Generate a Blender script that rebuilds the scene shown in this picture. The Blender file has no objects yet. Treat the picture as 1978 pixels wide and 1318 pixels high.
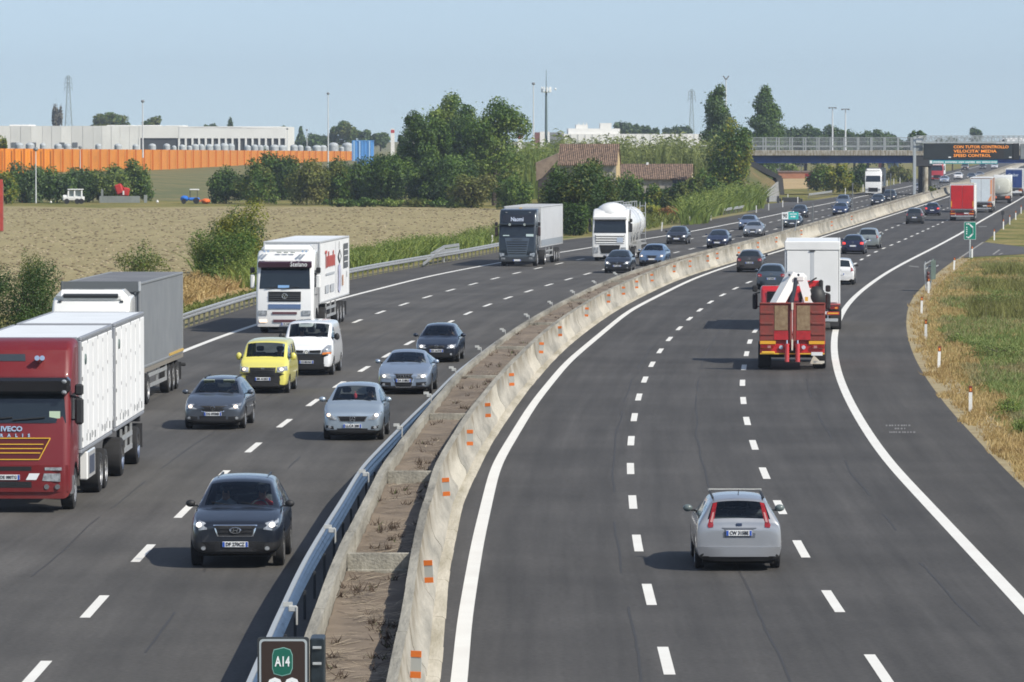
import bpy, bmesh, math, random
from mathutils import Vector, Matrix, noise
from mathutils.bvhtree import BVHTree
R = math.radians
rnd = random.Random(11)
S = bpy.context.scene
COL = S.collection
# ------------------------------------------------------------------ camera model (pixels of the 1978x1318 photo)
F = 9655.0; H = 8.7; CX, CY, HY = 989.0, 659.0, 265.0
TH = math.atan((CY - HY) / F)
def _ray(px, py):
    a = (px - CX) / F; b = (py - CY) / F
    return a, math.cos(TH) - b * math.sin(TH), -math.sin(TH) - b * math.cos(TH)
def G(px, py, z=0.0):
    a, dy, dz = _ray(px, py); t = (z - H) / dz
    return Vector((a * t, dy * t, z))
def D(px, py, Y):
    a, dy, dz = _ray(px, py); t = Y / dy
    return Vector((a * t, Y, H + dz * t))
# ------------------------------------------------------------------ materials
MATS = {}
def nt(name):
    m = bpy.data.materials.new(name); m.use_nodes = True
    n = m.node_tree.nodes; l = m.node_tree.links
    return m, n, l, n['Principled BSDF']
def pm(name, col, rough=.5, metal=0., coat=0., var=0., scale=4., bump=0., spec=None, col2=None, detail=4.):
    """principled material with optional noise variation between col and col2"""
    if name in MATS: return MATS[name]
    m, n, l, p = nt(name)
    p.inputs['Base Color'].default_value = (*col, 1)
    p.inputs['Roughness'].default_value = rough
    p.inputs['Metallic'].default_value = metal
    p.inputs['Coat Weight'].default_value = coat
    p.inputs['Coat Roughness'].default_value = .05
    if spec is not None: p.inputs['Specular IOR Level'].default_value = spec
    if var > 0 or bump > 0 or col2:
        tc = n.new('ShaderNodeTexCoord'); no = n.new('ShaderNodeTexNoise')
        no.inputs['Scale'].default_value = scale; no.inputs['Detail'].default_value = detail
        no.inputs['Roughness'].default_value = .65
        l.new(tc.outputs['Object'], no.inputs['Vector'])
        if var > 0 or col2:
            r = n.new('ShaderNodeValToRGB')
            c2 = col2 or tuple(min(1, c * (1 + var)) for c in col)
            c1 = col if col2 else tuple(c * (1 - var) for c in col)
            r.color_ramp.elements[0].position = .35; r.color_ramp.elements[1].position = .65
            r.color_ramp.elements[0].color = (*c1, 1); r.color_ramp.elements[1].color = (*c2, 1)
            l.new(no.outputs['Fac'], r.inputs['Fac']); l.new(r.outputs['Color'], p.inputs['Base Color'])
        if bump > 0:
            b = n.new('ShaderNodeBump'); b.inputs['Strength'].default_value = .6
            b.inputs['Distance'].default_value = bump
            l.new(no.outputs['Fac'], b.inputs['Height']); l.new(b.outputs['Normal'], p.inputs['Normal'])
    MATS[name] = m
    return m
def em(name, col, strength, base=(.8, .8, .8)):
    if name in MATS: return MATS[name]
    m, n, l, p = nt(name)
    p.inputs['Base Color'].default_value = (*base, 1)
    p.inputs['Emission Color'].default_value = (*col, 1); p.inputs['Emission Strength'].default_value = strength
    MATS[name] = m; return m
def paint(name, col, metal=.0, rough=.35):
    k = 'paint_' + name
    if k in MATS: return MATS[k]
    m, n, l, p = nt(k)
    p.inputs['Base Color'].default_value = (*col, 1); p.inputs['Metallic'].default_value = metal
    p.inputs['Roughness'].default_value = rough
    p.inputs['Coat Weight'].default_value = 1.; p.inputs['Coat Roughness'].default_value = .06
    tc = n.new('ShaderNodeTexCoord'); no = n.new('ShaderNodeTexNoise'); no.inputs['Scale'].default_value = 2.5
    no.inputs['Detail'].default_value = 6
    l.new(tc.outputs['Object'], no.inputs['Vector'])
    mr = n.new('ShaderNodeMapRange'); mr.inputs['To Min'].default_value = rough * .7; mr.inputs['To Max'].default_value = rough * 1.5
    l.new(no.outputs['Fac'], mr.inputs['Value']); l.new(mr.outputs['Result'], p.inputs['Roughness'])
    # road film: dust gathers towards the sills
    sx = n.new('ShaderNodeSeparateXYZ'); l.new(tc.outputs['Object'], sx.inputs[0])
    md = n.new('ShaderNodeMapRange'); md.inputs['From Min'].default_value = .75; md.inputs['From Max'].default_value = .2
    md.inputs['To Min'].default_value = 0.02; md.inputs['To Max'].default_value = .3
    l.new(sx.outputs['Z'], md.inputs['Value'])
    mu = n.new('ShaderNodeMath'); mu.operation = 'MULTIPLY'; l.new(md.outputs['Result'], mu.inputs[0]); l.new(no.outputs['Fac'], mu.inputs[1])
    mx = n.new('ShaderNodeMix'); mx.data_type = 'RGBA'; mx.inputs['A'].default_value = (*col, 1); mx.inputs['B'].default_value = (.17, .15, .125, 1)
    l.new(mu.outputs[0], mx.inputs['Factor']); l.new(mx.outputs['Result'], p.inputs['Base Color'])
    MATS[k] = m; return m
def glass_near():
    if 'window_glass' in MATS: return MATS['window_glass']
    m, n, l, p = nt('window_glass'); n.remove(p)
    out = n['Material Output']; tr = n.new('ShaderNodeBsdfTransparent'); tr.inputs[0].default_value = (.8, .86, .86, 1)
    gl = n.new('ShaderNodeBsdfGlossy'); gl.inputs['Roughness'].default_value = .03; gl.inputs['Color'].default_value = (.8, .9, 1, 1)
    lw = n.new('ShaderNodeFresnel'); lw.inputs['IOR'].default_value = 1.52
    mx = n.new('ShaderNodeMixShader'); l.new(lw.outputs[0], mx.inputs[0]); l.new(tr.outputs[0], mx.inputs[1]); l.new(gl.outputs[0], mx.inputs[2])
    l.new(mx.outputs[0], out.inputs[0]); MATS['window_glass'] = m; return m
def leafmat(name, c1, c2, c3, trans=.25, scale=.5):
    if name in MATS: return MATS[name]
    m, n, l, p = nt(name)
    p.inputs['Roughness'].default_value = .55; p.inputs['Specular IOR Level'].default_value = .35
    geo = n.new('ShaderNodeNewGeometry'); tc = n.new('ShaderNodeTexCoord'); no = n.new('ShaderNodeTexNoise')
    no.inputs['Scale'].default_value = scale; no.inputs['Detail'].default_value = 3
    l.new(tc.outputs['Object'], no.inputs['Vector'])
    ad = n.new('ShaderNodeMath'); ad.operation = 'MULTIPLY_ADD'; ad.inputs[1].default_value = .5; 
    l.new(geo.outputs['Random Per Island'], ad.inputs[0])
    su = n.new('ShaderNodeMath'); su.operation = 'SUBTRACT'; su.inputs[1].default_value = .25; l.new(no.outputs['Fac'], su.inputs[0])
    l.new(su.outputs[0], ad.inputs[2])
    r = n.new('ShaderNodeValToRGB'); e = r.color_ramp.elements
    e[0].position = .2; e[0].color = (*c1, 1); e[1].position = .8; e[1].color = (*c3, 1)
    k = e.new(.5); k.color = (*c2, 1)
    l.new(ad.outputs[0], r.inputs['Fac']); l.new(r.outputs['Color'], p.inputs['Base Color'])
    tl = n.new('ShaderNodeBsdfTranslucent'); l.new(r.outputs['Color'], tl.inputs['Color'])
    mx = n.new('ShaderNodeMixShader'); mx.inputs[0].default_value = trans
    l.new(p.outputs[0], mx.inputs[1]); l.new(tl.outputs[0], mx.inputs[2]); l.new(mx.outputs[0], n['Material Output'].inputs[0])
    MATS[name] = m; return m
# ------------------------------------------------------------------ mesh builder
class B:
    def __init__(s): s.v = []; s.f = []; s.m = []
    def add(s, vs, fs, m=0):
        o = len(s.v); s.v += [Vector(v) for v in vs]; s.f += [tuple(i + o for i in f) for f in fs]; s.m += [m] * len(fs)
        return s
    def box(s, c, d, m=0, bev=0., rot=None):
        hx, hy, hz = d[0] / 2, d[1] / 2, d[2] / 2
        b = min(bev, hx * .9, hy * .9, hz * .9)
        vs = []; fs = []
        if b <= 0:
            for x in (-1, 1):
                for y in (-1, 1):
                    for z in (-1, 1): vs.append(Vector((x * hx, y * hy, z * hz)))
            fs = [(0, 1, 3, 2), (4, 6, 7, 5), (0, 4, 5, 1), (2, 3, 7, 6), (0, 2, 6, 4), (1, 5, 7, 3)]
        else:
            ix = {}
            for x in (-1, 1):
                for y in (-1, 1):
                    for z in (-1, 1):
                        ix[x, y, z] = len(vs)
                        vs += [Vector((x * hx, y * (hy - b), z * (hz - b))), Vector((x * (hx - b), y * hy, z * (hz - b))), Vector((x * (hx - b), y * (hy - b), z * hz))]
                        k = ix[x, y, z]; fs.append((k, k + 1, k + 2) if x * y * z > 0 else (k, k + 2, k + 1))
            q = [(-1, -1), (1, -1), (1, 1), (-1, 1)]
            for g in (-1, 1):
                a = [ix[g, p, r] for p, r in q]; fs.append(tuple(a) if g > 0 else tuple(a[::-1]))
                a = [ix[p, g, r] + 1 for p, r in q]; fs.append(tuple(a[::-1]) if g > 0 else tuple(a))
                a = [ix[p, r, g] + 2 for p, r in q]; fs.append(tuple(a) if g > 0 else tuple(a[::-1]))
            for g in (-1, 1):
                for h in (-1, 1):
                    # edges along z: x-face / y-face
                    a, c2 = ix[g, h, -1], ix[g, h, 1]; f = (a, a + 1, c2 + 1, c2); fs.append(f if g * h > 0 else f[::-1])
                    a, c2 = ix[g, -1, h], ix[g, 1, h]; f = (a, c2, c2 + 2, a + 2); fs.append(f if g * h > 0 else f[::-1])
                    a, c2 = ix[-1, g, h], ix[1, g, h]; f = (a + 1, a + 2, c2 + 2, c2 + 1); fs.append(f if g * h > 0 else f[::-1])
        c = Vector(c)
        vs = [(rot @ v if rot else v) + c for v in vs]
        return s.add(vs, fs, m)
    def mm(s, a, b, m=0, bev=0.):
        return s.box([(a[i] + b[i]) / 2 for i in range(3)], [abs(b[i] - a[i]) for i in range(3)], m, bev)
    def cyl(s, p0, p1, r0, r1=None, n=10, m=0, caps=True):
        p0 = Vector(p0); p1 = Vector(p1); r1 = r0 if r1 is None else r1
        ax = (p1 - p0).normalized(); u = ax.orthogonal().normalized(); w = ax.cross(u)
        vs = []
        for p, r in ((p0, r0), (p1, r1)):
            for i in range(n):
                a = 2 * math.pi * i / n; vs.append(p + (u * math.cos(a) + w * math.sin(a)) * r)
        fs = [(i, (i + 1) % n, n + (i + 1) % n, n + i) for i in range(n)]
        if caps: fs += [tuple(range(n))[::-1], tuple(range(n, 2 * n))]
        return s.add(vs, fs, m)
    def bar(s, p0, p1, w, h, m=0):
        p0 = Vector(p0); p1 = Vector(p1); d = p1 - p0; ax = d.normalized()
        up = Vector((0, 0, 1)) if abs(ax.z) < .95 else Vector((0, 1, 0))
        r = ax.cross(up).normalized(); u = r.cross(ax)
        vs = [p + r * a * w / 2 + u * b * h / 2 for p in (p0, p1) for a, b in ((-1, -1), (1, -1), (1, 1), (-1, 1))]
        return s.add(vs, [(3, 2, 1, 0), (4, 5, 6, 7), (0, 1, 5, 4), (1, 2, 6, 5), (2, 3, 7, 6), (3, 0, 4, 7)], m)
    def ell(s, c, r, m=0, n=12, k=7):
        vs = [Vector((c[0], c[1], c[2] - r[2]))]; fs = []
        for j in range(1, k):
            t = math.pi * j / k
            for i in range(n):
                a = 2 * math.pi * i / n
                vs.append(Vector((c[0] + r[0] * math.sin(t) * math.cos(a), c[1] + r[1] * math.sin(t) * math.sin(a), c[2] - r[2] * math.cos(t))))
        vs.append(Vector((c[0], c[1], c[2] + r[2]))); L = len(vs) - 1
        for i in range(n):
            fs.append((0, 1 + (i + 1) % n, 1 + i)); fs.append((L, L - n + i, L - n + (i + 1) % n))
            for j in range(k - 2):
                a = 1 + j * n; fs.append((a + i, a + (i + 1) % n, a + n + (i + 1) % n, a + n + i))
        return s.add(vs, fs, m)
    def prism(s, pts, vec, m=0):
        n = len(pts); vec = Vector(vec); pts = [Vector(p) for p in pts]
        return s.add(pts + [p + vec for p in pts], [tuple(range(n))[::-1], tuple(range(n, 2 * n))] + [(i, (i + 1) % n, n + (i + 1) % n, n + i) for i in range(n)], m)
    def face(s, pts, m=0): return s.add(pts, [tuple(range(len(pts)))], m)
    def sweep(s, prof, path, m=0, closed=True, caps=True):
        """prof: [(u,z)]  path: [(Vector pos, Vector right)]"""
        n = len(prof); vs = []
        for p, r in path:
            for u, z in prof: vs.append(p + r * u + Vector((0, 0, z)))
        k = len(path); fs = []
        for j in range(k - 1):
            for i in range(n if closed else n - 1):
                i2 = (i + 1) % n; fs.append((j * n + i, j * n + i2, (j + 1) * n + i2, (j + 1) * n + i))
        if closed and caps: fs += [tuple(range(n))[::-1], tuple(range((k - 1) * n, k * n))]
        return s.add(vs, fs, m)
    def lathe(s, prof, c, axis='y', n=24, m=0):
        """prof [(r, t)] turned round axis through c"""
        vs = []; k = len(prof); c = Vector(c)
        for i in range(n):
            a = 2 * math.pi * i / n
            for r, t in prof:
                vs.append(c + (Vector((r * math.cos(a), t, r * math.sin(a))) if axis == 'y' else Vector((r * math.cos(a), r * math.sin(a), t)) if axis == 'z' else Vector((t, r * math.cos(a), r * math.sin(a)))))
        fs = [(i * k + j, i * k + j + 1, ((i + 1) % n) * k + j + 1, ((i + 1) % n) * k + j) for i in range(n) for j in range(k - 1)]
        return s.add(vs, fs, m)
    def mesh(s, name, mats=(), smooth=True, recalc=True, angle=35):
        me = bpy.data.meshes.new(name); me.from_pydata([tuple(v) for v in s.v], [], s.f)
        for m in mats: me.materials.append(m)
        me.polygons.foreach_set('material_index', s.m)
        return finish(me, smooth, recalc, angle)
    def build(s, name, mats, parent=None, **k):
        if not isinstance(mats, (list, tuple)): mats = [mats]
        return obj(name, s.mesh(name, mats, **k), parent)
def finish(me, smooth=True, recalc=True, angle=35):
    if recalc:
        bm = bmesh.new(); bm.from_mesh(me); bmesh.ops.recalc_face_normals(bm, faces=bm.faces); bm.to_mesh(me); bm.free()
    if smooth:
        me.polygons.foreach_set('use_smooth', [True] * len(me.polygons)); me.set_sharp_from_angle(angle=R(angle))
    me.update(); return me
def obj(name, me, parent=None):
    o = bpy.data.objects.new(name, me); COL.objects.link(o)
    if parent: o.parent = parent
    return o
def tag(o, label=None, cat=None, group=None, kind=None):
    if label: o['label'] = label
    if cat: o['category'] = cat
    if group: o['group'] = group
    if kind: o['kind'] = kind
    return o
def thing(name, label, cat, loc=(0, 0, 0), rz=0., group=None):
    o = bpy.data.objects.new(name, None); COL.objects.link(o); o.location = loc; o.rotation_euler = (0, 0, rz)
    o.empty_display_size = .3
    return tag(o, label, cat, group)
def copy_tree(o, parent=None):
    c = o.copy(); COL.objects.link(c)
    if parent: c.parent = parent
    for ch in [x for x in o.children]: copy_tree(ch, c)
    return c
def evald(me, mods, keep=False):
    o = bpy.data.objects.new('tmp', me); COL.objects.link(o); extra = []
    for f in mods: extra += f(o) or []
    bpy.context.view_layer.update()
    dg = bpy.context.evaluated_depsgraph_get()
    r = bpy.data.meshes.new_from_object(o.evaluated_get(dg))
    bpy.data.objects.remove(o)
    for e in extra: bpy.data.objects.remove(e)
    return r
def subsurf(k):
    def f(o): m = o.modifiers.new('s', 'SUBSURF'); m.levels = k; m.render_levels = k
    return f
def cut(cutmesh):
    def f(o):
        c = bpy.data.objects.new('cut', cutmesh); COL.objects.link(c)
        m = o.modifiers.new('b', 'BOOLEAN'); m.operation = 'DIFFERENCE'; m.object = c; m.solver = 'EXACT'
        m.material_mode = 'INDEX'
        return [c]
    return f
def bvh_of(me):
    return BVHTree.FromPolygons([v.co.copy() for v in me.vertices], [tuple(p.vertices) for p in me.polygons])
def patch(bvh, poly, axis=0, sign=1, off=.008, depth=.03, m=0, b=None, rings=(1, .66, .33)):
    """a plate cut to outline poly, laid on a body along +-axis. poly coords: axis 0 -> (y,z), axis 1 -> (x,z)"""
    b = b or B(); cx = sum(p[0] for p in poly) / len(poly); cz = sum(p[1] for p in poly) / len(poly)
    # refine the outline
    pts = []
    for i, p in enumerate(poly):
        q = poly[(i + 1) % len(poly)]; L = math.hypot(q[0] - p[0], q[1] - p[1]); k = max(1, min(6, int(L / .12)))
        for j in range(k): pts.append((p[0] + (q[0] - p[0]) * j / k, p[1] + (q[1] - p[1]) * j / k))
    d = Vector((-sign if axis == 0 else 0, -sign if axis == 1 else 0, 0))
    def cast(u, z):
        for t in (1, .96, .92, .86, .78, .7, .6, .5, .4, .2):
            uu = cx + (u - cx) * t; zz = cz + (z - cz) * t
            o = Vector((sign * 12, uu, zz)) if axis == 0 else Vector((uu, sign * 6, zz))
            h = bvh.ray_cast(o, d)
            if h[0] is not None: return h[0] - d * off
        return None
    vs = []; n = len(pts)
    last = None
    for rr in rings:
        for p in pts:
            v = cast(cx + (p[0] - cx) * rr, cz + (p[1] - cz) * rr)
            if v is None: v = last or Vector((0, cx, cz))
            last = v; vs.append(v)
    v = cast(cx, cz) or last; vs.append(v)
    fs = []
    for k in range(len(rings) - 1):
        for i in range(n): fs.append((k * n + i, k * n + (i + 1) % n, (k + 1) * n + (i + 1) % n, (k + 1) * n + i))
    k = (len(rings) - 1) * n
    for i in range(n): fs.append((k + i, k + (i + 1) % n, len(vs) - 1))
    o = len(vs); vs += [v + d * depth for v in vs[:n]]
    for i in range(n): fs.append((i, o + i, o + (i + 1) % n, (i + 1) % n))
    b.add(vs, fs, m); return b
def text_mesh(s, size, name='lettering', extrude=.004, bold=0., spacing=1.):
    cu = bpy.data.curves.new(name, 'FONT'); cu.body = s; cu.size = size; cu.extrude = extrude; cu.align_x = 'CENTER'; cu.align_y = 'CENTER'
    cu.resolution_u = 2; cu.offset = bold; cu.space_character = spacing
    o = bpy.data.objects.new('t', cu); COL.objects.link(o); bpy.context.view_layer.update()
    me = bpy.data.meshes.new_from_object(o.evaluated_get(bpy.context.evaluated_depsgraph_get()))
    bpy.data.objects.remove(o); me.name = name
    return me
def text(s, size, mat, mtx, parent, name='lettering', width=None, **k):
    me = text_mesh(s, size, name, **k)
    if width:
        xs = [v.co.x for v in me.vertices]; w = max(xs) - min(xs)
        for v in me.vertices: v.co.x *= width / w
    me.transform(mtx); me.materials.clear(); me.materials.append(mat)
    return obj(name, me, parent)
def face_mtx(pos, right, up):
    r = Vector(right).normalized(); u = Vector(up).normalized(); n = r.cross(u)
    return Matrix(((r.x, u.x, n.x, pos[0]), (r.y, u.y, n.y, pos[1]), (r.z, u.z, n.z, pos[2]), (0, 0, 0, 1)))
# ------------------------------------------------------------------ road curves
YS = [44 * (1800 / 44) ** (i / 279) for i in range(280)]
class Curve:
    def __init__(s, pts, z=0., it=14):
        P = sorted([(G(x, y, z).y, G(x, y, z).x) for x, y in pts])
        def lin(Y):
            if Y <= P[0][0]: a, b = P[0], P[min(2, len(P) - 1)]
            elif Y >= P[-1][0]: a, b = P[max(0, len(P) - 4)], P[-1]
            else:
                for a, b in zip(P, P[1:]):
                    if a[0] <= Y <= b[0]: break
            return a[1] + (b[1] - a[1]) * (Y - a[0]) / max(1e-6, b[0] - a[0])
        x = [lin(Y) for Y in YS]
        for _ in range(it):   # smooth over log-spaced samples, leaving straight lines alone
            n = x[:]
            for i in range(1, len(x) - 1):
                t = (YS[i] - YS[i - 1]) / (YS[i + 1] - YS[i - 1])
                n[i] = .5 * x[i] + .5 * (x[i - 1] + (x[i + 1] - x[i - 1]) * t)
            x = n
        s.x = x
    def __call__(s, Y):
        f = math.log(max(Y, 44.01) / 44) / math.log(1800 / 44) * 279
        i = max(0, min(278, int(f)))
        return s.x[i] + (s.x[i + 1] - s.x[i]) * (Y - YS[i]) / (YS[i + 1] - YS[i])
    def slope(s, Y): return (s(Y * 1.03) - s(Y * .97)) / (Y * .06)
    def path(s, y0, y1, step=None):
        out = []; 
        ys = [Y for Y in YS if y0 < Y < y1] if not step else [y0 + (y1 - y0) * i / max(1, round((y1 - y0) / step)) for i in range(1, max(1, round((y1 - y0) / step)))]
        for Y in [y0] + ys + [y1]:
            k = s.slope(Y); n = math.hypot(1, k); out.append((Vector((s(Y), Y, 0)), Vector((1 / n, -k / n, 0))))
        return out
RL = Curve([(887, 1318), (897, 1200), (922, 1050), (957, 900), (1030, 780), (1095, 700), (1215, 600), (1335, 540), (1380, 523.6), (1425.5, 508.4), (1477, 494), (1522.6, 480.4), (1580, 460.6), (1680, 429.5), (1810.6, 387.8), (1836, 379.3), (1963.6, 326), (1978, 316.6)])
RD1 = Curve([(1287, 1277), (1254, 1150), (1230, 1050), (1222, 970), (1217, 904), (1218, 851), (1225, 805), (1233, 767), (1244, 735), (1258, 705), (1274, 678), (1292, 655), (1312, 634), (1330, 617), (1372, 582), (1417, 558.8), (1441, 546.7), (1706.6, 446.8), (1718, 442), (1729, 438), (1739, 434), (1823, 405)])
RD2 = Curve([(1697, 1290), (1608, 1162), (1547, 1062), (1506, 980), (1476, 914), (1455, 859), (1442, 814), (1435, 774), (1433, 742), (1436, 713), (1441, 686), (1448, 660), (1455, 636), (1680.4, 491), (1697, 484), (1711, 478), (1724, 472.8), (1736, 467.7), (1748, 462.8), (1769, 453), (1788, 444.5), (1806, 436), (1822, 429.4)])
RR = Curve([(1978, 1172), (1723, 900), (1685, 849.5), (1651, 794.5), (1632, 756.6), (1618.8, 722.5), (1611, 684.5), (1611, 650), (1617, 624), (1630, 597), (1649, 574.5), (1674, 553.6), (1712, 527), (1757, 502.4), (1806.6, 477.8), (1859.7, 449), (1890, 430), (1943, 400), (1953, 395), (1978, 380)])
RE = Curve([(2140, 1100), (1934, 900), (1886, 847.6), (1833, 790.7), (1787.6, 730), (1761, 680.7), (1749.7, 635), (1751.6, 597), (1766.8, 567), (1818, 521), (1844.5, 502), (1903, 468), (1916, 457), (1939, 438), (1962, 419), (1978, 405)])
LA = Curve([(70, 1300), (180, 1175), (275, 1070), (356, 987), (428, 918), (490, 863), (550, 817), (606, 777), (656, 742), (703, 713), (745, 688), (787, 664), (866, 624), (904.6, 603.8), (944, 588), (982.7, 574.7), (1020.6, 562.3), (1058.4, 550.9), (1094, 540.2), (1130, 530.6), (1162.5, 520.9), (1314, 486), (1340, 480), (1362, 474.9), (1426, 460), (1479, 448), (1577, 423), (1846, 351)])
LB = Curve([(3, 985), (342, 780), (685, 621.7), (734, 603.3), (780, 587.5), (826, 573.2), (870, 560.3), (912, 549.2), (954.6, 538.2), (994.4, 528), (1034, 519), (1073.5, 510.8), (1109, 503), (1337, 461), (1357.5, 457.6), (1414, 446.5), (1479, 431.8), (1494.6, 428), (1590, 406), (1601, 403.7), (1810, 355)])
LS = Curve([(-420, 985), (356, 678), (425, 650.5), (488.7, 629), (669, 573.2), (760, 551.7), (810, 537), (953, 509.4), (1081.7, 487.5), (1120, 481.8), (1246, 461.7), (1288, 455.6), (1332, 448.3), (1380, 438.6), (1428.6, 429.5), (1506, 413.6), (1562, 400.7), (1613.7, 390.8), (1670, 378.4), (1725.7, 366.6), (1764, 359), (1851, 331.5)])
LE = Curve([(-520, 960), (100, 735), (357, 633), (500, 586), (674, 540), (841, 510), (885, 503), (1086, 461), (1120, 459.7), (1250, 449.5), (1317, 435), (1420, 416), (1465, 409), (1500, 402), (1575, 388.5), (1650, 376), (1720, 358), (1840, 329)])
WL = Curve([(597, 1234), (609.7, 1201), (647.7, 1090), (682.6, 1017), (714.3, 960), (741.3, 900), (828, 789.6), (885.6, 722.7), (913, 696.7), (951, 669), (989.4, 639), (1033, 612), (1082, 584.7), (1128.7, 561.5), (1175, 541), (1211, 526), (1271.7, 508), (1332.4, 490.5), (1420, 471), (1492, 452), (1577, 428), (1680, 400), (1764, 377), (1836, 357), (1942, 321)], .95)
WR = Curve([(762, 1296), (784, 1188.6), (797, 1106), (813, 1004.7), (829, 963), (843, 900), (872, 855), (902, 803), (937.5, 759.5), (973, 716), (1016.7, 672), (1049.5, 642), (1093, 609), (1148, 575), (1183, 556), (1224, 538), (1284, 513), (1323, 501), (1378, 486), (1420, 476), (1492, 457), (1577, 433), (1680, 405), (1764, 381.5), (1836, 360), (1942, 324)], .95)
# ================================================================== WORLD, SUN, CAMERA
w = bpy.data.worlds.new('World'); S.world = w; w.use_nodes = True
n = w.node_tree.nodes; l = w.node_tree.links
sky = n.new('ShaderNodeTexSky'); sky.sky_type = 'NISHITA'; sky.sun_disc = False
SUN_EL, SUN_AZ = R(42), R(126)
sky.sun_elevation = SUN_EL; sky.sun_rotation = SUN_AZ
sky.altitude = 30; sky.air_density = 1.0; sky.dust_density = .6; sky.ozone_density = 3.4
tcw = n.new('ShaderNodeTexCoord'); va = n.new('ShaderNodeVectorMath'); va.operation = 'ADD'; va.inputs[1].default_value = (0, 0, .085); vn = n.new('ShaderNodeVectorMath'); vn.operation = 'NORMALIZE'
l.new(tcw.outputs['Generated'], va.inputs[0]); l.new(va.outputs[0], vn.inputs[0]); l.new(vn.outputs[0], sky.inputs['Vector'])   # sky sampled a little higher up, which turns the horizon bluer
hs = n.new('ShaderNodeHueSaturation'); hs.inputs['Saturation'].default_value = .76; hs.inputs['Value'].default_value = .885; l.new(sky.outputs[0], hs.inputs['Color'])   # milky late summer air
l.new(hs.outputs[0], n['Background'].inputs[0]); n['Background'].inputs[1].default_value = .125
sl = bpy.data.lights.new('sun', 'SUN'); sl.energy = 3.9; sl.angle = R(.53); sl.color = (1, .945, .84)
so = bpy.data.objects.new('sun', sl); COL.objects.link(so)
tosun = Vector((math.sin(SUN_AZ) * math.cos(SUN_EL), math.cos(SUN_AZ) * math.cos(SUN_EL), math.sin(SUN_EL)))
so.rotation_euler = tosun.to_track_quat('Z', 'Y').to_euler()
so.location = (60, 60, 80)
S.view_settings.view_transform = 'Standard'; S.view_settings.look = 'None'; S.view_settings.exposure = .38; S.view_settings.gamma = 1
cam = bpy.data.cameras.new('camera'); co = bpy.data.objects.new('camera', cam); COL.objects.link(co)
cam.sensor_width = 36; cam.lens = 36 * F / 1978; cam.clip_start = 1; cam.clip_end = 20000
co.location = (0, 0, H); co.rotation_euler = (R(90) - TH, 0, 0); S.camera = co
S.cycles.filter_width = 1.75
S.cycles.max_bounces = 6; S.cycles.transparent_max_bounces = 8; S.cycles.volume_bounces = 0
# ================================================================== GROUND + ROADS
def ground_mat():
    m, n, l, p = nt('ground_grass'); p.inputs['Roughness'].default_value = .95; p.inputs['Specular IOR Level'].default_value = .1
    tc = n.new('ShaderNodeTexCoord')
    def noi(sc, d=5, vec=None):
        o = n.new('ShaderNodeTexNoise'); o.inputs['Scale'].default_value = sc; o.inputs['Detail'].default_value = d; o.inputs['Roughness'].default_value = .62
        l.new(vec or tc.outputs['Object'], o.inputs['Vector']); return o
    a = noi(.16, 6); r1 = n.new('ShaderNodeValToRGB'); e = r1.color_ramp.elements
    e[0].position = .36; e[0].color = (.085, .115, .03, 1); e[1].position = .62; e[1].color = (.27, .225, .095, 1)
    k = e.new(.49); k.color = (.19, .18, .065, 1)
    l.new(a.outputs['Fac'], r1.inputs['Fac'])
    b = noi(2.2, 6); r2 = n.new('ShaderNodeValToRGB'); r2.color_ramp.elements[0].color = (.55, .55, .5, 1); r2.color_ramp.elements[1].color = (1.45, 1.4, 1.3, 1)
    r2.color_ramp.elements[0].position = .3; r2.color_ramp.elements[1].position = .7
    l.new(b.outputs['Fac'], r2.inputs['Fac'])
    mx = n.new('ShaderNodeMix'); mx.data_type = 'RGBA'; mx.blend_type = 'MULTIPLY'; mx.inputs['Factor'].default_value = 1
    l.new(r1.outputs[0], mx.inputs['A']); l.new(r2.outputs[0], mx.inputs['B']); l.new(mx.outputs['Result'], p.inputs['Base Color'])
    bu = n.new('ShaderNodeBump'); bu.inputs['Distance'].default_value = .15; bu.inputs['Strength'].default_value = .8
    l.new(b.outputs['Fac'], bu.inputs['Height']); l.new(bu.outputs['Normal'], p.inputs['Normal']); return m
GRASS = ground_mat()
b = B(); b.face([(-1500, 20, -.03), (2500, 20, -.03), (2500, 9000, -.03), (-1500, 9000, -.03)])
tag(b.build('ground', GRASS, smooth=False, recalc=False), kind='structure')
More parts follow.
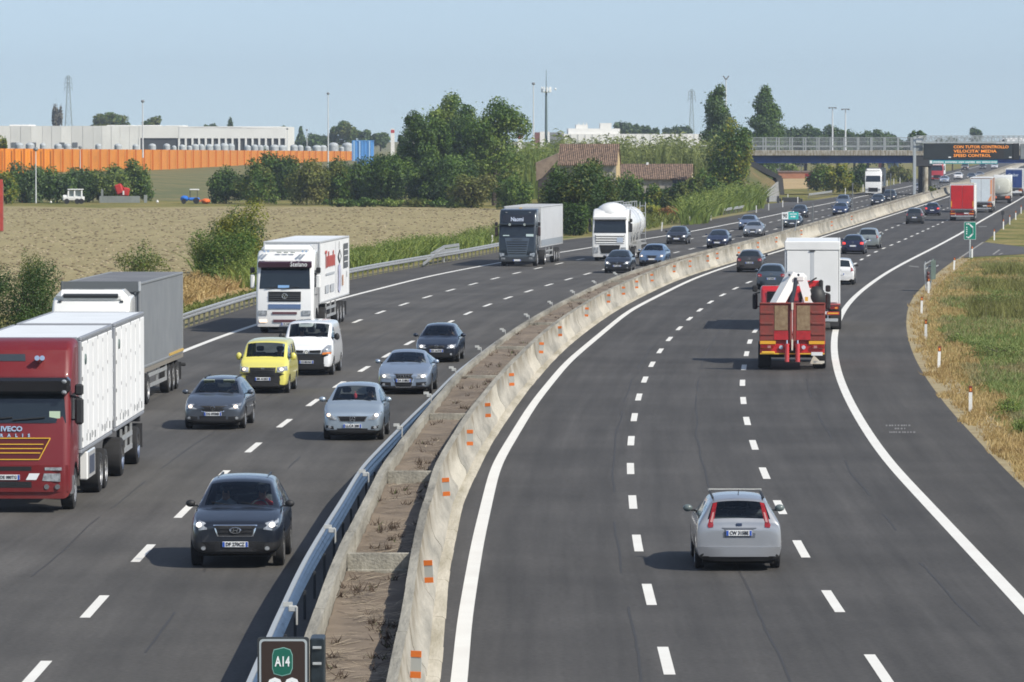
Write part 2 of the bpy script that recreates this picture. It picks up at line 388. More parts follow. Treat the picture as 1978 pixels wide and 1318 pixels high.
def asphalt(name, c, stain=.22):
    m, n, l, p = nt(name); p.inputs['Roughness'].default_value = .82; p.inputs['Specular IOR Level'].default_value = .3
    tc = n.new('ShaderNodeTexCoord'); uv = n.new('ShaderNodeUVMap'); uv.uv_map = 'lane'
    def noi(sc, vec, d=4):
        o = n.new('ShaderNodeTexNoise'); o.inputs['Scale'].default_value = sc; o.inputs['Detail'].default_value = d; o.inputs['Roughness'].default_value = .6
        l.new(vec, o.inputs['Vector']); return o.outputs['Fac']
    def mr(v, a, b, lo=.3, hi=.7):
        o = n.new('ShaderNodeMapRange'); o.inputs['From Min'].default_value = lo; o.inputs['From Max'].default_value = hi
        o.inputs['To Min'].default_value = a; o.inputs['To Max'].default_value = b; l.new(v, o.inputs['Value']); return o.outputs['Result']
    def mul(a, b):
        o = n.new('ShaderNodeMath'); o.operation = 'MULTIPLY'; l.new(a, o.inputs[0]); l.new(b, o.inputs[1]); return o.outputs[0]
    mp = n.new('ShaderNodeMapping'); mp.inputs['Scale'].default_value = (5., .035, 1); l.new(uv.outputs[0], mp.inputs['Vector'])
    sx = n.new('ShaderNodeSeparateXYZ'); l.new(uv.outputs[0], sx.inputs[0])
    cs = n.new('ShaderNodeMath'); cs.operation = 'MULTIPLY'; cs.inputs[1].default_value = 4 * math.pi; l.new(sx.outputs['X'], cs.inputs[0])
    co_ = n.new('ShaderNodeMath'); co_.operation = 'COSINE'; l.new(cs.outputs[0], co_.inputs[0])
    f = mul(mr(noi(9., tc.outputs['Object'], 5), 1 - .22, 1 + .22), mr(noi(.12, tc.outputs['Object'], 6), 1 - stain * .7, 1 + stain * .7))
    f = mul(f, mr(noi(1.6, mp.outputs[0], 5), 1 - stain * .55, 1 + stain * .55))
    f = mul(f, mr(co_.outputs[0], .93, 1.05, -1, 1))
    vm = n.new('ShaderNodeVectorMath'); vm.operation = 'SCALE'; vm.inputs[0].default_value = c; l.new(f, vm.inputs['Scale'])
    l.new(vm.outputs[0], p.inputs['Base Color'])
    bu = n.new('ShaderNodeBump'); bu.inputs['Distance'].default_value = .01; bu.inputs['Strength'].default_value = .5
    l.new(noi(25., tc.outputs['Object'], 2), bu.inputs['Height']); l.new(bu.outputs['Normal'], p.inputs['Normal']); return m
def strip(name, left, right, mat, lane, y0=46, y1=1780, z=0., cols=8, kind='structure'):
    vs = []; fs = []; uvs = []; ys = [Y for Y in YS if y0 <= Y <= y1]
    for Y in ys:
        a, c = left(Y), right(Y)
        for k in range(cols + 1):
            X = a + (c - a) * k / cols; vs.append((X, Y, z)); uvs.append(((X - lane[0](Y)) / (lane[1](Y) - lane[0](Y)), Y))
    k = cols + 1
    for j in range(len(ys) - 1):
        for i in range(cols): fs.append((j * k + i, j * k + i + 1, (j + 1) * k + i + 1, (j + 1) * k + i))
    me = bpy.data.meshes.new(name); me.from_pydata(vs, [], fs); u = me.uv_layers.new(name='lane')
    for lp in me.loops: u.data[lp.index].uv = uvs[lp.vertex_index]
    me.materials.append(mat); me.update()
    return tag(obj(name, me), kind=kind)
A_L = asphalt('asphalt_worn', (.081, .0765, .07), .34); A_R = asphalt('asphalt_dark', (.066, .0625, .0585), .34); A_S = asphalt('asphalt_shoulder', (.07, .0655, .0595), .3)
strip('road', lambda Y: LS(Y) - .05, lambda Y: WL(Y) + .05, A_L, (LA, LB))
strip('road', WR, lambda Y: RR(Y) + .05, A_R, (RD1, RD2))
strip('road_shoulder', lambda Y: RR(Y) + .05, RE, A_S, (RD1, RD2))
strip('road_shoulder', LE, lambda Y: LS(Y) - .05, A_S, (LA, LB))
# sandy strip beside the shoulder
SAND = pm('dry_verge', (.27, .21, .11), .95, var=.0, col2=(.36, .3, .17), scale=1.2, bump=.05)
strip('verge', RE, lambda Y: RE(Y) + (.9 + .5 * noise.noise((Y * .05, 3, 0))) * min(1, Y / 160) + .5 * max(0, (200 - Y) / 100), SAND, (RD1, RD2), y1=360, z=-.012)
strip('verge', lambda Y: LE(Y) - 1.2 - .4 * noise.noise((Y * .04, 7, 0)), LE, pm('verge_left', (.15, .15, .05), .95, col2=(.27, .22, .1), scale=.8), (LA, LB), y0=150, y1=900, z=-.012)
# lay-by mouth on the right, side road mouth on the left
b = B(); b.face([G(x, y, -.006) for x, y in [(1852, 499), (1875, 496.7), (1978, 491), (2150, 483), (2150, 470), (1978, 477), (1903, 468)]])
tag(b.build('side_road', pm('asphalt_layby', (.075, .072, .07), .9, var=.15, scale=.6), smooth=False, recalc=False), kind='structure')
b = B(); b.face([G(x, y, -.006) for x, y in [(1440, 411), (1500, 404), (1600, 386), (1660, 375), (1640, 377), (1575, 386.5), (1510, 391), (1470, 396)]])
tag(b.build('side_road', pm('asphalt_layby', (.075, .072, .07)), smooth=False, recalc=False), kind='structure')
# ---- markings
WHITE = pm('road_paint', (.76, .75, .7), .7, col2=(.7, .68, .63), scale=.5, detail=8)
def solid(name, c, wd, y0=46, y1=1700):
    b = B(); P = c.path(y0, y1)
    b.sweep([(-wd / 2, .004), (wd / 2, .004)], P, closed=False); return tag(b.build(name, WHITE, smooth=False, recalc=False), kind='structure')
solid('road_marking', RL, .27); solid('road_marking', RR, .28); solid('road_marking', LS, .28, 90)
b = B()
def dashes(c, px, y1, wd=.19, L=4.4):
    Y = [G(x, y).y for x, y in px]; k = [round((v - Y[0]) / 11.95) for v in Y]
    n_ = len(Y); mk = sum(k) / n_; my = sum(Y) / n_; sl_ = sum((a - mk) * (v - my) for a, v in zip(k, Y)) / sum((a - mk) ** 2 for a in k)
    if not 11.4 < sl_ < 12.6: sl_ = 11.95
    i = -3
    while True:
        y = my + sl_ * (i - mk)
        if y > y1: break
        i += 1
        if y > 50: b.sweep([(-wd / 2, .004), (wd / 2, .004)], c.path(y - L / 2, y + L / 2, 1.5), closed=False)
dashes(RD1, [(1287, 1277), (1254, 1150), (1230, 1050), (1222, 970), (1217, 904), (1218, 851), (1225, 805), (1233, 767), (1244, 735)], 1100)
dashes(RD2, [(1697, 1290), (1608, 1162), (1547, 1062), (1506, 980), (1476, 914), (1455, 859), (1442, 814), (1435, 774)], 1100)
dashes(LA, [(180, 1175), (275, 1070), (356, 987), (490, 863), (550, 817), (606, 777), (656, 742), (703, 713), (745, 688)], 1100)
dashes(LB, [(684.9, 621.7), (734, 603.3), (780, 587.5), (826, 573.2), (870, 560.3), (912, 549.2), (954.6, 538.2)], 1100)
tag(b.build('lane_dashes', WHITE, smooth=False, recalc=False), kind='structure')
# faint stencilled rows on the shoulder, pale kerb line at the lay-by
FAINT = pm('worn_paint', (.2, .195, .185), .8, var=.25, scale=6)
b = B()
for x0, x1, y in [(1711, 1760, 822), (1728, 1748, 828), (1718, 1767, 835)]:
    x = x0
    while x < x1:
        wd = rnd.uniform(2.2, 4.2); p = [G(x, y - 1.4, .004), G(x + wd, y - 1.4, .004), G(x + wd, y + 1.4, .004), G(x, y + 1.4, .004)]
        b.face(p); x += wd + rnd.choice((1.2, 1.2, 3))
for q in ([(1890, 438.3), (1906, 437.6)], [(1756, 514), (1775, 516)]):
    a, c = q; b.face([G(a[0], a[1] + .8, .004), G(c[0], c[1] + .8, .004), G(c[0], c[1] - .8, .004), G(a[0], a[1] - .8, .004)])
tag(b.build('faint_road_lettering', FAINT, smooth=False, recalc=False), kind='structure')
b = B()
for (ax, ay), (cx_, cy_), t in [((1852, 500), (1899, 468), 2.2), ((1918, 492), (1931, 482.5), 2.), ((1930, 492), (1937, 489), 2.)]:
    b.face([G(ax - t, ay, .004), G(ax + t, ay, .004), G(cx_ + t, cy_, .004), G(cx_ - t, cy_, .004)])
tag(b.build('pale_kerb_line', pm('pale_line', (.26, .25, .23), .9, var=.2, scale=2), smooth=False, recalc=False), kind='structure')
# tar filled seams wandering along the lanes
b = B()
for c_, f_, y0, y1, ph in ((RD1, -.12, 60, 210, 1), (RD1, .52, 75, 330, 4), (RD2, .62, 60, 180, 7), (LA, -.48, 70, 300, 2), (LA, .42, 60, 160, 5), (LB, -.3, 110, 280, 8)):
    P = []
    for p_, r_ in c_.path(y0, y1, 1.2): P.append((p_ + r_ * (f_ * 3.7 + .09 * noise.noise((p_.y * .12, ph, 0)) + .03 * noise.noise((p_.y * .7, ph, 2))), r_))
    for a_, c2_ in zip(P, P[1:]):
        if noise.noise((a_[0].y * .09, ph, 7)) > -.12: b.sweep([(-.022, .003), (.022, .003)], [a_, c2_], closed=False)
tag(b.build('asphalt_seam', pm('tar', (.042, .04, .038), .7), smooth=False, recalc=False), kind='structure')
# ================================================================== MEDIAN
def concrete(name, c1, c2, streak=True):
    if name in MATS: return MATS[name]
    m, n, l, p = nt(name); p.inputs['Roughness'].default_value = .88; p.inputs['Specular IOR Level'].default_value = .2
    tc = n.new('ShaderNodeTexCoord'); mp = n.new('ShaderNodeMapping'); mp.inputs['Scale'].default_value = (1.3, .12, .35 if streak else 1.3)
    l.new(tc.outputs['Object'], mp.inputs['Vector'])
    a = n.new('ShaderNodeTexNoise'); a.inputs['Scale'].default_value = 1.1; a.inputs['Detail'].default_value = 7; a.inputs['Roughness'].default_value = .68
    l.new(mp.outputs[0], a.inputs['Vector'])
    r = n.new('ShaderNodeValToRGB'); e = r.color_ramp.elements; e[0].position = .36; e[0].color = (*c1, 1); e[1].position = .6; e[1].color = (*c2, 1)
    l.new(a.outputs['Fac'], r.inputs['Fac'])
    f = n.new('ShaderNodeTexNoise'); f.inputs['Scale'].default_value = 14; f.inputs['Detail'].default_value = 4; l.new(mp.outputs[0], f.inputs['Vector'])
    mr_ = n.new('ShaderNodeMapRange'); mr_.inputs['To Min'].default_value = .85; mr_.inputs['To Max'].default_value = 1.15; l.new(f.outputs['Fac'], mr_.inputs['Value'])
    vm = n.new('ShaderNodeVectorMath'); vm.operation = 'SCALE'; l.new(r.outputs[0], vm.inputs[0]); l.new(mr_.outputs[0], vm.inputs['Scale'])
    sz = n.new('ShaderNodeSeparateXYZ'); l.new(tc.outputs['Object'], sz.inputs[0])
    rz = n.new('ShaderNodeMapRange'); rz.inputs['From Min'].default_value = .3; rz.inputs['From Max'].default_value = .95; rz.inputs['To Max'].default_value = .95 if streak else 0
    l.new(sz.outputs['Z'], rz.inputs['Value'])
    gz = n.new('ShaderNodeTexNoise'); gz.inputs['Scale'].default_value = 3.2; gz.inputs['Detail'].default_value = 6; l.new(mp.outputs[0], gz.inputs['Vector'])
    gm = n.new('ShaderNodeMapRange'); gm.inputs['From Min'].default_value = .4; gm.inputs['From Max'].default_value = .6; l.new(gz.outputs['Fac'], gm.inputs['Value'])
    gx = n.new('ShaderNodeMath'); gx.operation = 'MULTIPLY'; l.new(rz.outputs[0], gx.inputs[0]); l.new(gm.outputs[0], gx.inputs[1])
    dx = n.new('ShaderNodeMix'); dx.data_type = 'RGBA'; dx.inputs['B'].default_value = (.2, .17, .12, 1); l.new(gx.outputs[0], dx.inputs['Factor']); l.new(vm.outputs[0], dx.inputs['A'])
    l.new(dx.outputs['Result'], p.inputs['Base Color'])
    bu = n.new('ShaderNodeBump'); bu.inputs['Distance'].default_value = .02; l.new(f.outputs['Fac'], bu.inputs['Height']); l.new(bu.outputs['Normal'], p.inputs['Normal'])
    MATS[name] = m; return m
CW = concrete('barrier_concrete', (.23, .22, .19), (.43, .4, .34)); CN = concrete('barrier_concrete_clean', (.44, .41, .34), (.52, .48, .4))
CC = concrete('cap_concrete', (.17, .16, .135), (.36, .34, .285), False)
med = thing('concrete_barrier', 'long stained concrete central reservation planter curving between the carriageways', 'barrier', (WR(100), 100, 0))
def loc(o): return -Vector(o.location)
def sub(b, o):
    t = -Vector(o.location); b.v = [v + t for v in b.v]; return b
def rights(c, prof, mats, name, y0, y1, near, seg, choose):
    b = B(); Y = y0; i = 0
    while Y < y1:
        L = seg * (1 if Y < near else 4 if Y < 700 else 12)
        j = (lambda a: a * .007)(rnd.uniform(-1, 1)) if Y < near else 0
        P = c.path(Y, Y + L - (.02 if Y < near else 0), 1.5 if Y < near else None)
        b.sweep([(u + j, z + j * .5) for u, z in prof], P, m=choose(i, Y)); Y += L; i += 1
    return sub(b, med).build(name, mats, med)
jersey = [(-.08, .3), (-.08, .95), (.07, .95), (.13, .55), (.2, .36), (.34, .17), (.36, 0)]
rights(WR, jersey, [CW, CN], 'barrier_wall', 50, 1700, 420, 6.0, lambda i, Y: 1 if i % 5 == 2 and Y > 120 else 0)
rights(WR, [(-.084, .93), (-.084, .965), (.074, .965), (.074, .93)], [CC], 'barrier_cap', 50, 1700, 420, 4.0, lambda i, Y: 0)
rights(WR, [(.3, 0), (.3, .06), (.52, .045), (.58, 0)], [concrete('footing', (.3, .27, .2), (.48, .44, .36), False)], 'barrier_footing', 50, 900, 420, 2.5, lambda i, Y: 0)
rights(WL, [(-.34, 0), (-.14, .35), (-.09, .95), (.08, .95), (.08, .3)], [CC], 'barrier_wall', 50, 1700, 420, 4.0, lambda i, Y: 0)
# cross walls
for px, py in [(730, 1066), (790, 908), (857, 797.5), (918, 724), (985, 668), (1050, 622), (1130, 577), (1210, 541)]:
    Y = G(px, py, .93).y; a, c = WL(Y) + .1, WR(Y) - .1; k = math.atan(WL.slope(Y))
    if c - a < .3: continue
    x = (a + c) / 2; b = B(); rot = Matrix.Rotation(-k, 3, 'Z')
    b.box((0, 0, .68), ((c - a) - .01, .14, .46), bev=.012, rot=rot)
    b.box((0, -.16, .56), ((c - a) - .01, .16, .1), bev=.01, rot=rot)
    o = b.build('cross_wall', CC, med); o.location = Vector((x, Y, 0)) - Vector(med.location)
# orange and grey marker plates
OR = pm('marker_orange', (.62, .15, .02), .5); GP = pm('marker_grey', (.38, .39, .37), .5)
b0 = B(); b0.box((0, 0, 0), (.03, .165, .42), 1); b0.box((-.018, 0, .16), (.012, .17, .1), 0, .004); b0.box((-.018, 0, -.16), (.012, .17, .1), 0, .004)
rm = b0.mesh('marker_plate', [OR, GP])
for px, py in [(786, 1281), (816, 1102), (857, 939), (901, 844), (926, 791), (969, 732), (1028, 671), (1062, 639), (1112, 602), (1155, 576), (1184, 561), (1220, 549), (1250, 536), (1284, 519), (1323, 509), (1358, 499), (1378, 494), (1417, 483), (1448, 473), (1486, 463), (1535, 449), (1600, 432), (1640, 421)]:
    Y = G(px, py, .68).y; o = obj('marker_plate', rm, med); k = WR.slope(Y)
    o.location = Vector((WR(Y) + .25, Y, .66)) - Vector(med.location); o.rotation_euler = (R(rnd.uniform(-4, 4)), 0, math.pi / 2 - .1 + rnd.uniform(-.2, .2))
# soil
ys = [Y for Y in YS if 50 < Y < 1500]; fine = []
for a, c in zip(ys, ys[1:]):
    k = max(1, int((c - a) / .4)) if a < 260 else 1
    fine += [a + (c - a) * i / k for i in range(k)]
vs = []; fs = []; n_ = 9
def soilz(X, Y): return .56 + .24 * max(0, min(1, (Y - 98) / 60)) + .07 * noise.noise((X * 1.5, Y * .7, 0)) + .03 * noise.noise((X * 6, Y * 3, 4))
for Y in fine:
    a, c = WL(Y) + .09, WR(Y) - .09
    for i in range(n_ + 1):
        X = a + (c - a) * i / n_; vs.append((X, Y, soilz(X, Y)))
for j in range(len(fine) - 1):
    for i in range(n_): fs.append((j * (n_ + 1) + i, j * (n_ + 1) + i + 1, (j + 1) * (n_ + 1) + i + 1, (j + 1) * (n_ + 1) + i))
me = bpy.data.meshes.new('median_soil'); me.from_pydata(vs, [], fs)
me.materials.append(pm('median_earth', (.13, .1, .072), .95, col2=(.21, .165, .12), scale=.6, bump=.015, detail=5)); finish(me, recalc=False)
tag(obj('median_soil', me), kind='structure')
# dead weeds and straw
b = B()
for k in range(6500):
    Y = 70 * (330 / 70) ** (rnd.random() ** 1.5); a, c = WL(Y) + .14, WR(Y) - .14
    X = a + (c - a) * rnd.random(); z = soilz(X, Y)
    if noise.noise((X * .9, Y * .22, 9)) < -.02 and rnd.random() < .8: continue
    if rnd.random() < .955:   # lying straw
        an = rnd.gauss(0, .5); L = rnd.uniform(.1, .5); d = Vector((math.cos(an), math.sin(an), rnd.uniform(-.05, .15))) * L; p = Vector((X, Y, z + .012))
        s = Vector((-d.y, d.x, 0)).normalized() * rnd.uniform(.006, .017); q = p + d; q.x = min(q.x, c); 
        b.add([p - s, q - s * .5, q + s * .5, p + s, ], [(0, 1, 2, 3)], rnd.choice((0, 0, 1)))
    else:
        for t in range(rnd.randint(5, 16)):
            L = rnd.uniform(.05, .22); d = Vector((rnd.gauss(0, .7), rnd.gauss(0, .5), .8)).normalized() * L; p = Vector((X + rnd.gauss(0, .05), Y + rnd.gauss(0, .12), z)); s = Vector((rnd.uniform(.006, .015), .003, 0))
            b.add([p - s, p + s, p + d], [(0, 1, 2)], 2 if rnd.random() < .06 else 1)
tag(b.build('dead_weeds', [pm('straw', (.46, .38, .27), .9), pm('dead_stalk', (.055, .036, .024), .9), pm('green_weed', (.06, .085, .02), .9)], smooth=False, recalc=False), 'dry straw and dead weeds on the central reservation soil', 'weeds', kind='stuff')
# ---- blue guardrail beside the left wall
def rail_x(Y): return WL(Y) - (.62 if Y < 80 else max(.4, .62 - (Y - 80) * .003))
class Off:
    def __init__(s, f): s.f = f
    def __call__(s, Y): return s.f(Y)
    slope = Curve.slope; path = Curve.path
RAIL = Off(rail_x)
BLUE = pm('rail_blue', (.06, .105, .185), .45, metal=.25, var=.2, scale=3); GALV = pm('galvanised', (.52, .53, .53), .42, metal=.55, var=.12, scale=5)
gr = thing('guardrail', 'blue triple wave guardrail running along the central reservation', 'guardrail', (rail_x(100), 100, 0))
wave = [(-.02, .46), (-.06, .5), (-.06, .56), (-.015, .6), (-.06, .65), (-.06, .71), (-.015, .75), (-.06, .79), (-.06, .85), (-.02, .89)]
prof = wave + [(u + .012, z) for u, z in wave[::-1]]
def drop(P): return [(p - Vector((0, 0, .24 * max(0, min(1, (p.y - 118) / 40)))), r) for p, r in P]
b = B(); b.sweep(prof, drop(RAIL.path(50, 900, None))); sub(b, gr).build('rail', BLUE, gr)
b = B(); b.sweep([(-.075, .888), (-.075, .915), (.005, .915), (.005, .888)], drop(RAIL.path(50, 900))); sub(b, gr).build('top_edge', pm('rail_edge', (.5, .52, .52), .45, metal=.4), gr)
pb = B(); pb.box((.04, 0, .26), (.05, .09, .52), bev=.005); pmesh = pb.mesh('post', [pm('post_shaded', (.05, .055, .06), .6, metal=.4)])  # post colour darkened to stand in for the shadow behind the rail
kb = B(); kb.box((.14, 0, .9), (.14, .07, .1), 0, .01); kb.box((.21, 0, .78), (.03, .1, .3), 0, .005); kb.box((.06, 0, .97), (.16, .02, .08), 0, .005); kmesh = kb.mesh('bracket', [pm('bracket_grey', (.5, .5, .47), .5, metal=.2)])
Y = 58.
for i in range(58):
    Y += 4; o = obj('post', pmesh, gr); o.location = Vector((rail_x(Y), Y, 0)) - Vector(gr.location)
for i in range(14):
    Y = 82.5 + 16.5 * (i - 1) ; o = obj('bracket', kmesh, gr); o.location = Vector((rail_x(Y), Y, 0)) - Vector(gr.location)
    if i > 3: o.location.z += .12
# ---- left roadside guardrail
def rail2(Y): return LE(Y) + .1
R2 = Off(rail2)
g2 = thing('guardrail', 'galvanised two wave guardrail along the outer edge of the left carriageway', 'guardrail', (rail2(250), 250, 0))
wave = [(.02, .42), (.06, .46), (.06, .53), (.01, .57), (.06, .61), (.06, .68), (.02, .72)]
prof = wave + [(u - .012, z) for u, z in wave[::-1]]
b = B(); b.sweep(prof, R2.path(185, 392)); sub(b, g2).build('rail', GALV, g2)
pb = B(); pb.box((-.03, 0, .35), (.1, .06, .7), bev=.004); pb.box((.0, 0, .57), (.06, .12, .2), bev=.004); pmesh2 = pb.mesh('post', [pm('post_weathered', (.17, .165, .15), .6, metal=.3)])
Y = 186.
while Y < 390: o = obj('post', pmesh2, g2); o.location = Vector((rail2(Y), Y, 0)) - Vector(g2.location); Y += 2.25
b = B()
P = [D(832, 492, G(832, 512).y), D(858, 477, G(858, 507).y), D(886, 473, G(886, 501).y)]
for dz in (0, -.28, -.5):
    for p, q in zip(P, P[1:]):
        b.bar(p + Vector((0, 0, dz if p is not P[0] else dz * .2)), q + Vector((0, 0, dz)), .07, .2)
b.bar(P[0] + Vector((-.4, -6, -.5)), P[1] + Vector((0, 0, -.1)), .07, .16)
for p in P[1:]: b.bar(Vector((p.x, p.y, 0)), p, .1, .1)
sub(b, g2).build('end_section', GALV, g2)
def short_rail(x0, y0, x1, y1, label, h=.75):
    a, c = G(x0, y0), G(x1, y1); o = thing('guardrail', label, 'guardrail', a); d = c - a; L = d.length; dd = d / L
    b = B(); r = Vector((dd.y, -dd.x, 0)); b.sweep([(u, z * h / .72) for u, z in prof], [(Vector((0, 0, 0)), r), (d * .5, r), (d, r)]); b.build('rail', GALV, o)
    k = max(2, int(L / 2.5))
    for i in range(k + 1):
        p = obj('post', pmesh2, o); p.location = d * (i / k)
short_rail(1398, 416, 1438, 409, 'short guardrail piece beside the reeds before the overpass')
short_rail(1562, 384.5, 1607, 378, 'short pale guardrail piece just beyond the overpass leg')
short_rail(1748, 352, 1764, 347.5, 'short distant guardrail piece seen beside the gantry pole')
# ---- delineator posts
PW = pm('post_white', (.72, .72, .7), .5, var=.08, scale=6); PR = pm('post_red', (.16, .03, .02), .5); PO = em('post_reflector', (1, .3, .05), .0, (.8, .25, .04))
def post_mesh(red):
    b = B(); h = .82
    b.prism([(-.055, -.04, 0), (.055, -.04, 0), (.04, .05, 0), (-.04, .05, 0)], (0, 0, h if not red else h * .78), 0)
    b2 = None
    if red:
        b2 = B(); b2.prism([(-.056, -.041, h * .78), (.056, -.041, h * .78), (.041, .051, h * .78), (-.041, .051, h * .78)], (0, 0, h * .24), 0); b2.box((0, -.045, h * .88), (.06, .012, .1), 1)
    return b.mesh('post', [PW]), (b2.mesh('reflector_band', [PR, PO]) if b2 else None)
PA, PB_ = post_mesh(True); PC, _ = post_mesh(False)
def delineator(px, py, label, red, h=None, grp=None, tilt=0):
    p = G(px, py); o = thing('marker_post', label, 'marker post', p, 0, grp); o.rotation_euler = (0, R(tilt), R(rnd.uniform(-12, 12)))
    if h: o.scale = (1, 1, h / .82)
    obj('post', PA if red else PC, o)
    if red: obj('reflector_band', PB_, o)
ords = ['nearest', 'second', 'third', 'fourth', 'fifth', 'sixth', 'seventh', 'eighth', 'ninth', 'tenth', 'eleventh', 'twelfth', 'thirteenth', 'fourteenth']
for i, (x, y, t) in enumerate([(1874.5, 797, 0), (1813, 712, 2), (1788.5, 655, 0), (1780, 606, 1), (1793.5, 566, 1), (1842.5, 522, 3), (1877.5, 498, 1)]):
    delineator(x, y, f'white marker post with dark red top, {ords[i]} along the right grass verge' if i else 'white marker post with dark red top, nearest to the camera on the right verge', True, None, 'marker posts on the right verge', t)
for i, (x, y) in enumerate([(1920.5, 464.5), (1938, 443), (1950.5, 434), (1962, 425), (1972.5, 413)]):
    delineator(x, y, f'white marker post on the right verge, {ords[i]} beyond the lay-by mouth' if i else 'white marker post on the right verge, nearest beyond the lay-by mouth', True, .95, 'marker posts beyond the lay-by')
for i, (x, y) in enumerate([(951, 474), (1278, 446.5), (1332, 434.5), (1373.5, 426), (1461, 411), (1485, 406.5), (1512, 400.5), (1522, 386.5), (1541, 392.5), (1633, 377.5), (1667, 370), (1713.5, 360), (1726.5, 357), (1738.5, 355)]):
    delineator(x, y, f'small white marker post, {ords[i]} along the left verge' if i else 'small white marker post beside the dark tractor unit on the left verge', False, None if y > 380 else 1.1, 'marker posts on the left verge', 5 if i == 1 else 0)
# thin dark poles
for i, (x, yt, yb, lab) in enumerate([(1570, 396, 430, 'thin grey pole on the central reservation, nearest of three'), (1651.7, 356, 409, 'thin grey pole on the central reservation, middle of three'), (1724.3, 337, 389, 'thin grey pole on the central reservation near the gantry')]):
    Y = G(x, yb, .95).y; p = D(x, yt, Y); o = thing('marker_pole', lab, 'pole', (WL(Y), Y, .95), group='thin poles on the central reservation'); b = B(); b.cyl((0, 0, 0), (0, 0, p.z - .95), .05, n=8); b.box((0, 0, p.z - .95), (.14, .06, .25), 0, .01); b.build('pole', pm('pole_grey', (.2, .21, .21), .5, metal=.5), o)
p = G(1937, 436); o = thing('marker_pole', 'short black post among the white marker posts at right', 'pole', p); b = B(); b.cyl((0, 0, 0), (0, 0, 1.1), .07); b.box((0, 0, 1.25), (.3, .12, .4), 0, .03); b.build('pole', pm('black_post', (.03, .03, .032), .6), o)
# ================================================================== SIGNS
STEEL = pm('steel_post', (.5, .52, .53), .4, metal=.6)
def rr(x0, z0, x1, z1, r, y=0, k=4):
    pts = []
    for cx_, cz_, a0 in ((x1 - r, z0 + r, -90), (x1 - r, z1 - r, 0), (x0 + r, z1 - r, 90), (x0 + r, z0 + r, 180)):
        for i in range(k + 1): a = R(a0 + 90 * i / k); pts.append((cx_ + r * math.cos(a), y, cz_ + r * math.sin(a)))
    return pts
# A14 sign in the foreground
Y = 56.; top = D(547, 1231, Y); x0, x1 = D(497, 1231, Y).x, D(597, 1231, Y).x; wd = x1 - x0
o = thing('motorway_sign', 'dark brown sign with green A14 badge standing in the central reservation foreground', 'sign', ((x0 + x1) / 2, Y, .55)); zt = top.z - .55; hh = 1.15
BR = pm('sign_brown', (.032, .018, .014), .45); LG = pm('sign_border', (.36, .4, .42), .5); SG = pm('sign_green', (.006, .11, .075), .45); SW = pm('sign_white', (.78, .8, .8), .5)
b = B(); b.prism(rr(-wd / 2, zt - hh, wd / 2, zt, .035, 0), (0, .03, 0)); b.build('panel', pm('sign_edge', (.03, .035, .04), .5), o)
b = B(); b.prism(rr(-wd / 2 + .022, zt - hh + .022, wd / 2 - .022, zt - .022, .045, -.004), (0, .004, 0)); b.prism(rr(-wd / 2 + .045, zt - hh + .045, wd / 2 - .045, zt - .045, .035, -.007), (0, .0035, 0), 1); b.build('border', [LG, BR], o)
px = wd / 100.
def P2(u, v): return ((u - 547) * px, -.010, zt - (v - 1231) * px)
b = B(); c = [(530, 1256), (548, 1252), (560, 1256), (564, 1266), (564, 1291), (560, 1301), (545, 1305), (530, 1301), (527, 1291), (527, 1266)]
b.prism([P2(u, v) for u, v in c], (0, .0035, 0)); b.build('badge', SG, o)
b = B(); c2 = [(545.5 + (u - 545.5) * 1.07, 1278.5 + (v - 1278.5) * 1.06) for u, v in c]; b.prism([(x, y + .002, z) for x, y, z in [P2(u, v) for u, v in c2]], (0, .0015, 0)); b.build('badge_outline', pm('badge_line', (.2, .4, .36), .5), o)
text('A14', 27 * px, SW, face_mtx((P2(545.5, 1278.5)[0], -.012, P2(0, 1279)[2]), (1, 0, 0), (0, 0, 1)), o, width=29 * px, bold=.003)
text('88', 66 * px, SW, face_mtx((0, -.012, zt - 105 * px), (1, 0, 0), (0, 0, 1)), o, bold=.006)
b = B(); sx = D(612, 1240, Y).x - (x0 + x1) / 2; b.box((sx + .0, .28, zt - .02 - hh / 2), (.16, .5, hh), 0, .015); b.build('side_panel', pm('sign_back', (.02, .028, .035), .4, metal=.3, var=.3, scale=6), o)
b = B()
for zz in (.12, .3, .62): b.box((sx, .015, zt - zz), (.1, .03, .03), 0, .004)
b.build('clamp', GALV, o)
b = B(); b.cyl((.05, .09, 0), (.05, .09, zt - .1), .045); b.build('post', STEEL, o)
# green lay-by sign
p = G(1873.5, 498); o = thing('lay_by_sign', 'green sign with white lay-by arrow on a thin pole by the right verge', 'sign', p)
s = p.y / F; zt = (498 - 429) * s; zb = (498 - 463) * s; wd = 23 * s
b = B(); b.prism(rr(-wd / 2, zb, wd / 2, zt, .06, 0), (0, .03, 0)); b.build('panel', pm('sign_white', (.78, .8, .8)), o)
b = B(); b.prism(rr(-wd / 2 + .02, zb + .02, wd / 2 - .02, zt - .02, .05, -.006), (0, .005, 0)); b.build('green_face', pm('sign_green2', (.0, .2, .14), .45), o)
b = B(); hz = zt - zb
def q(u, v): return Vector((-wd / 2 + u * wd, -.016, zb + v * hz))
for a_, c_ in (((.3, .1), (.48, .14)), ((.44, .13), (.74, .33)), ((.74, .31), (.74, .7)), ((.74, .68), (.44, .88)), ((.3, .9), (.48, .86))): b.bar(q(*a_), q(*c_), .02, .1)
for v in (.12, .3, .42, .54, .66, .85): b.bar(q(.2, v), q(.24, v + .06), .02, .07)
b.build('arrow', SW, o)
b = B(); b.cyl((0, .05, 0), (0, .05, zt), .05); b.build('pole', pm('pole_pale', (.6, .63, .63), .4, metal=.3), o)
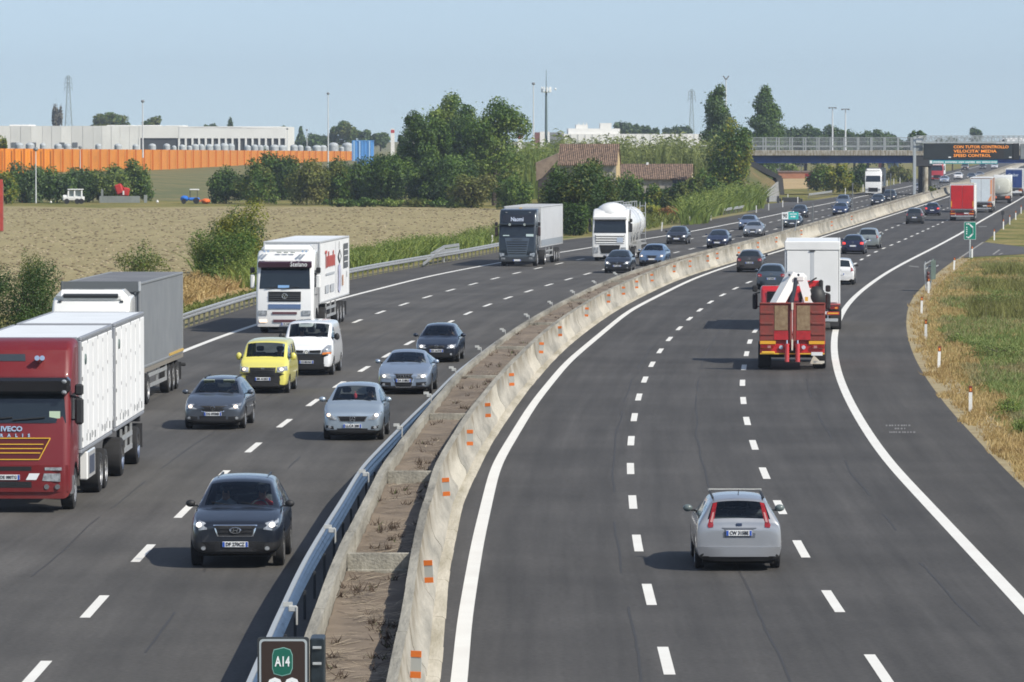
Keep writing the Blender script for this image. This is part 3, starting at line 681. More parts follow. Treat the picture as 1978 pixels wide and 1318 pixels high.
# median distance sign
Y = G(1509, 446.5, .95).y; p = D(1509, 446.5, Y); o = thing('distance_sign', 'small white and teal distance sign on a hooped pole in the central reservation', 'sign', (WL(Y), Y, .95)); s = Y / F
def q(x, y): return ((x - 1509) * s, 0, (446.5 - y) * s)
b = B(); a_, c_ = q(1508, 424), q(1520.3, 410.5); b.mm((a_[0], -.02, a_[2]), (c_[0], .02, c_[2])); b.build('white_panel', SW, o)
b = B(); a2, c2 = q(1520.3, 424), q(1540, 409.8); b.mm((a2[0], -.02, a2[2]), (c2[0], .02, c2[2])); b.build('teal_panel', pm('sign_teal', (.03, .42, .4), .5), o)
text('90', .5, pm('ink', (.03, .03, .03), .6), face_mtx((q(1514, 0)[0], -.026, q(0, 417.5)[2]), (1, 0, 0), (0, 0, 1)), o, width=.36, bold=.01)
b = B()
for k, (u0, u1) in enumerate(((1523, 1529), (1530, 1537))): b.mm((q(u0, 0)[0], -.026, q(0, 414.5)[2]), (q(u1, 0)[0], -.022, q(0, 413)[2]))
for k, (u0, u1) in enumerate(((1525, 1527.5), (1528.5, 1534))): b.mm((q(u0, 0)[0], -.026, q(0, 420)[2]), (q(u1, 0)[0], -.022, q(0, 417.5)[2]))
b.build('lettering', SW, o)
b = B(); pr = None
for t in range(9):
    a = R(180 - 90 * t / 8); v = Vector((.25 + .25 * math.cos(a), .04, 1. + (.28) * math.sin(a)))
    if pr: b.cyl(pr, v, .035, n=8)
    pr = v
b.cyl((0, .04, 0), (0, .04, 1.0), .035, n=8); b.cyl(pr, (1.4, .04, pr.z), .03, n=8); b.cyl((1.25, .04, pr.z - .02), (1.05, .04, 0.), .03, n=8); b.build('hoop', STEEL, o)
# steel-framed panel at the right verge
p = G(1795, 563); o = thing('roadside_sign', 'grey green panel on a leaning steel frame at the right verge edge', 'sign', p); s = p.y / F
def q(x, y, dy=0): return Vector(((x - 1795) * s, dy, (563 - y) * s))
b = B(); u = Vector((.18, 1., 0)).normalized(); a_ = q(1798, 541); h_ = 36 * s
b.prism([a_, a_ + u * 1.3, a_ + u * 1.3 + Vector((0, 0, h_ + .12)), a_ + Vector((0, 0, h_))], Vector((.035, -.006, 0))); 
b.prism([q(1799, 541), q(1807.5, 539), q(1807.5, 502), q(1799, 505)], (0, .04, 0)); b.build('panel', pm('panel_green_grey', (.16, .21, .18), .5, metal=.2, var=.15, scale=3), o)
b = B()
for A_, C_ in (((1788.5, 563, 0), (1785.5, 511, 0)), ((1792, 561, .3), (1788, 506, .3)), ((1785.5, 511, 0), (1799, 504, .3)), ((1787, 520, 0), (1800, 513, .3)), ((1789, 531, 0), (1797, 525, .3)), ((1808, 515, .2), (1813, 513, .4)), ((1796, 563, .2), (1799, 541, .2)), ((1788, 548, 0), (1800, 543, .3))): b.bar(q(*A_), q(*C_), .06, .06)
b.build('frame', GALV, o)
b = B()
for x, y in ((1792.5, 528), (1792, 535), (1792.5, 541)): b.ell(q(x, y, -.1), (.09, .06, .11), 0)
b.build('lamp', pm('lamp_maroon', (.1, .03, .03), .4), o)
# ================================================================== OVERPASS
YB = 752.
bs = YB / F
def bz(y): return D(0, y, YB).z
def bx(x): return D(x, 300, YB).x
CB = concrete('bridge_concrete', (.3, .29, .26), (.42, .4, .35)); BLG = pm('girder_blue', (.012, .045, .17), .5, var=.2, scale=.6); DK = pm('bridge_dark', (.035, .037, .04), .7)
br = thing('overpass', 'concrete road bridge with blue girder crossing over the motorway', 'bridge', (bx(1786), YB, 0))
def bb(c=None): return B()
def fin(b, name, m): return sub(b, br).build(name, m, br)
b = B(); b.mm((bx(1440), YB, bz(301)), (bx(2080), YB + 11, bz(291)), 0, .05); fin(b, 'deck', CB)
b = B(); b.mm((bx(1449), YB + .7, bz(314.5)), (bx(2080), YB + 1.3, bz(301)), 0, .03)
b.mm((bx(1449), YB + .62, bz(315.2)), (bx(2080), YB + 1.4, bz(314.2))); fin(b, 'girder', BLG)
b = B(); b.mm((bx(1449), YB + 9.5, bz(314.5)), (bx(2080), YB + 10.2, bz(301)), 0, .03); fin(b, 'girder', BLG)
b = B(); b.prism([(bx(1448), YB + .6, bz(303)), (bx(1449), YB + .6, bz(321)), (bx(1508), YB + .6, bz(349)), (bx(1511), YB + .6, bz(341)), (bx(1462), YB + .6, bz(315))], (0, 10, 0)); fin(b, 'inclined_strut', DK)
b = B(); b.prism([(bx(1500), YB + .5, bz(344)), (bx(1512.5), YB + .5, bz(344)), (bx(1516), YB + .5, 0), (bx(1504.5), YB + .5, 0)], (0, 10, 0)); fin(b, 'leg', pm('leg_dark', (.06, .058, .058), .7))
b = B(); b.mm((bx(1776), YB + .4, 0), (bx(1800), YB + 2.2, bz(301))); fin(b, 'pier', DK)
b = B(); b.cyl((bx(1787.5), YB - .1, 0), (bx(1787.5), YB - .1, bz(323)), .42, n=14); fin(b, 'pier', concrete('pier_concrete', (.38, .36, .3), (.5, .47, .38)))
b = B(); b.mm((bx(1766), YB + .1, bz(322)), (bx(1802), YB + 3, bz(301.4)), 0, .08); fin(b, 'pier_head', DK)
RLG = pm('railing_grey', (.34, .36, .36), .5, metal=.4)
for yo, sh in ((.15, 0), (10.6, 12.)):
    b = B(); x = 1474 + sh - 26 * 2
    while x < 2075:
        if x > 1446:
            b.mm((bx(x) - .1, YB + yo, bz(292)), (bx(x) + .1, YB + yo + .12, bz(265.3)))
        x += 26.
    b.mm((bx(1445), YB + yo + .02, bz(266.6)), (bx(2080), YB + yo + .1, bz(265.4)))
    b.mm((bx(1445), YB + yo + .03, bz(284.6)), (bx(2080), YB + yo + .1, bz(281.6)))
    b.mm((bx(1445), YB + yo + .03, bz(274.2)), (bx(2080), YB + yo + .08, bz(273.5)))
    x = 1446.
    while x < 2075: b.mm((bx(x) - .018, YB + yo + .05, bz(291)), (bx(x) + .018, YB + yo + .08, bz(266))); x += 2.6
    fin(b, 'railing', RLG)
# embankment carrying the bridge's left end, with concrete slope paving
b = B()
x0 = bx(1466)
A = [(bx(1200), YB - 2, 0), (bx(1300), YB + 1, 3.0), (bx(1449), YB + 1, bz(318)), (bx(1500), YB + 1, bz(352)), (bx(1507), YB - .5, 0)]
Bk = [(x, YB + 14, z) for x, y, z in A]
b.add(A + Bk + [(bx(1440), YB - 11, 0)], [(0, 10, 1), (1, 10, 2), (2, 10, 3), (3, 10, 4), (0, 1, 6, 5), (1, 2, 7, 6), (2, 3, 8, 7), (3, 4, 9, 8), (5, 6, 7, 8, 9)])
tag(b.build('embankment', pm('embankment_grass', (.075, .09, .028), .95, col2=(.16, .12, .055), scale=.35, bump=.3), smooth=False), kind='structure')
o = thing('slope_paving', 'pale concrete paved slope beneath the left end of the bridge', 'slope paving', (bx(1490), YB - 3, 0)); b = B()
pts = [G(1465, 387), G(1503, 389.5), G(1506, 390.5), D(1503.5, 351, 722), D(1500, 352, 724), D(1480, 370, 708)]
b.prism(pts, (0, .5, -.1)); sub(b, o).build('paving', concrete('paving', (.42, .4, .35), (.52, .5, .45), False), o)
o = thing('barrier_block', 'grey slatted barrier blocks standing at the foot of the bridge slope', 'barrier', G(1494, 392)); s = o.location.y / F
b = B()
for k, x in enumerate((-10.5, 9)): b.box((x * s, 0, .45), (.3, .3, .9), 1, .03)
for z in (.2, .5, .8): b.box((0, 0, z), (19 * s, .08, .12), 0, .01)
b.build('block', [GALV, DK], o)
b = B(); o = thing('barrier_block', 'dark low kerb barrier at the side road mouth under the bridge', 'barrier', G(1528, 390))
b.box((0, 0, .3), (2.4, .4, .6), 0, .06); b.box((-1.6, .3, .25), (.6, .5, .5), 0, .08); b.box((1.4, .1, .22), (.3, .4, .44), 0, .05); b.build('block', DK, o)
# ================================================================== SIGN GANTRY
YV = 700.
def vx(x): return D(x, 300, YV).x
def vz(y): return D(0, y, YV).z
GT = pm('gantry_grey', (.42, .45, .46), .45, metal=.3); VB = pm('sign_black', (.018, .024, .026), .5, var=.15, scale=1)
ga = thing('sign_gantry', 'grey gantry carrying a black electronic message board with orange text', 'gantry', (vx(1766), YV, 0))
def fg(b, name, m): return sub(b, ga).build(name, m, ga)
b = B(); b.box((vx(1766.5), YV, vz(264) / 2), (.42, .42, vz(264)), 0, .04); fg(b, 'mast', GT)
b = B(); b.mm((vx(2150), YV - .2, 0), (vx(2156), YV + .2, vz(264)), 0, .04); fg(b, 'mast', GT)
b = B(); b.prism([(vx(1769), YV - .3, vz(276)), (vx(1783), YV - .3, vz(276)), (vx(1783), YV - .3, vz(262)), (vx(1778), YV - .3, vz(262.5)), (vx(1769), YV - .3, vz(269))], (0, 1.1, 0)); fg(b, 'end_cabinet', pm('cabinet', (.5, .52, .52), .5, var=.08, scale=2))
b = B(); b.mm((vx(1769), YV - .2, vz(292)), (vx(1782), YV + .6, vz(277))); fg(b, 'end_cabinet', pm('cabinet_dark', (.2, .22, .22), .5))
b = B()
for yo in (-.6, .6):
    for y in (263, 275.5): b.bar((vx(1770), YV + yo, vz(y)), (vx(2154), YV + yo, vz(y)), .12, .13)
    x = 1783.; up = True
    while x < 2150:
        b.bar((vx(x), YV + yo, vz(275.5)), (vx(x + (5 if up else 5)), YV + yo, vz(263)), .06, .06) if up else b.bar((vx(x), YV + yo, vz(263)), (vx(x + 5), YV + yo, vz(275.5)), .06, .06)
        up = not up; x += 5 if up else 5.
x = 1783.
while x < 2150:
    for y in (263, 275.5): b.bar((vx(x), YV - .6, vz(y)), (vx(x + 5), YV + .6, vz(y)), .05, .05)
    x += 10
fg(b, 'truss', GT)
b = B(); b.mm((vx(1783.5), YV - .75, vz(308)), (vx(1955), YV - .25, vz(277.3)), 0, .05); fg(b, 'message_board', VB)
b = B(); b.mm((vx(1840), YV - .765, vz(304.8)), (vx(1938), YV - .755, vz(279.4)), 0); fg(b, 'display', pm('display_face', (.02, .018, .016), .6))
b = B(); b.mm((vx(1955.5), YV - .7, vz(309)), (vx(1968), YV - .2, vz(277)), 0, .05); fg(b, 'side_frame', pm('frame_black', (.012, .014, .016), .6))
b = B(); b.mm((vx(1970), YV - .75, vz(308)), (vx(2060), YV - .3, vz(277.3)), 0, .04); fg(b, 'message_board', pm('board_grey', (.2, .22, .23), .5, var=.15, scale=1))
b = B()
for x in (1833.5, 1950.5): b.mm((vx(x - 2.5), YV - .78, vz(305)), (vx(x + 2.5), YV - .75, vz(303)))
fg(b, 'lamp', SW)
LED = em('led_orange', (1., .3, .04), .62, (.5, .2, .02))
for s_, y, w0, w1 in (('CON TUTOR CONTROLLO', 284.3, 1841, 1947), ("VELOCITA' MEDIA", 292.6, 1841, 1924), ('SPEED CONTROL', 300.9, 1841, 1913)):
    o = text(s_, .56, LED, face_mtx((vx((w0 + w1) / 2), YV - .78, vz(y)), (1, 0, 0), (0, 0, 1)), ga, 'led_text', width=(w1 - w0) * YV / F, bold=.008)
    o.data.transform(Matrix.Translation(-Vector(ga.location)))
b = B(); b.mm((vx(1794.7), YV - .7, vz(316.6)), (vx(1926), YV - .55, vz(309.8))); fg(b, 'teal_panel', pm('sign_teal2', (.05, .33, .35), .5))
b = B(); b.mm((vx(1795.2), YV - .715, vz(316)), (vx(1800), YV - .702, vz(310.4)))
for x0, wd in ((1802, 19), (1825, 23), (1851, 10), (1864, 17), (1885, 8), (1896, 16), (1914, 10)):
    x = x0
    while x < x0 + wd: q_ = rnd.uniform(.9, 1.5); b.mm((vx(x), YV - .715, vz(314.8 + rnd.uniform(-.3, .6))), (vx(x + q_), YV - .702, vz(311.8 + rnd.uniform(-.4, .4)))); x += q_ + .55
fg(b, 'lettering', SW)
# ================================================================== BUILDINGS
def zat(y, Y): return D(0, y, Y).z
def xat(x, Y): return D(x, 300, Y).x
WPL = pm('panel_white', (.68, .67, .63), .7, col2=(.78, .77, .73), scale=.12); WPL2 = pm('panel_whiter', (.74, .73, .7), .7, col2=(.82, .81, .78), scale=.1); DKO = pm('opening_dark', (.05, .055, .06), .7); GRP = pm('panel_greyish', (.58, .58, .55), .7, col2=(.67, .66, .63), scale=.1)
Y0, Y1 = 1430., 1470.
wh = thing('warehouse', 'long low white concrete warehouse behind the orange fence', 'warehouse', (xat(270, Y0), Y0, 0))
def fw(b, name, m): return sub(b, wh).build(name, m, wh)
b = B(); xs = [-60, -22, 20, 40, 60, 82, 100, 118, 138, 160, 180, 197, 215, 232, 250, 269]
for i, (a, c) in enumerate(zip(xs, xs[1:])):
    b.mm((xat(a, Y0) + .03, Y0 + (.08 if i % 3 else 0), 0), (xat(c, Y0) - .03, Y0 + .5, zat(243.2 + .4 * rnd.random(), Y0)), rnd.choice((0, 0, 1)))
fw(b, 'wall', [WPL, GRP])
b = B(); b.mm((xat(-60, Y0), Y0 + .6, 0), (xat(551.5, Y1), Y1 + 60, zat(244.5, Y0)), 0); fw(b, 'hall', WPL)
b = B(); b.mm((xat(269, Y0), Y0, zat(267, Y0)), (xat(346, Y0), Y0 + .5, zat(243.4, Y0))); fw(b, 'wall', WPL)
b = B(); b.mm((xat(346, Y0), Y0 - .1, zat(267.5, Y0)), (xat(552, Y0), Y0 + .5, zat(246.5, Y0))); b.prism([(xat(x, Y0), Y0 - .1, zat(y, Y0)) for x, y in ((346, 247), (552, 249.5), (480, 247.2), (430, 245.5), (372, 244.5), (346, 244.5))], (0, .6, 0)); fw(b, 'wall', WPL2)
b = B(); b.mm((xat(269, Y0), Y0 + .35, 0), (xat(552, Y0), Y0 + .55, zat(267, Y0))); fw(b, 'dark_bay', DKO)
x = 346.
while x < 553: b = B(); b.mm((xat(x - 1.9, Y0), Y0 - .1, 0), (xat(x + 1.9, Y0), Y0 + .34, zat(267.6, Y0))); fw(b, 'column', WPL2); x += 12.9
b = B(); b.mm((xat(268, Y0), Y0 - .05, 0), (xat(271, Y0), Y0 + .34, zat(267, Y0))); fw(b, 'column', WPL2)
for x in (27, 65, 120, 145): b = B(); b.mm((xat(x - 5, Y0), Y0 - .08, zat(285, Y0)), (xat(x + 5, Y0), Y0 - .01, zat(275.5, Y0))); fw(b, 'window', pm('window_grey', (.13, .14, .15), .3))
b = B()
for x0, x1, y in ((13, 50, 241), (202, 250, 242), (262, 300, 242), (315, 350, 242.5)): b.mm((xat(x0, Y0), Y0 + 8, 10), (xat(x1, Y0), Y0 + 30, zat(y, Y0 + 8)))
fw(b, 'roof_light', WPL2)
# right hand factory
Y0 = 1330.
wh = thing('factory', 'low white factory with stepped roof blocks behind the tall reeds', 'factory', (xat(1210, Y0), Y0, 0))
b = B(); b.mm((xat(1062, Y0), Y0, 0), (xat(1372, Y0), Y0 + 50, zat(259, Y0))); 
for x in range(1075, 1372, 14): b.mm((xat(x, Y0) - .12, Y0 - .12, 0), (xat(x, Y0) + .12, Y0 - .01, zat(259.6, Y0)), 1)
fw(b, 'hall', [WPL2, GRP])
b = B(); b.mm((xat(1098, Y0), Y0 + 3, 3), (xat(1198, Y0), Y0 + 40, zat(248.5, Y0))); b.mm((xat(1113, Y0), Y0 + 5, 3), (xat(1136, Y0), Y0 + 20, zat(241, Y0))); b.mm((xat(1160, Y0), Y0 + 5, 3), (xat(1182, Y0), Y0 + 20, zat(238, Y0)))
for x in (1118, 1127, 1133): b.mm((xat(x, Y0), Y0 + 6, 5), (xat(x + 1.4, Y0), Y0 + 9, zat(237, Y0)))
fw(b, 'roof_block', WPL)
b = B(); b.mm((xat(1062, Y0), Y0 - .15, 0), (xat(1085, Y0), Y0 - .02, zat(270, Y0))); fw(b, 'blue_door', pm('pale_blue_door', (.3, .46, .62), .5))
o = thing('factory', 'small white building with red edge glimpsed between big trees and the telecom mast', 'factory', (xat(1052, 1300), 1300, 0)); b = B()
b.mm((-1.2, 0, 0), (1.3, 6, zat(254.5, 1300)), 0); b.mm((1.3, 0, 0), (5, 8, zat(256, 1300)), 1); b.build('block', [WPL2, pm('block_grey', (.22, .23, .25), .7)], o)
b = B(); b.mm((-2.6, -.1, 0), (-1.25, 3, zat(256, 1300))); b.build('red_edge', pm('brick_dull', (.2, .09, .08), .8), o)
for x0, x1, y, lab in ((755, 762, 249, 'thin white and red tower sign left of the big trees'), (781, 812, 252, 'pale house front glimpsed through gaps in the big trees'), (1000, 1010, 259, 'small white house right behind the big tree crown')):
    o = thing('distant_house' if x1 - x0 > 8 else 'tower_sign', lab, 'house' if x1 - x0 > 8 else 'sign', (xat((x0 + x1) / 2, 1250), 1250, 0)); hw = (x1 - x0) / 2 * 1250 / F
    b = B(); b.mm((-hw, 0, 0), (hw, 5 if hw > 1 else .6, zat(y, 1250)), 0)
    b.build('wall', WPL2, o); b = B()
    if hw > 1: b.prism([(-hw - .2, -.2, zat(y, 1250)), (hw + .2, -.2, zat(y, 1250)), (hw * .6, 2.5, zat(y - 4, 1250)), (-hw * .6, 2.5, zat(y - 4, 1250))], (0, 4, 0)); b.build('roof', pm('roof_rust', (.24, .12, .08), .8), o)
    else: b.mm((-hw, -.05, zat(y + 8, 1250)), (hw, -.01, zat(y + 2, 1250))); b.build('red_panel', pm('sign_red', (.45, .05, .06), .5), o)
# farmhouse
def tiles(name, c1, c2):
    if name in MATS: return MATS[name]
    m, n, l, p = nt(name); p.inputs['Roughness'].default_value = .9; tc = n.new('ShaderNodeTexCoord')
    wv = n.new('ShaderNodeTexWave'); wv.inputs['Scale'].default_value = 1.25; wv.inputs['Distortion'].default_value = 1.2; wv.bands_direction = 'X'; wv.inputs['Detail'].default_value = 3
    l.new(tc.outputs['Object'], wv.inputs['Vector']); no = n.new('ShaderNodeTexNoise'); no.inputs['Scale'].default_value = 2.6; no.inputs['Detail'].default_value = 6; l.new(tc.outputs['Object'], no.inputs['Vector'])
    r = n.new('ShaderNodeValToRGB'); r.color_ramp.elements[0].color = (*c1, 1); r.color_ramp.elements[1].color = (*c2, 1); r.color_ramp.elements[0].position = .33; r.color_ramp.elements[1].position = .67
    l.new(no.outputs['Fac'], r.inputs['Fac']); mx = n.new('ShaderNodeMix'); mx.data_type = 'RGBA'; mx.blend_type = 'MULTIPLY'; mx.inputs['Factor'].default_value = .45
    l.new(r.outputs[0], mx.inputs['A']); l.new(wv.outputs['Color'], mx.inputs['B']); l.new(mx.outputs['Result'], p.inputs['Base Color'])
    bu = n.new('ShaderNodeBump'); bu.inputs['Distance'].default_value = .12; l.new(wv.outputs['Fac'], bu.inputs['Height']); l.new(bu.outputs['Normal'], p.inputs['Normal'])
    MATS[name] = m; return m
TL = tiles('roof_tiles', (.13, .085, .06), (.36, .24, .165)); ST = concrete('old_stone', (.24, .22, .2), (.38, .35, .31), False); YW = pm('ochre_wall', (.5, .38, .2), .9, var=.12, scale=.6)
def house(name, label, px0, px1, Y, dep, ze, zr, rz, gable):
    x0, x1 = xat(px0, Y), xat(px1, Y); L = x1 - x0
    o = thing(name, label, 'house', ((x0 + x1) / 2, Y, 0), rz); h = L / 2
    b = B(); b.prism([(-h, 0, 0), (-h, dep, 0), (-h, dep, ze), (-h, dep / 2, zr), (-h, 0, ze)], (L, 0, 0)); b.build('wall', ST, o)
    b = B(); b.prism([(h + .012, 0, 0), (h + .012, dep, 0), (h + .012, dep, ze), (h + .012, dep / 2, zr), (h + .012, 0, ze)], (.05, 0, 0)); b.build('gable_wall', gable, o)
    b = B(); e = .5; sl_ = (zr - ze) / (dep / 2)
    for s in (0, 1):
        a = [(-h - .3, -e, ze - e * sl_ + .06), (h + .2, -e, ze - e * sl_ + .06), (h + .2, dep / 2, zr + .06), (-h - .3, dep / 2, zr + .06)]
        if s: a = [(x, dep - y, z) for x, y, z in a][::-1]
        b.prism(a, (0, 0, .14))
    b.build('roof', TL, o)
    for u in ((-.3, .3) if L > 6 else (0,)):
        b = B(); b.mm((u * L - .45, -.06, ze * .35), (u * L + .45, -.01, ze * .68)); b.build('window', pm('dark_window', (.03, .03, .03), .4), o)
    return o
house('farmhouse', 'old stone farmhouse with worn red tile roof behind the roadside tree', 1082, 1190, 640, 7, zat(316, 640), zat(281, 643), R(-5), YW)
o = house('farm_outbuilding', 'long low farm outbuilding with red tile roof right of the farmhouse', 1192, 1334, 690, 6.5, zat(344, 690), zat(319.5, 693), R(-4.5), pm('pale_gable', (.62, .55, .4), .9))
b = B(); b.mm((-1.2, 3, 4), (-.9, 3.4, zat(314, 690))); b.build('chimney', SW, o)
b = B(); b.mm((2.6, -.08, 1.9), (6.2, -.02, 2.9)); b.build('blue_tarp', pm('tarp_navy', (.02, .025, .07), .6), o)
o = thing('barn', 'dark barn with sagging brown roof left of the farmhouse', 'barn', D(1062, 350, 655)); o.location.z = 0; s = 655 / F
b = B(); zz = lambda y: zat(y, 655)
b.prism([(-27 * s, 0, zz(318)), (22 * s, 0, zz(297)), (23 * s, 0, zz(301)), (-15 * s, 0, zz(344)), (-26 * s, 0, zz(350))], (0, .25, 0)); b.prism([(-27 * s, .3, zz(318)), (22 * s, .3, zz(297)), (22 * s, 8, zz(297)), (-27 * s, 8, zz(318))], (0, 0, .2)); b.build('roof', pm('barn_roof', (.2, .15, .11), .9, col2=(.3, .23, .17), scale=1.5), o)
b = B(); b.mm((-22 * s, 1., 0), (24 * s, 7.6, zz(325))); b.build('wall', pm('barn_dark', (.05, .04, .04), .9), o)
# terracotta wall and dry field seen under the bridge
o = thing('brick_building', 'low terracotta brick building seen beneath the bridge girder', 'building', (xat(1540, 1050), 1050, 0)); b = B(); b.mm((-3.9, 0, 0), (3.2, 9, zat(333, 1050))); b.build('wall', pm('terracotta', (.36, .16, .09), .9, var=.15, scale=.5), o)
b = B(); b.prism([(-4.1, -.2, zat(333, 1050)), (3.4, -.2, zat(333, 1050)), (3.4, 4.5, zat(330.5, 1050)), (-4.1, 4.5, zat(330.5, 1050))], (0, 4, 0)); b.build('roof', TL, o)
b = B(); b.face([G(1505, 366, -.01), G(1570, 364, -.01), G(1580, 344, -.01), G(1490, 346, -.01)]); tag(b.build('dry_field', pm('dry_field', (.42, .3, .14), .95, var=.15, scale=.1), smooth=False, recalc=False), kind='structure')
o = thing('road_sign', 'red square road sign on a post seen beneath the bridge', 'sign', G(1561, 369)); s = o.location.y / F
b = B(); b.cyl((0, 0, 0), (0, 0, 33 * s), .06); b.build('post', STEEL, o); b = B(); b.mm((-6 * s, -.1, 19 * s), (6 * s, -.06, 33 * s), 0, .02); b.build('panel', pm('sign_red2', (.42, .04, .05), .5), o)
b = B(); b.mm((-4 * s, -.115, 25.3 * s), (4 * s, -.103, 27 * s)); b.build('white_bar', SW, o)
for i, (x0, x1, y0, y1, c_, lab) in enumerate(((1538, 1558, 312, 322, (.6, .6, .58), 'white van-like cabin far beyond beneath the bridge girder'), (1500, 1508, 313, 340, (.62, .5, .5), 'tall white board with red top far beneath the bridge'), (1697, 1706, 315, 324, (.55, .2, .2), 'small red and white board under the girder'), (1716, 1736, 315, 326, (.3, .4, .6), 'bluish advertising boards far beyond under the girder'))):
    Y = 1300.; o = thing('distant_board', lab, 'board', (xat((x0 + x1) / 2, Y), Y, zat(y1, Y) - .5)); hw = (x1 - x0) / 2 * Y / F
    b = B(); b.mm((-hw, 0, .5), (hw, .8, .5 + (y1 - y0) * Y / F), 0, .05); b.build('panel', pm(f'board{i}', c_, .6), o)
    b = B(); b.cyl((0, .4, -zat(y1, Y) + .5), (0, .4, .52), .1); b.build('post', STEEL, o)
# ================================================================== ORANGE FENCE AND BANK
FP = [(-60, 780, 336), (100, 808, 332), (310, 940, 327.5), (470, 1150, 319), (690, 1330, 309)]
def fl(px):
    for a, c in zip(FP, FP[1:]):
        if px <= c[0]: break
    t = (px - a[0]) / (c[0] - a[0]); Y = 1 / ((1 - t) / a[1] + t / c[1]); return Y, a[2] + (c[2] - a[2]) * t
OFM = pm('fence_orange', (.66, .23, .018), .55, var=.08, scale=.3); OFD = pm('fence_orange_post', (.5, .14, .01), .5)
fe = thing('noise_fence', 'long bright orange sheet fence on top of the grassy bank', 'fence', D(300, 330, 935)); fe.location.z = 0
vs = []; px = -60.; k = 0; pv = []
while px < 682:
    Y, yb = fl(px); q_ = D(px, yb, Y); q_.z -= .3; t_ = D(px, 287.2 + 5.2 * max(0, px) / 680, Y); q_.y += (0, .0, .25, .25)[k % 4]; t_.y = q_.y; pv.append((q_, t_)); px += 2.1 if k % 2 else 1.0; k += 1
b = B(); vs = []
for q_, t_ in pv: vs += [q_, Vector((q_.x, q_.y, t_.z))]
b.add(vs, [(2 * i, 2 * i + 2, 2 * i + 3, 2 * i + 1) for i in range(len(pv) - 1)]); sub(b, fe).build('sheet', OFM, fe, recalc=False, smooth=False)
px = -53.
while px < 681:
    Y, yb = fl(px); q_ = D(px, yb, Y - .3); t_ = D(px, 287 + 5.2 * max(0, px) / 680, Y - .3); b = B()
    for dx in (-.35, .35): b.mm((dx - .14, -.25, -.3), (dx + .14, .12, t_.z - q_.z))
    o = b.build('post', OFD, fe); o.location = q_ - Vector(fe.location); px += 17.6 * 900 / Y * .95
b = B(); v2 = []
for px in range(-60, 691, 30):
    Y, yb = fl(px); f_ = G(px, 389 if px > 0 else 392); t_ = D(px, yb, Y); t_.z -= .05; m_ = f_.lerp(t_, .5); m_.z += .25 * (t_.z)
    e_ = Vector((t_.x * 1.0, max(2300, t_.y + 300), t_.z)); v2 += [f_ - Vector((0, 0, .1)), m_, t_, Vector((t_.x * 2300 / t_.y, 2300, t_.z * .9))]
n_ = len(v2) // 4
b.add(v2, [(4 * i + j, 4 * i + 4 + j, 4 * i + 5 + j, 4 * i + 1 + j) for i in range(n_ - 1) for j in range(3)])
tag(b.build('grass_bank', pm('bank_grass', (.09, .105, .03), .95, col2=(.2, .165, .06), scale=.09, bump=.3), recalc=False), kind='structure')
# domed white shapes behind the fence
DOME = pm('dome_grey', (.4, .43, .44), .6, var=.18, scale=1.2)
dm = []
for i, (x, yt, wd) in enumerate([(37, 275, 14), (58, 275, 14), (83, 276, 10), (112, 277, 12), (130, 277, 12), (190, 277, 10), (228, 277, 12), (262, 278, 10), (294, 277, 12), (322, 277, 11), (336, 281, 8), (352, 279, 10), (366, 281, 9), (377, 278, 12), (389, 278, 10), (404, 278, 12), (419, 278, 12), (433, 276, 14), (446, 277, 12), (478, 280, 11), (492, 279, 11), (503, 280, 10), (513, 280, 10), (530, 279, 14), (545, 280, 14), (568, 279, 12), (580, 280, 10), (595, 282, 10), (612, 280, 14), (624, 280, 12), (644, 275, 16), (660, 283, 8), (671, 275, 17)]):
    Y = fl(min(x, 680))[0] + 12; p_ = D(x, yt, Y); hw = wd / 2 * 1.25 * Y / F; z0 = zat(296, Y)
    b = B(); b.cyl((0, 0, 0), (0, 0, (p_.z - z0) * .7), hw * .96, hw, n=14); b.ell((0, 0, (p_.z - z0) * .7), (hw, hw, (p_.z - z0) * .28), n=14, k=8)
    o = b.build('domed_tank', DOME); o.location = (p_.x, Y, z0); tag(o, 'pale grey domed tank standing in the row just behind the orange fence', 'tank', 'domed tanks behind the fence')
o = thing('shipping_container', 'bright blue ribbed container at the right end of the orange fence', 'container', D(701, 298, 1290)); s = 1290 / F
b = B(); x = -21.
while x < 21: b.mm((x * s, 0 if int(x) % 2 else .15, -3), ((x + 2.8) * s, 2.4, 26 * s), 0); x += 3
b.mm((-21 * s, -.05, 25 * s), (21.5 * s, 2.5, 26.5 * s)); b.build('box', pm('container_blue', (.1, .33, .72), .5, var=.08, scale=.5), o)
for px in (-17, -6, 13): b = B(); b.mm((px * s - .15, -.12, -3), (px * s + .15, -.06, 25 * s)); b.build('rib', pm('container_rib', (.4, .62, .85), .5), o)
# ================================================================== MASTS, PYLONS, LAMPS
MP = pm('mast_pale', (.62, .64, .65), .5, metal=.2); MG = pm('mast_green', (.09, .13, .13), .6); PY = pm('pylon_grey', (.3, .36, .38), .6)
def lamp(px, yt, yb, Y, label, head, r=.09):
    p_ = D(px, yb, Y); h = D(px, yt, Y).z - p_.z; o = thing('lamp_mast', label, 'lamp mast', p_)
    b = B(); b.cyl((0, 0, 0), (0, 0, h), r * 1.5, r * .8, 8); b.build('pole', MP, o); b = B()
    if head == 'T': b.box((0, 0, h), (15 * Y / F, .5, .12), 0, .03); [b.box((sx * 6 * Y / F, 0, h - .05), (4 * Y / F, .7, .22), 0, .05) for sx in (-1, 1)]
    elif head == 'V': [b.bar((0, 0, h - .1), (sx * .45, 0, h + .5), .25, .2) for sx in (-1, 1)]
    else: b.ell((0, 0, h + .1), (.32, .32, .25))
    b.build('lamp_head', pm('lamp_head', (.2, .21, .22), .5), o)
lamp(276, 197, 305, 850, 'tall thin floodlight mast in front of the white warehouse', 'o', .1)
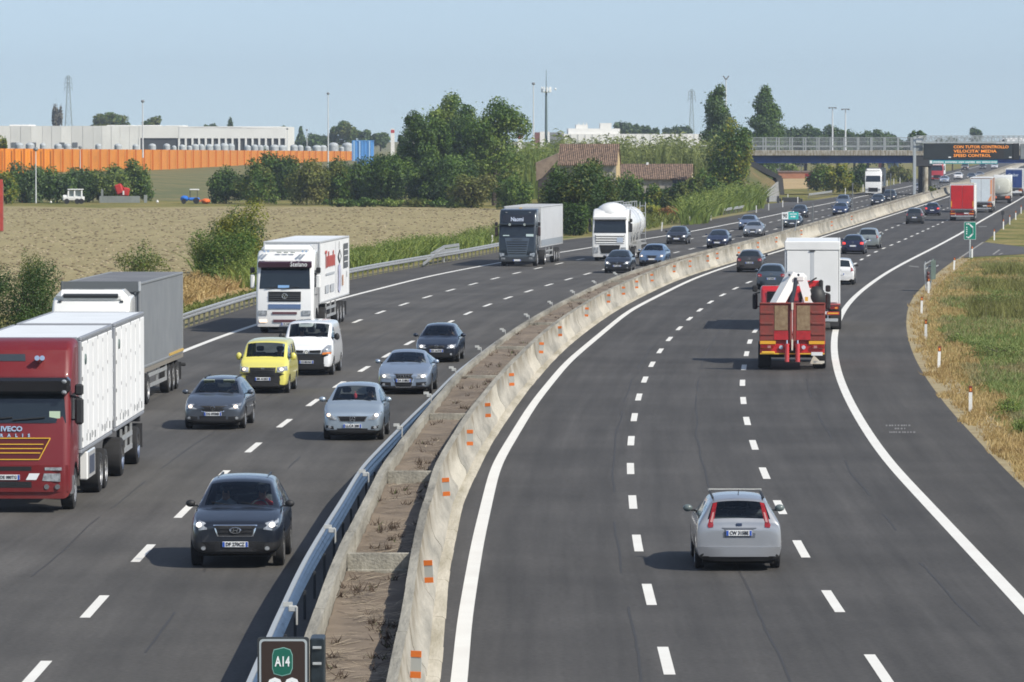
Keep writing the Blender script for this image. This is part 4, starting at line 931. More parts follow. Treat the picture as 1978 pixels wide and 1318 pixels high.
lamp(634, 182, 325, 1000, 'tall thin floodlight mast behind the right end of the orange fence', 'o', .1)
lamp(1030.5, 163, 290, 900, 'tall thin lamp mast right of the big round tree', 'o', .1)
lamp(1402, 153, 330, 800, 'tall thin lamp mast in front of the left poplar', 'V', .1)
lamp(69.5, 290, 393, 640, 'pale thin pole at the far edge of the ploughed field on the left', 'o', .06)
lamp(155, 286, 330, 800, 'thin pole in front of the orange fence on the left', 'o', .05)
lamp(1608, 208, 292, 760, 'double headed street lamp on the overpass, left one of the pair', 'T', .1)
lamp(1633, 211, 292, 762, 'double headed street lamp on the overpass, right one of the pair', 'T', .1)
lamp(593, 252, 300, 1400, 'short pale lamp pole right of the warehouse end', 'o', .09)
lamp(555, 250, 300, 1300, 'short grey lamp pole just right of the warehouse corner', 'o', .07)
Y = 1250.; p_ = D(1055, 276, Y); s = Y / F; o = thing('telecom_mast', 'dark telecom mast with white antenna ring and spike on top', 'telecom mast', p_)
b = B(); b.cyl((0, 0, 0), (0, 0, 100 * s), 5 * s * .6, 5 * s * .4, 12); b.build('pole', MG, o); b = B(); b.cyl((0, 0, 100 * s), (0, 0, 141 * s), .12, .05, 8); b.build('spike', MG, o)
b = B(); b.cyl((0, 0, 97 * s), (0, 0, 98.5 * s), .9, 1.3, 12); b.cyl((0, 0, 103 * s), (0, 0, 104 * s), 1.25, n=12)
for k in range(9): a = k * 2 * math.pi / 9; b.box((1.15 * math.cos(a), 1.15 * math.sin(a), 102.5 * s), (.34, .34, 1.35), 0, .05)
b.ell((2.3, 0, 103.5 * s), (.25, .25, .3)); b.build('antenna_ring', SW, o)
b = B(); b.mm((2.5 * s, -.8, -1), (7 * s, .2, 15 * s)); b.build('white_cabin', SW, o)
def pylon(px, yt, yb, Y, wd, label):
    p_ = D(px, yb, Y); s = Y / F; h = (yb - yt) * s; o = thing('pylon', label, 'pylon', p_); b = B(); w0 = wd / 2 * s; w1 = w0 * .3
    def cn(t): r_ = w0 + (w1 - w0) * min(1, t * 1.15); return [Vector((x * r_, y * r_, t * h)) for x, y in ((-1, -1), (1, -1), (1, 1), (-1, 1))]
    N = 9; lv = [cn(i / N) for i in range(N + 1)]
    for a, c in zip(lv, lv[1:]):
        for i in range(4): b.bar(a[i], c[i], .24, .24); b.bar(a[i], c[(i + 1) % 4], .13, .13); b.bar(c[i], c[(i + 1) % 4], .13, .13)
    b.build('lattice', PY, o); b = B()
    for t, L in ((.8, 1.5), (.88, 1.4), (.96, 1.2)):
        b.bar((-L, 0, t * h), (L, 0, t * h), .2, .2)
        for sx in (-1, 1): b.bar((sx * L, 0, t * h), (0, 0, t * h + 1.2), .12, .12); b.cyl((sx * L, 0, t * h - 1.1), (sx * L, 0, t * h), .12, n=6)
    b.build('cross_arm', PY, o)
pylon(132.5, 147, 262, 1900, 15, 'tall grey lattice pylon above the warehouse roof on the left'); pylon(1336, 174, 262, 2000, 10, 'slim lattice pylon left of the poplars')
# ================================================================== FIELD, FARM MACHINES
def field_mat():
    m, n, l, p = nt('ploughed_soil'); p.inputs['Roughness'].default_value = .97; p.inputs['Specular IOR Level'].default_value = .1
    tc = n.new('ShaderNodeTexCoord'); mp = n.new('ShaderNodeMapping'); mp.inputs['Scale'].default_value = (1.25, .11, 1); l.new(tc.outputs['Object'], mp.inputs['Vector'])
    a = n.new('ShaderNodeTexNoise'); a.inputs['Scale'].default_value = .55; a.inputs['Detail'].default_value = 8; a.inputs['Roughness'].default_value = .78; l.new(mp.outputs[0], a.inputs['Vector'])
    r = n.new('ShaderNodeValToRGB'); e = r.color_ramp.elements; e[0].position = .3; e[0].color = (.12, .092, .052, 1); e[1].position = .74; e[1].color = (.43, .37, .205, 1); k = e.new(.41); k.color = (.28, .235, .125, 1); k = e.new(.58); k.color = (.33, .28, .15, 1)
    l.new(a.outputs['Fac'], r.inputs['Fac']); c_ = n.new('ShaderNodeTexNoise'); c_.inputs['Scale'].default_value = .03; c_.inputs['Detail'].default_value = 4; l.new(tc.outputs['Object'], c_.inputs['Vector'])
    mr = n.new('ShaderNodeMapRange'); mr.inputs['To Min'].default_value = .85; mr.inputs['To Max'].default_value = 1.15; l.new(c_.outputs['Fac'], mr.inputs['Value'])
    vm = n.new('ShaderNodeVectorMath'); vm.operation = 'SCALE'; l.new(r.outputs[0], vm.inputs[0]); l.new(mr.outputs[0], vm.inputs['Scale']); l.new(vm.outputs[0], p.inputs['Base Color'])
    bu = n.new('ShaderNodeBump'); bu.inputs['Distance'].default_value = .25; bu.inputs['Strength'].default_value = .8; l.new(a.outputs['Fac'], bu.inputs['Height']); l.new(bu.outputs['Normal'], p.inputs['Normal']); return m
b = B(); b.face([G(x, y, -.018) for x, y in [(-350, 640), (110, 600), (240, 560), (400, 535), (470, 520), (560, 500), (700, 480), (850, 462), (960, 452), (1000, 440), (1020, 410), (960, 403), (700, 399), (440, 399), (200, 402), (60, 399), (-350, 397)]])
tag(b.build('ploughed_field', field_mat(), smooth=False, recalc=False), kind='structure')
b = B(); b.face([G(x, y, -.012) for x, y in [(350, 595), (490, 560), (480, 545), (440, 528), (380, 530), (340, 548)]])
tag(b.build('dry_maize_ground', pm('yellow_ground', (.42, .28, .1), .95, col2=(.3, .2, .08), scale=1.5, bump=.1), smooth=False, recalc=False), kind='structure')
# clods scattered on the field (real lumps)
b = B()
for k in range(6500):
    x = rnd.uniform(-60, 960); y = 404 + (600 - 404) * rnd.random() ** 1.6
    if y > 600 - x * .14: continue
    p_ = G(x, y, -.02); r_ = rnd.uniform(.06, .2); b.ell(p_, (r_, r_ * rnd.uniform(.7, 1.3), r_ * .55), rnd.choice((0, 0, 1)), 5, 3)
tag(b.build('soil_clods', [pm('clod', (.16, .125, .07), .95), pm('clod_light', (.36, .3, .19), .95)], smooth=False), 'scattered dry clods on the ploughed field', 'soil clods', kind='stuff')
RED = pm('machine_red', (.45, .03, .025), .45); WHI = pm('machine_white', (.72, .72, .7), .5); BLU = pm('machine_blue', (.03, .17, .6), .4); ORA = pm('machine_orange', (.7, .15, .03), .5); TY = pm('tyre', (.02, .02, .021), .85); GLD = pm('glass_dark', (.02, .03, .035), .05, spec=.8, coat=1)
o = thing('red_post', 'red painted post standing in the field at the left picture edge', 'post', G(3, 447)); s = o.location.y / F; b = B(); b.mm((-4 * s, 0, 0), (2.2 * s, .25, 100 * s), 0, .03); b.mm((2.3 * s, .05, 0), (3.6 * s, .2, 92 * s), 1, .02); b.build('post', [pm('post_red2', (.4, .05, .035), .6, var=.2, scale=1), pm('post_red3', (.3, .12, .1), .6)], o)
p_ = G(143, 394); s = p_.y / F; o = thing('white_truck', 'small white open cab lorry parked at the far field edge', 'lorry', p_)
b = B(); b.mm((-22 * s, 0, 6 * s), (18 * s, 2.2, 14 * s), 0, .1); b.mm((-23 * s, .1, 9 * s), (-12 * s, 2.1, 17 * s), 0, .15); b.build('body', WHI, o)
b = B()
for x in (-12, 1, 16): b.bar((x * s * .95, .1, 13 * s), ((x * .9) * s, .3, 28 * s), .18, .18)
b.mm((-13 * s, .05, 26.5 * s), (16.5 * s, 2.1, 28.5 * s), 0, .05); b.build('cab_frame', WHI, o); b = B(); b.mm((-11 * s, .5, 13.5 * s), (14 * s, .6, 26 * s)); b.build('window', pm('hazy_glass', (.3, .34, .33), .2), o)
for x in (-14, 6, 14): b = B(); b.cyl((x * s, -.05, 5 * s), (x * s, .35, 5 * s), 5 * s, n=14); b.build('wheel', TY, o)
p_ = G(234, 392); s = p_.y / F; o = thing('grab_machine', 'bright red tilted farm machine behind the low grey wall', 'farm machine', p_)
b = B(); b.box((-6 * s, 2, 26 * s), (14 * s, 1.2, 20 * s), 0, .15, Matrix.Rotation(R(-18), 3, 'Y')); b.box((7 * s, 2.1, 21 * s), (13 * s, 1., 16 * s), 0, .15, Matrix.Rotation(R(12), 3, 'Y')); b.bar((-2 * s, 2, 32 * s), (8 * s, 2, 14 * s), .4, .4); b.bar((0, 2, 0), (0, 2, 20 * s), .5, .5); b.build('bucket', RED, o); b = B(); b.box((3 * s, 1.4, 19 * s), (3 * s, .1, 8 * s)); b.build('white_mark', WHI, o)
o = thing('low_wall', 'low grey slab wall in front of the red machine', 'wall', G(232, 392)); b = B(); b.mm((-40 * s, 0, 0), (38 * s, .3, 13 * s)); b.mm((-38 * s, 1, 0), (-34 * s, 1.3, 26 * s)); b.mm((46 * s, 0, 0), (52 * s, .3, 15 * s)); b.build('slab', pm('slab_grey', (.22, .24, .23), .9, var=.15, scale=.5), o)
p_ = G(372, 394); s = p_.y / F; o = thing('tractor', 'small blue tractor with white sun canopy and orange mower at the field edge', 'tractor', p_)
b = B(); b.mm((-8 * s, 0, 6 * s), (13 * s, 1.2, 12 * s), 0, .12); b.mm((-24 * s, .1, 5 * s), (-8 * s, 1.1, 13 * s), 0, .2); b.ell((-16 * s, .6, 11 * s), (8 * s, .7, 5 * s)); b.build('body', BLU, o)
b = B(); b.mm((-6 * s, -.1, 26 * s), (12 * s, 1.4, 28.5 * s), 0, .05); b.build('canopy', WHI, o); b = B(); b.bar((-5 * s, .2, 10 * s), (-5 * s, .2, 26 * s), .1, .1); b.bar((9 * s, .2, 10 * s), (9 * s, .2, 26 * s), .07, .07); b.build('canopy_post', DK, o)
b = B(); b.ell((25 * s, .6, 5 * s), (9 * s, .8, 5.5 * s)); b.box((15 * s, .5, 6 * s), (6 * s, .3, 3 * s)); b.build('mower', ORA, o)
for x, r_ in ((-17, 4.5), (7, 6)): b = B(); b.cyl((x * s, -.2, r_ * s), (x * s, .25, r_ * s), r_ * s, n=14); b.build('wheel', TY, o)
for x, y, hw, hh_, m_, lab in ((304, 392.5, 2.5, 5, WHI, 'small white drum at the far field edge left of the tractor'), (98.5, 393, 2, 4, WHI, 'small white box on the ground left of the lorry'), (56, 391, 2.5, 7, WHI, 'white object under trees at the far left field edge'), (47, 391, 7, 5, RED, 'low red machine under trees at the far left field edge')):
    p_ = G(x, y); s = p_.y / F; b = B(); b.box((0, 0, hh_ / 2 * s), (hw * 2 * s, .8, hh_ * s), 0, .12); b.cyl((0, 0, hh_ * s), (0, 0, hh_ * s * 1.2), hw * .5 * s, n=8); o = b.build('farm_container', m_); o.location = p_; tag(o, lab, 'farm clutter')
# ================================================================== VEGETATION
BARK = pm('bark', (.07, .055, .04), .95, var=.2, scale=6)
LM = {
 'green': leafmat('leaf_green', (0.039, 0.087, 0.014), (0.075, 0.145, 0.022), (0.152, 0.225, 0.036)),
 'dark': leafmat('leaf_dark', (0.024, 0.054, 0.012), (0.044, 0.090, 0.017), (0.090, 0.145, 0.026)),
 'olive': leafmat('leaf_olive', (0.072, 0.097, 0.019), (0.134, 0.160, 0.031), (0.215, 0.233, 0.050)),
 'pale': leafmat('leaf_pale', (0.090, 0.145, 0.026), (0.171, 0.243, 0.043), (0.287, 0.351, 0.078)),
 'brown': leafmat('leaf_brown', (0.076, 0.073, 0.020), (0.152, 0.158, 0.041), (0.244, 0.240, 0.066)),
 'yellow': leafmat('leaf_yellow', (0.125, 0.156, 0.014), (0.224, 0.233, 0.022), (0.323, 0.312, 0.036)),
 'blue': leafmat('leaf_blue', (0.054, 0.097, 0.036), (0.090, 0.145, 0.054), (0.143, 0.205, 0.078)),
 'rust': leafmat('leaf_rust', (0.176, 0.093, 0.030), (0.312, 0.159, 0.053), (0.390, 0.223, 0.075)),
 'grey': leafmat('leaf_grey', (.150, .143, .112), (.225, .210, .165), (.300, .285, .232)),
 'reed': leafmat('reed_green', (0.091, 0.143, 0.025), (0.160, 0.218, 0.044), (0.261, 0.302, 0.068)),
 'reed2': leafmat('reed_dull', (0.099, 0.127, 0.036), (0.177, 0.215, 0.060), (0.296, 0.320, 0.102)),
 'straw': leafmat('dry_stalk', (.25, .16, .06), (.4, .28, .11), (.52, .4, .18)),
 'turf': leafmat('turf_green', (.1, .16, .035), (.17, .225, .06), (.24, .28, .09)),
 'turf2': leafmat('turf_olive', (.17, .16, .065), (.25, .23, .1), (.33, .29, .14)),
}
def leaves(lobes, n, size, rg, gap=.0, m=0, flat=.0):
    vs = []; fs = []; wts = [a * c_ + a * e_ + c_ * e_ for _, (a, c_, e_) in lobes]
    T = sum(wts); cum = []; s_ = 0
    for w_ in wts: s_ += w_; cum.append(s_ / T)
    i = 0; tries = 0
    while i < n and tries < n * 4:
        tries += 1
        u = rg.random()
        for (c_, r_), q_ in zip(lobes, cum):
            if u <= q_: break
        d = Vector((rg.gauss(0, 1), rg.gauss(0, 1), rg.gauss(0, 1))).normalized()
        inner = rg.random() < .22
        k = rg.uniform(.3, .75) if inner else 1 - .42 * rg.random() ** 1.7 + (rg.random() ** 3 * .4 if rg.random() < .14 else 0)
        p = Vector((c_[0] + d.x * r_[0] * k, c_[1] + d.y * r_[1] * k, c_[2] + d.z * r_[2] * k))
        if p.z < .02: continue
        if gap and not inner:
            g = noise.noise(p * (1.1 / max(.6, min(r_)))) + .35 * noise.noise(p * (3. / max(.6, min(r_))))
            if g < -1.15 + gap + rg.uniform(-.15, .15): continue
        nn = (d * .7 + Vector((rg.gauss(0, .6), rg.gauss(0, .6), rg.gauss(0, .6) + .25))).normalized()
        s = size * rg.uniform(.55, 1.35) * (1.5 if inner else 1)
        a = nn.orthogonal().normalized(); b_ = nn.cross(a); t = rg.uniform(0, 6.283); a, b_ = a * math.cos(t) + b_ * math.sin(t), b_ * math.cos(t) - a * math.sin(t)
        o = len(vs); vs += [p - a * s * .8, p - b_ * s * .42 + nn * s * .08, p + a * s * .8, p + b_ * s * .42 + nn * s * .08]; fs.append((o, o + 1, o + 2, o + 3)); i += 1
    return vs, fs
def lob(kind, w, h, rg, depth=None):
    """lobes + limb targets, base of tree at origin; w full width, h full height"""
    R_ = w / 2; L = []; dy = (depth or w) / 2
    if kind == 'round':
        z0 = h * .05; hz = (h - z0) / 2; c = z0 + hz
        L.append(((0, 0, c), (R_ * .62, dy * .62, hz * .7)))
        for k in range(24):
            a = rg.uniform(0, 6.283); t = rg.uniform(-.8, .88); rr_ = math.sqrt(1 - t * t) * rg.uniform(.55, .78); s = rg.uniform(.17, .38)
            L.append(((math.cos(a) * R_ * rr_, math.sin(a) * dy * rr_, c + t * hz * .72), (R_ * s, dy * s, min(R_, hz) * s * 1.05)))
    elif kind == 'poplar':
        for k in range(15):
            t = (k + .5) / 15; prof = (math.sin(math.pi * min(1, (t * .88 + .1))) ** .45) * (1 - .18 * t); a = rg.uniform(0, 6.283); o = R_ * .3 * prof
            L.append(((math.cos(a) * o, math.sin(a) * o, h * (.06 + .88 * t)), (R_ * .95 * prof, R_ * .95 * prof, h * .085)))
    elif kind == 'bush':
        for k in range(17):
            a = rg.uniform(0, 6.283); q = rg.random() ** .6; s = rg.uniform(.28, .46); zz = h * rg.uniform(.14, .9 - .2 * q)
            L.append(((math.cos(a) * R_ * q * .88, math.sin(a) * dy * q * .7, zz), (R_ * s, dy * s, h * s * .62)))
        L.append(((0, 0, h * .42), (R_ * .8, dy * .8, h * .42)))
    elif kind == 'conifer':
        for k in range(9):
            t = k / 8; L.append(((0, 0, h * (.12 + .8 * t)), (R_ * (1 - t * .85) * .8, R_ * (1 - t * .85) * .8, h * .1)))
    elif kind == 'broom':
        for k in range(9):
            a = rg.uniform(0, 6.283); L.append(((math.cos(a) * R_ * .45, math.sin(a) * R_ * .45, h * rg.uniform(.45, .65)), (R_ * .25, R_ * .25, h * rg.uniform(.28, .36))))
    return L
def tree(name, label, px, yt, yb, wpx, leaf, kind='round', Y=None, dens=1., gap=.0, cat=None, group=None, mix=None, seed=0, ls=1., z=None, depth=None):
    rg = random.Random(seed * 77 + int(px * 3 + yt)); 
    if Y is None: base = G(px, yb); Y = base.y
    else: base = D(px, yb, Y)
    if z is not None: base.z = z
    s = Y / F; h = D(px, yt, Y).z - base.z; wd = wpx * s
    o = thing(name, label, cat or ('tree' if name.endswith('tree') or name == 'poplar' else 'shrub'), base, 0, group)
    L = lob(kind, wd, h, rg, depth); wd *= 1.1 if kind == 'bush' and 380 < px < 1000 and yb < 410 else 1; unit = 3.6 * s * 2 * ls
    wd *= 1.08; n = int(min(11000, dens * (wpx * .5177) * (h / s * .5177) * 1.0)); n = max(n, 160)
    mats = [LM[leaf]] + ([LM[mix]] if mix else [])
    vs, fs = leaves(L, int(n * 1.55), unit * .46, rg, gap)
    b = B(); b.v = vs; b.f = fs
    zc = h * .5
    b.m = [(1 if mix and noise.noise(vs[f[0]] * (3. / max(wd, .5)) + Vector((seed, 3, 1))) + rg.uniform(-.35, .35) > .14 else 0) for f in fs]
    b.build('crown', mats, o, smooth=False, recalc=False)
    t = B(); r0 = max(.05, wd * .028) if kind != 'bush' else max(.03, wd * .015); top = Vector((0, 0, h * (.6 if kind != 'poplar' else .85)))
    t.cyl((0, 0, -.05), (wd * .01, 0, h * .25), r0 * 1.25, r0, 8); t.cyl((wd * .01, 0, h * .25), top, r0, r0 * .35, 8)
    for c_, r_ in L[1:: max(1, len(L) // 8)]:
        st = Vector((0, 0, min(h * .45, c_[2] * .6))); t.cyl(st, c_, r0 * .45, r0 * .12, 5)
    if kind == 'broom':
        for c_, r_ in L: t.cyl((0, 0, h * .15), (c_[0] * 1.3, c_[1] * 1.3, h * .95), r0 * .5, r0 * .15, 5)
    t.build('trunk', BARK, o); return o
# --- clump behind the field
T = tree
T('broadleaf_tree', 'mid green broad tree at the left of the tall clump behind the field', 818, 192, 396, 128, 'green', dens=2.1, gap=.6, mix='dark', seed=1)
T('broadleaf_tree', 'pale loose tree rising behind at the top of the tall clump', 877, 160, 392, 112, 'pale', Y=720, dens=1.6, gap=.85, mix='green', seed=2, z=0)
T('broadleaf_tree', 'large round green tree at the right of the tall clump behind the field', 955, 168, 397, 142, 'green', dens=2.2, gap=.5, mix='pale', seed=3)
T('broadleaf_tree', 'dark thin tree edging the left side of the tall clump', 783, 225, 393, 44, 'blue', Y=700, dens=1.6, gap=.8, seed=4, z=0)
T('broadleaf_tree', 'dark shaded tree low in the centre of the tall clump', 868, 285, 399, 130, 'dark', 'bush', dens=2.2, mix='green', seed=5)
T('broadleaf_tree', 'dark green tree filling the middle of the tall clump', 890, 212, 394, 150, 'dark', Y=712, dens=2., gap=.5, mix='green', seed=18, z=0)
T('large_shrub', 'dark green shrub closing the gap at the foot of the left tall tree', 818, 318, 398, 78, 'dark', 'bush', dens=2., mix='green', seed=19)
T('large_shrub', 'mid green shrub under the round tree beside its trunk', 982, 322, 399, 60, 'green', 'bush', dens=2., mix='olive', seed=21)
T('large_shrub', 'dark bushy shrub at the left end of the hedge behind the blue tractor', 437, 322, 393, 72, 'dark', 'bush', dens=2., mix='green', seed=6)
T('large_shrub', 'bushy green shrub second from the left end of the field hedge', 497, 303, 394, 82, 'green', 'bush', dens=2., mix='olive', seed=7)
T('large_shrub', 'dark green shrub topping the hedge below the end of the warehouse', 543, 291, 395, 84, 'dark', 'bush', Y=690, dens=2., mix='green', seed=8, z=0)
T('large_shrub', 'olive brown shrub in the middle of the field hedge', 592, 298, 396, 86, 'olive', 'bush', dens=2., mix='brown', seed=9)
T('large_shrub', 'dark green shrub right of the mast in the field hedge', 650, 303, 395, 66, 'green', 'bush', dens=2., mix='olive', seed=10)
T('large_shrub', 'tall dark shrub below the blue container', 690, 302, 394, 90, 'dark', 'bush', dens=2., mix='green', seed=11)
T('large_shrub', 'dense green tree shrub left of the shaded clump centre', 752, 283, 397, 110, 'green', 'bush', dens=2.1, mix='dark', seed=12)
T('large_shrub', 'brownish green shrub at the foot of the round tree', 910, 336, 402, 92, 'olive', 'bush', dens=1.9, mix='brown', seed=13)
T('large_shrub', 'tall olive shrub under the right side of the round tree', 955, 298, 398, 96, 'olive', 'bush', Y=670, dens=2., mix='green', seed=14, z=0)
T('large_shrub', 'bright green tree shrub behind the dark tractor unit cab', 995, 335, 405, 66, 'green', 'bush', dens=2., mix='pale', seed=15)
T('large_shrub', 'wide pale green shrub right of the clump in front of the reed wall', 1022, 285, 392, 80, 'pale', 'bush', Y=720, dens=1.9, mix='reed', seed=16, z=0)
T('low_shrub', 'small rounded yellow green bush in front of the clump on the field edge', 876, 375, 402, 26, 'pale', 'bush', dens=1.8, seed=17)
for i, (x, wd) in enumerate(((655, 60), (705, 60), (755, 56), (805, 60), (850, 34), (905, 40))):
    T('low_shrub', f'low green bush on the far field edge, {ords[i]} from left', x, 383, 400, wd, ('olive', 'green', 'pale')[i % 3], 'bush', dens=1.9, group='low bushes along the far field edge', mix='green', seed=20 + i, depth=2.5)
T('roadside_tree', 'big dark roadside tree in front of the farmhouse roof', 1120, 298, 452, 178, 'dark', 'round', dens=2.1, gap=.62, mix='olive', seed=30)
T('low_shrub', 'lower dark bush at the foot of the roadside tree beside the white tanker', 1108, 385, 455, 66, 'dark', 'bush', dens=2., mix='green', seed=31)
for i, (x, yt, yb, wd, lf, mx, lab) in enumerate(((1070, 352, 410, 62, 'olive', 'green', 'olive bush below the dark barn'), (1215, 335, 402, 60, 'green', 'pale', 'green shrub between the farmhouse and its outbuilding'), (1262, 358, 408, 70, 'green', 'yellow', 'rounded green shrub below the outbuilding wall'), (1312, 350, 410, 66, 'dark', 'olive', 'dark shrub below the outbuilding gable'), (1350, 325, 402, 62, 'olive', 'green', 'olive shrub between outbuilding and ivy tree'), (1346, 322, 372, 26, 'yellow', 'olive', 'yellow green shrub right beside the outbuilding gable'), (1165, 345, 420, 56, 'olive', 'dark', 'olive bush below the farmhouse gable'), (1380, 345, 405, 60, 'dark', 'green', 'dark bush at the foot of the ivy tree'))):
    T('large_shrub', lab, x, yt, yb, wd, lf, 'bush', dens=2., mix=mx, seed=40 + i)
T('low_shrub', 'rusty red brown bush on the verge beyond the white tanker', 1297, 398, 421, 44, 'rust', 'bush', dens=1.8, seed=50)
T('low_shrub', 'yellow green low bush between the tanker and the rusty bush', 1262, 393, 420, 50, 'yellow', 'bush', dens=1.7, mix='olive', seed=51)
T('poplar', 'tall left poplar beside the lamp mast near the bridge end', 1386, 161, 345, 72, 'blue', 'poplar', Y=800, dens=3.4, gap=.3, mix='green', seed=52, z=0)
T('ivy_tree', 'yellowish ivy covered tree standing against the bridge end', 1412, 234, 388, 94, 'green', 'bush', dens=2.2, mix='yellow', seed=53)
T('poplar', 'tall right poplar behind the bridge railing', 1478, 164, 300, 70, 'green', 'poplar', Y=960, dens=3.4, gap=.3, mix='blue', seed=54, z=0)
T('broadleaf_tree', 'small tree between the two poplars', 1442, 228, 300, 34, 'blue', 'round', Y=900, dens=1.9, gap=.6, seed=55, z=0)
# under / beyond the bridge
for i, (x, yt, yb, wd, lf, mx, lab) in enumerate(((1590, 312, 369, 62, 'green', 'olive', 'bushy green tree beneath the bridge girder, left of the pair'), (1622, 314, 372, 58, 'yellow', 'green', 'yellow green tree beneath the bridge girder'), (1657, 313, 362, 50, 'dark', 'green', 'dark tree left of the distant white lorry'), (1520, 312, 342, 40, 'reed', 'green', 'reedy bush seen beneath the left end of the girder'), (1652, 352, 372, 24, 'olive', 'brown', 'small olive bush at the verge before the distant white lorry'), (1730, 318, 350, 40, 'brown', 'olive', 'dry brown bush right of the distant white lorry'), (1752, 325, 352, 34, 'olive', 'brown', 'dry olive bush beside the gantry pole'))):
    T('large_shrub', lab, x, yt, yb, wd, lf, 'bush', dens=1.9, mix=mx, seed=60 + i)
T('low_shrub', 'small green bush growing on the barrier at the bridge pier', 1800, 357, 381, 18, 'olive', 'bush', dens=1.8, seed=70)
# far tree lines
far = [(1520, 240, 70), (1556, 236, 64), (1588, 240, 56), (1618, 234, 60), (1650, 246, 50), (1676, 244, 58), (1705, 247, 60), (1728, 252, 40), (1765, 252, 34), (1816, 257, 22), (1840, 256, 30), (1205, 232, 46), (1245, 240, 30), (1266, 243, 18), (1288, 241, 24), (1318, 238, 50), (1222, 236, 40)]
for i, (x, yt, wd) in enumerate(far):
    T('distant_tree', f'hazy distant tree on the skyline, {"beyond the bridge railing" if x > 1500 else "above the white factory roof"}', x, yt, 276, wd * (1.35 if x > 1500 else 1), 'blue', 'round', Y=1300 if x > 1500 else 1700, z=0 if x > 1500 else None, dens=2.2, group='distant trees beyond the bridge' if x > 1500 else 'distant trees above the factory', mix='dark', seed=80 + i)
T('distant_tree', 'square dark distant tree group above the message board', 1885, 247, 276, 28, 'dark', 'bush', Y=1650, dens=2.4, mix='blue', seed=110)
T('distant_tree', 'rounded tree just right of the railing end near the gantry cabinet', 1772, 250, 278, 36, 'green', 'round', Y=1100, dens=2.2, mix='blue', seed=111)
T('distant_tree', 'wide rounded tree rising behind the left part of the warehouse roof', 211, 215, 262, 82, 'olive', 'round', Y=1650, dens=2.2, mix='green', seed=112)
T('distant_tree', 'rounded tree beside the floodlight mast behind the warehouse roof', 295, 221, 262, 42, 'olive', 'round', Y=1650, dens=2.2, mix='green', seed=113)
T('distant_tree', 'low small tree just showing above the whiter part of the warehouse roof', 408, 237, 262, 32, 'blue', 'round', Y=1700, dens=2., seed=114)
T('distant_tree', 'pointed dark tree above the whiter part of the warehouse roof', 445, 227, 262, 26, 'blue', 'conifer', Y=1700, dens=2.4, seed=115)
T('bare_tree', 'grey leafless broom shaped tree left of the pylon', 111, 197, 262, 30, 'grey', 'broom', Y=1650, dens=1.5, gap=.6, seed=116)
for i, (x, yt, wd, lf, lab) in enumerate(((549, 238, 28, 'blue', 'bluish tree at the right corner of the warehouse'), (581, 245, 36, 'blue', 'bluish pointed tree right of the warehouse'), (610, 255, 50, 'blue', 'low wide tree between warehouse and floodlight mast'), (662, 231, 62, 'olive', 'large rounded tree above the right end of the orange fence'), (705, 247, 40, 'blue', 'hazy tree above the blue container'), (735, 252, 40, 'blue', 'hazy low tree right of the blue container'), (626, 262, 40, 'blue', 'low hazy tree left of the floodlight mast'))):
    T('distant_tree', lab, x, yt, 292, wd, lf, 'conifer' if i == 1 else 'round', Y=1650, dens=2.2, mix='green', seed=120 + i)
# left foreground and bank
for i, (x, yt, yb, wd, lf, mx, lab) in enumerate(((50, 310, 392, 90, 'blue', 'green', 'grey green bushy tree in front of the orange fence at far left'), (12, 325, 394, 60, 'yellow', 'green', 'yellow green tree at the left picture edge'), (110, 318, 392, 80, 'green', 'blue', 'green willow like tree behind the thin pale pole'), (160, 320, 391, 90, 'dark', 'blue', 'dark tree behind the white lorry'), (215, 308, 391, 100, 'reed', 'dark', 'bright green tree behind the red machine'), (262, 312, 389, 76, 'reed', 'green', 'green reedy tree at the left edge of the grassy bank'), (5, 258, 320, 24, 'yellow', 'green', 'yellow green tree top above the fence at the left edge'))):
    T('bank_tree', lab, x, yt, yb, wd, lf, 'bush', Y=(None if i < 6 else 800), dens=2., mix=mx, seed=130 + i, cat='tree')
T('roadside_tree', 'dark leafy roadside bush at the left edge above the red truck', 44, 498, 652, 165, 'dark', 'bush', dens=2.4, mix='dark', seed=140, ls=.72)
T('roadside_tree', 'feathery bush top behind the dark roadside bush at left', 62, 468, 600, 70, 'olive', 'bush', dens=.9, gap=.9, mix='green', seed=141, ls=.6)
T('low_shrub', 'thin weedy shrub rising behind the grey lorry roof', 270, 470, 545, 115, 'olive', 'bush', dens=1.0, gap=.9, mix='green', seed=142, ls=.65)
T('large_shrub', 'tall olive green shrub on the field edge left of the white lorry', 468, 386, 528, 122, 'yellow', 'bush', dens=1.8, mix='dark', seed=143, ls=.75)
T('large_shrub', 'round green shrub below the tall olive shrub', 432, 428, 548, 128, 'green', 'bush', dens=1.7, mix='reed', seed=144, ls=.75)
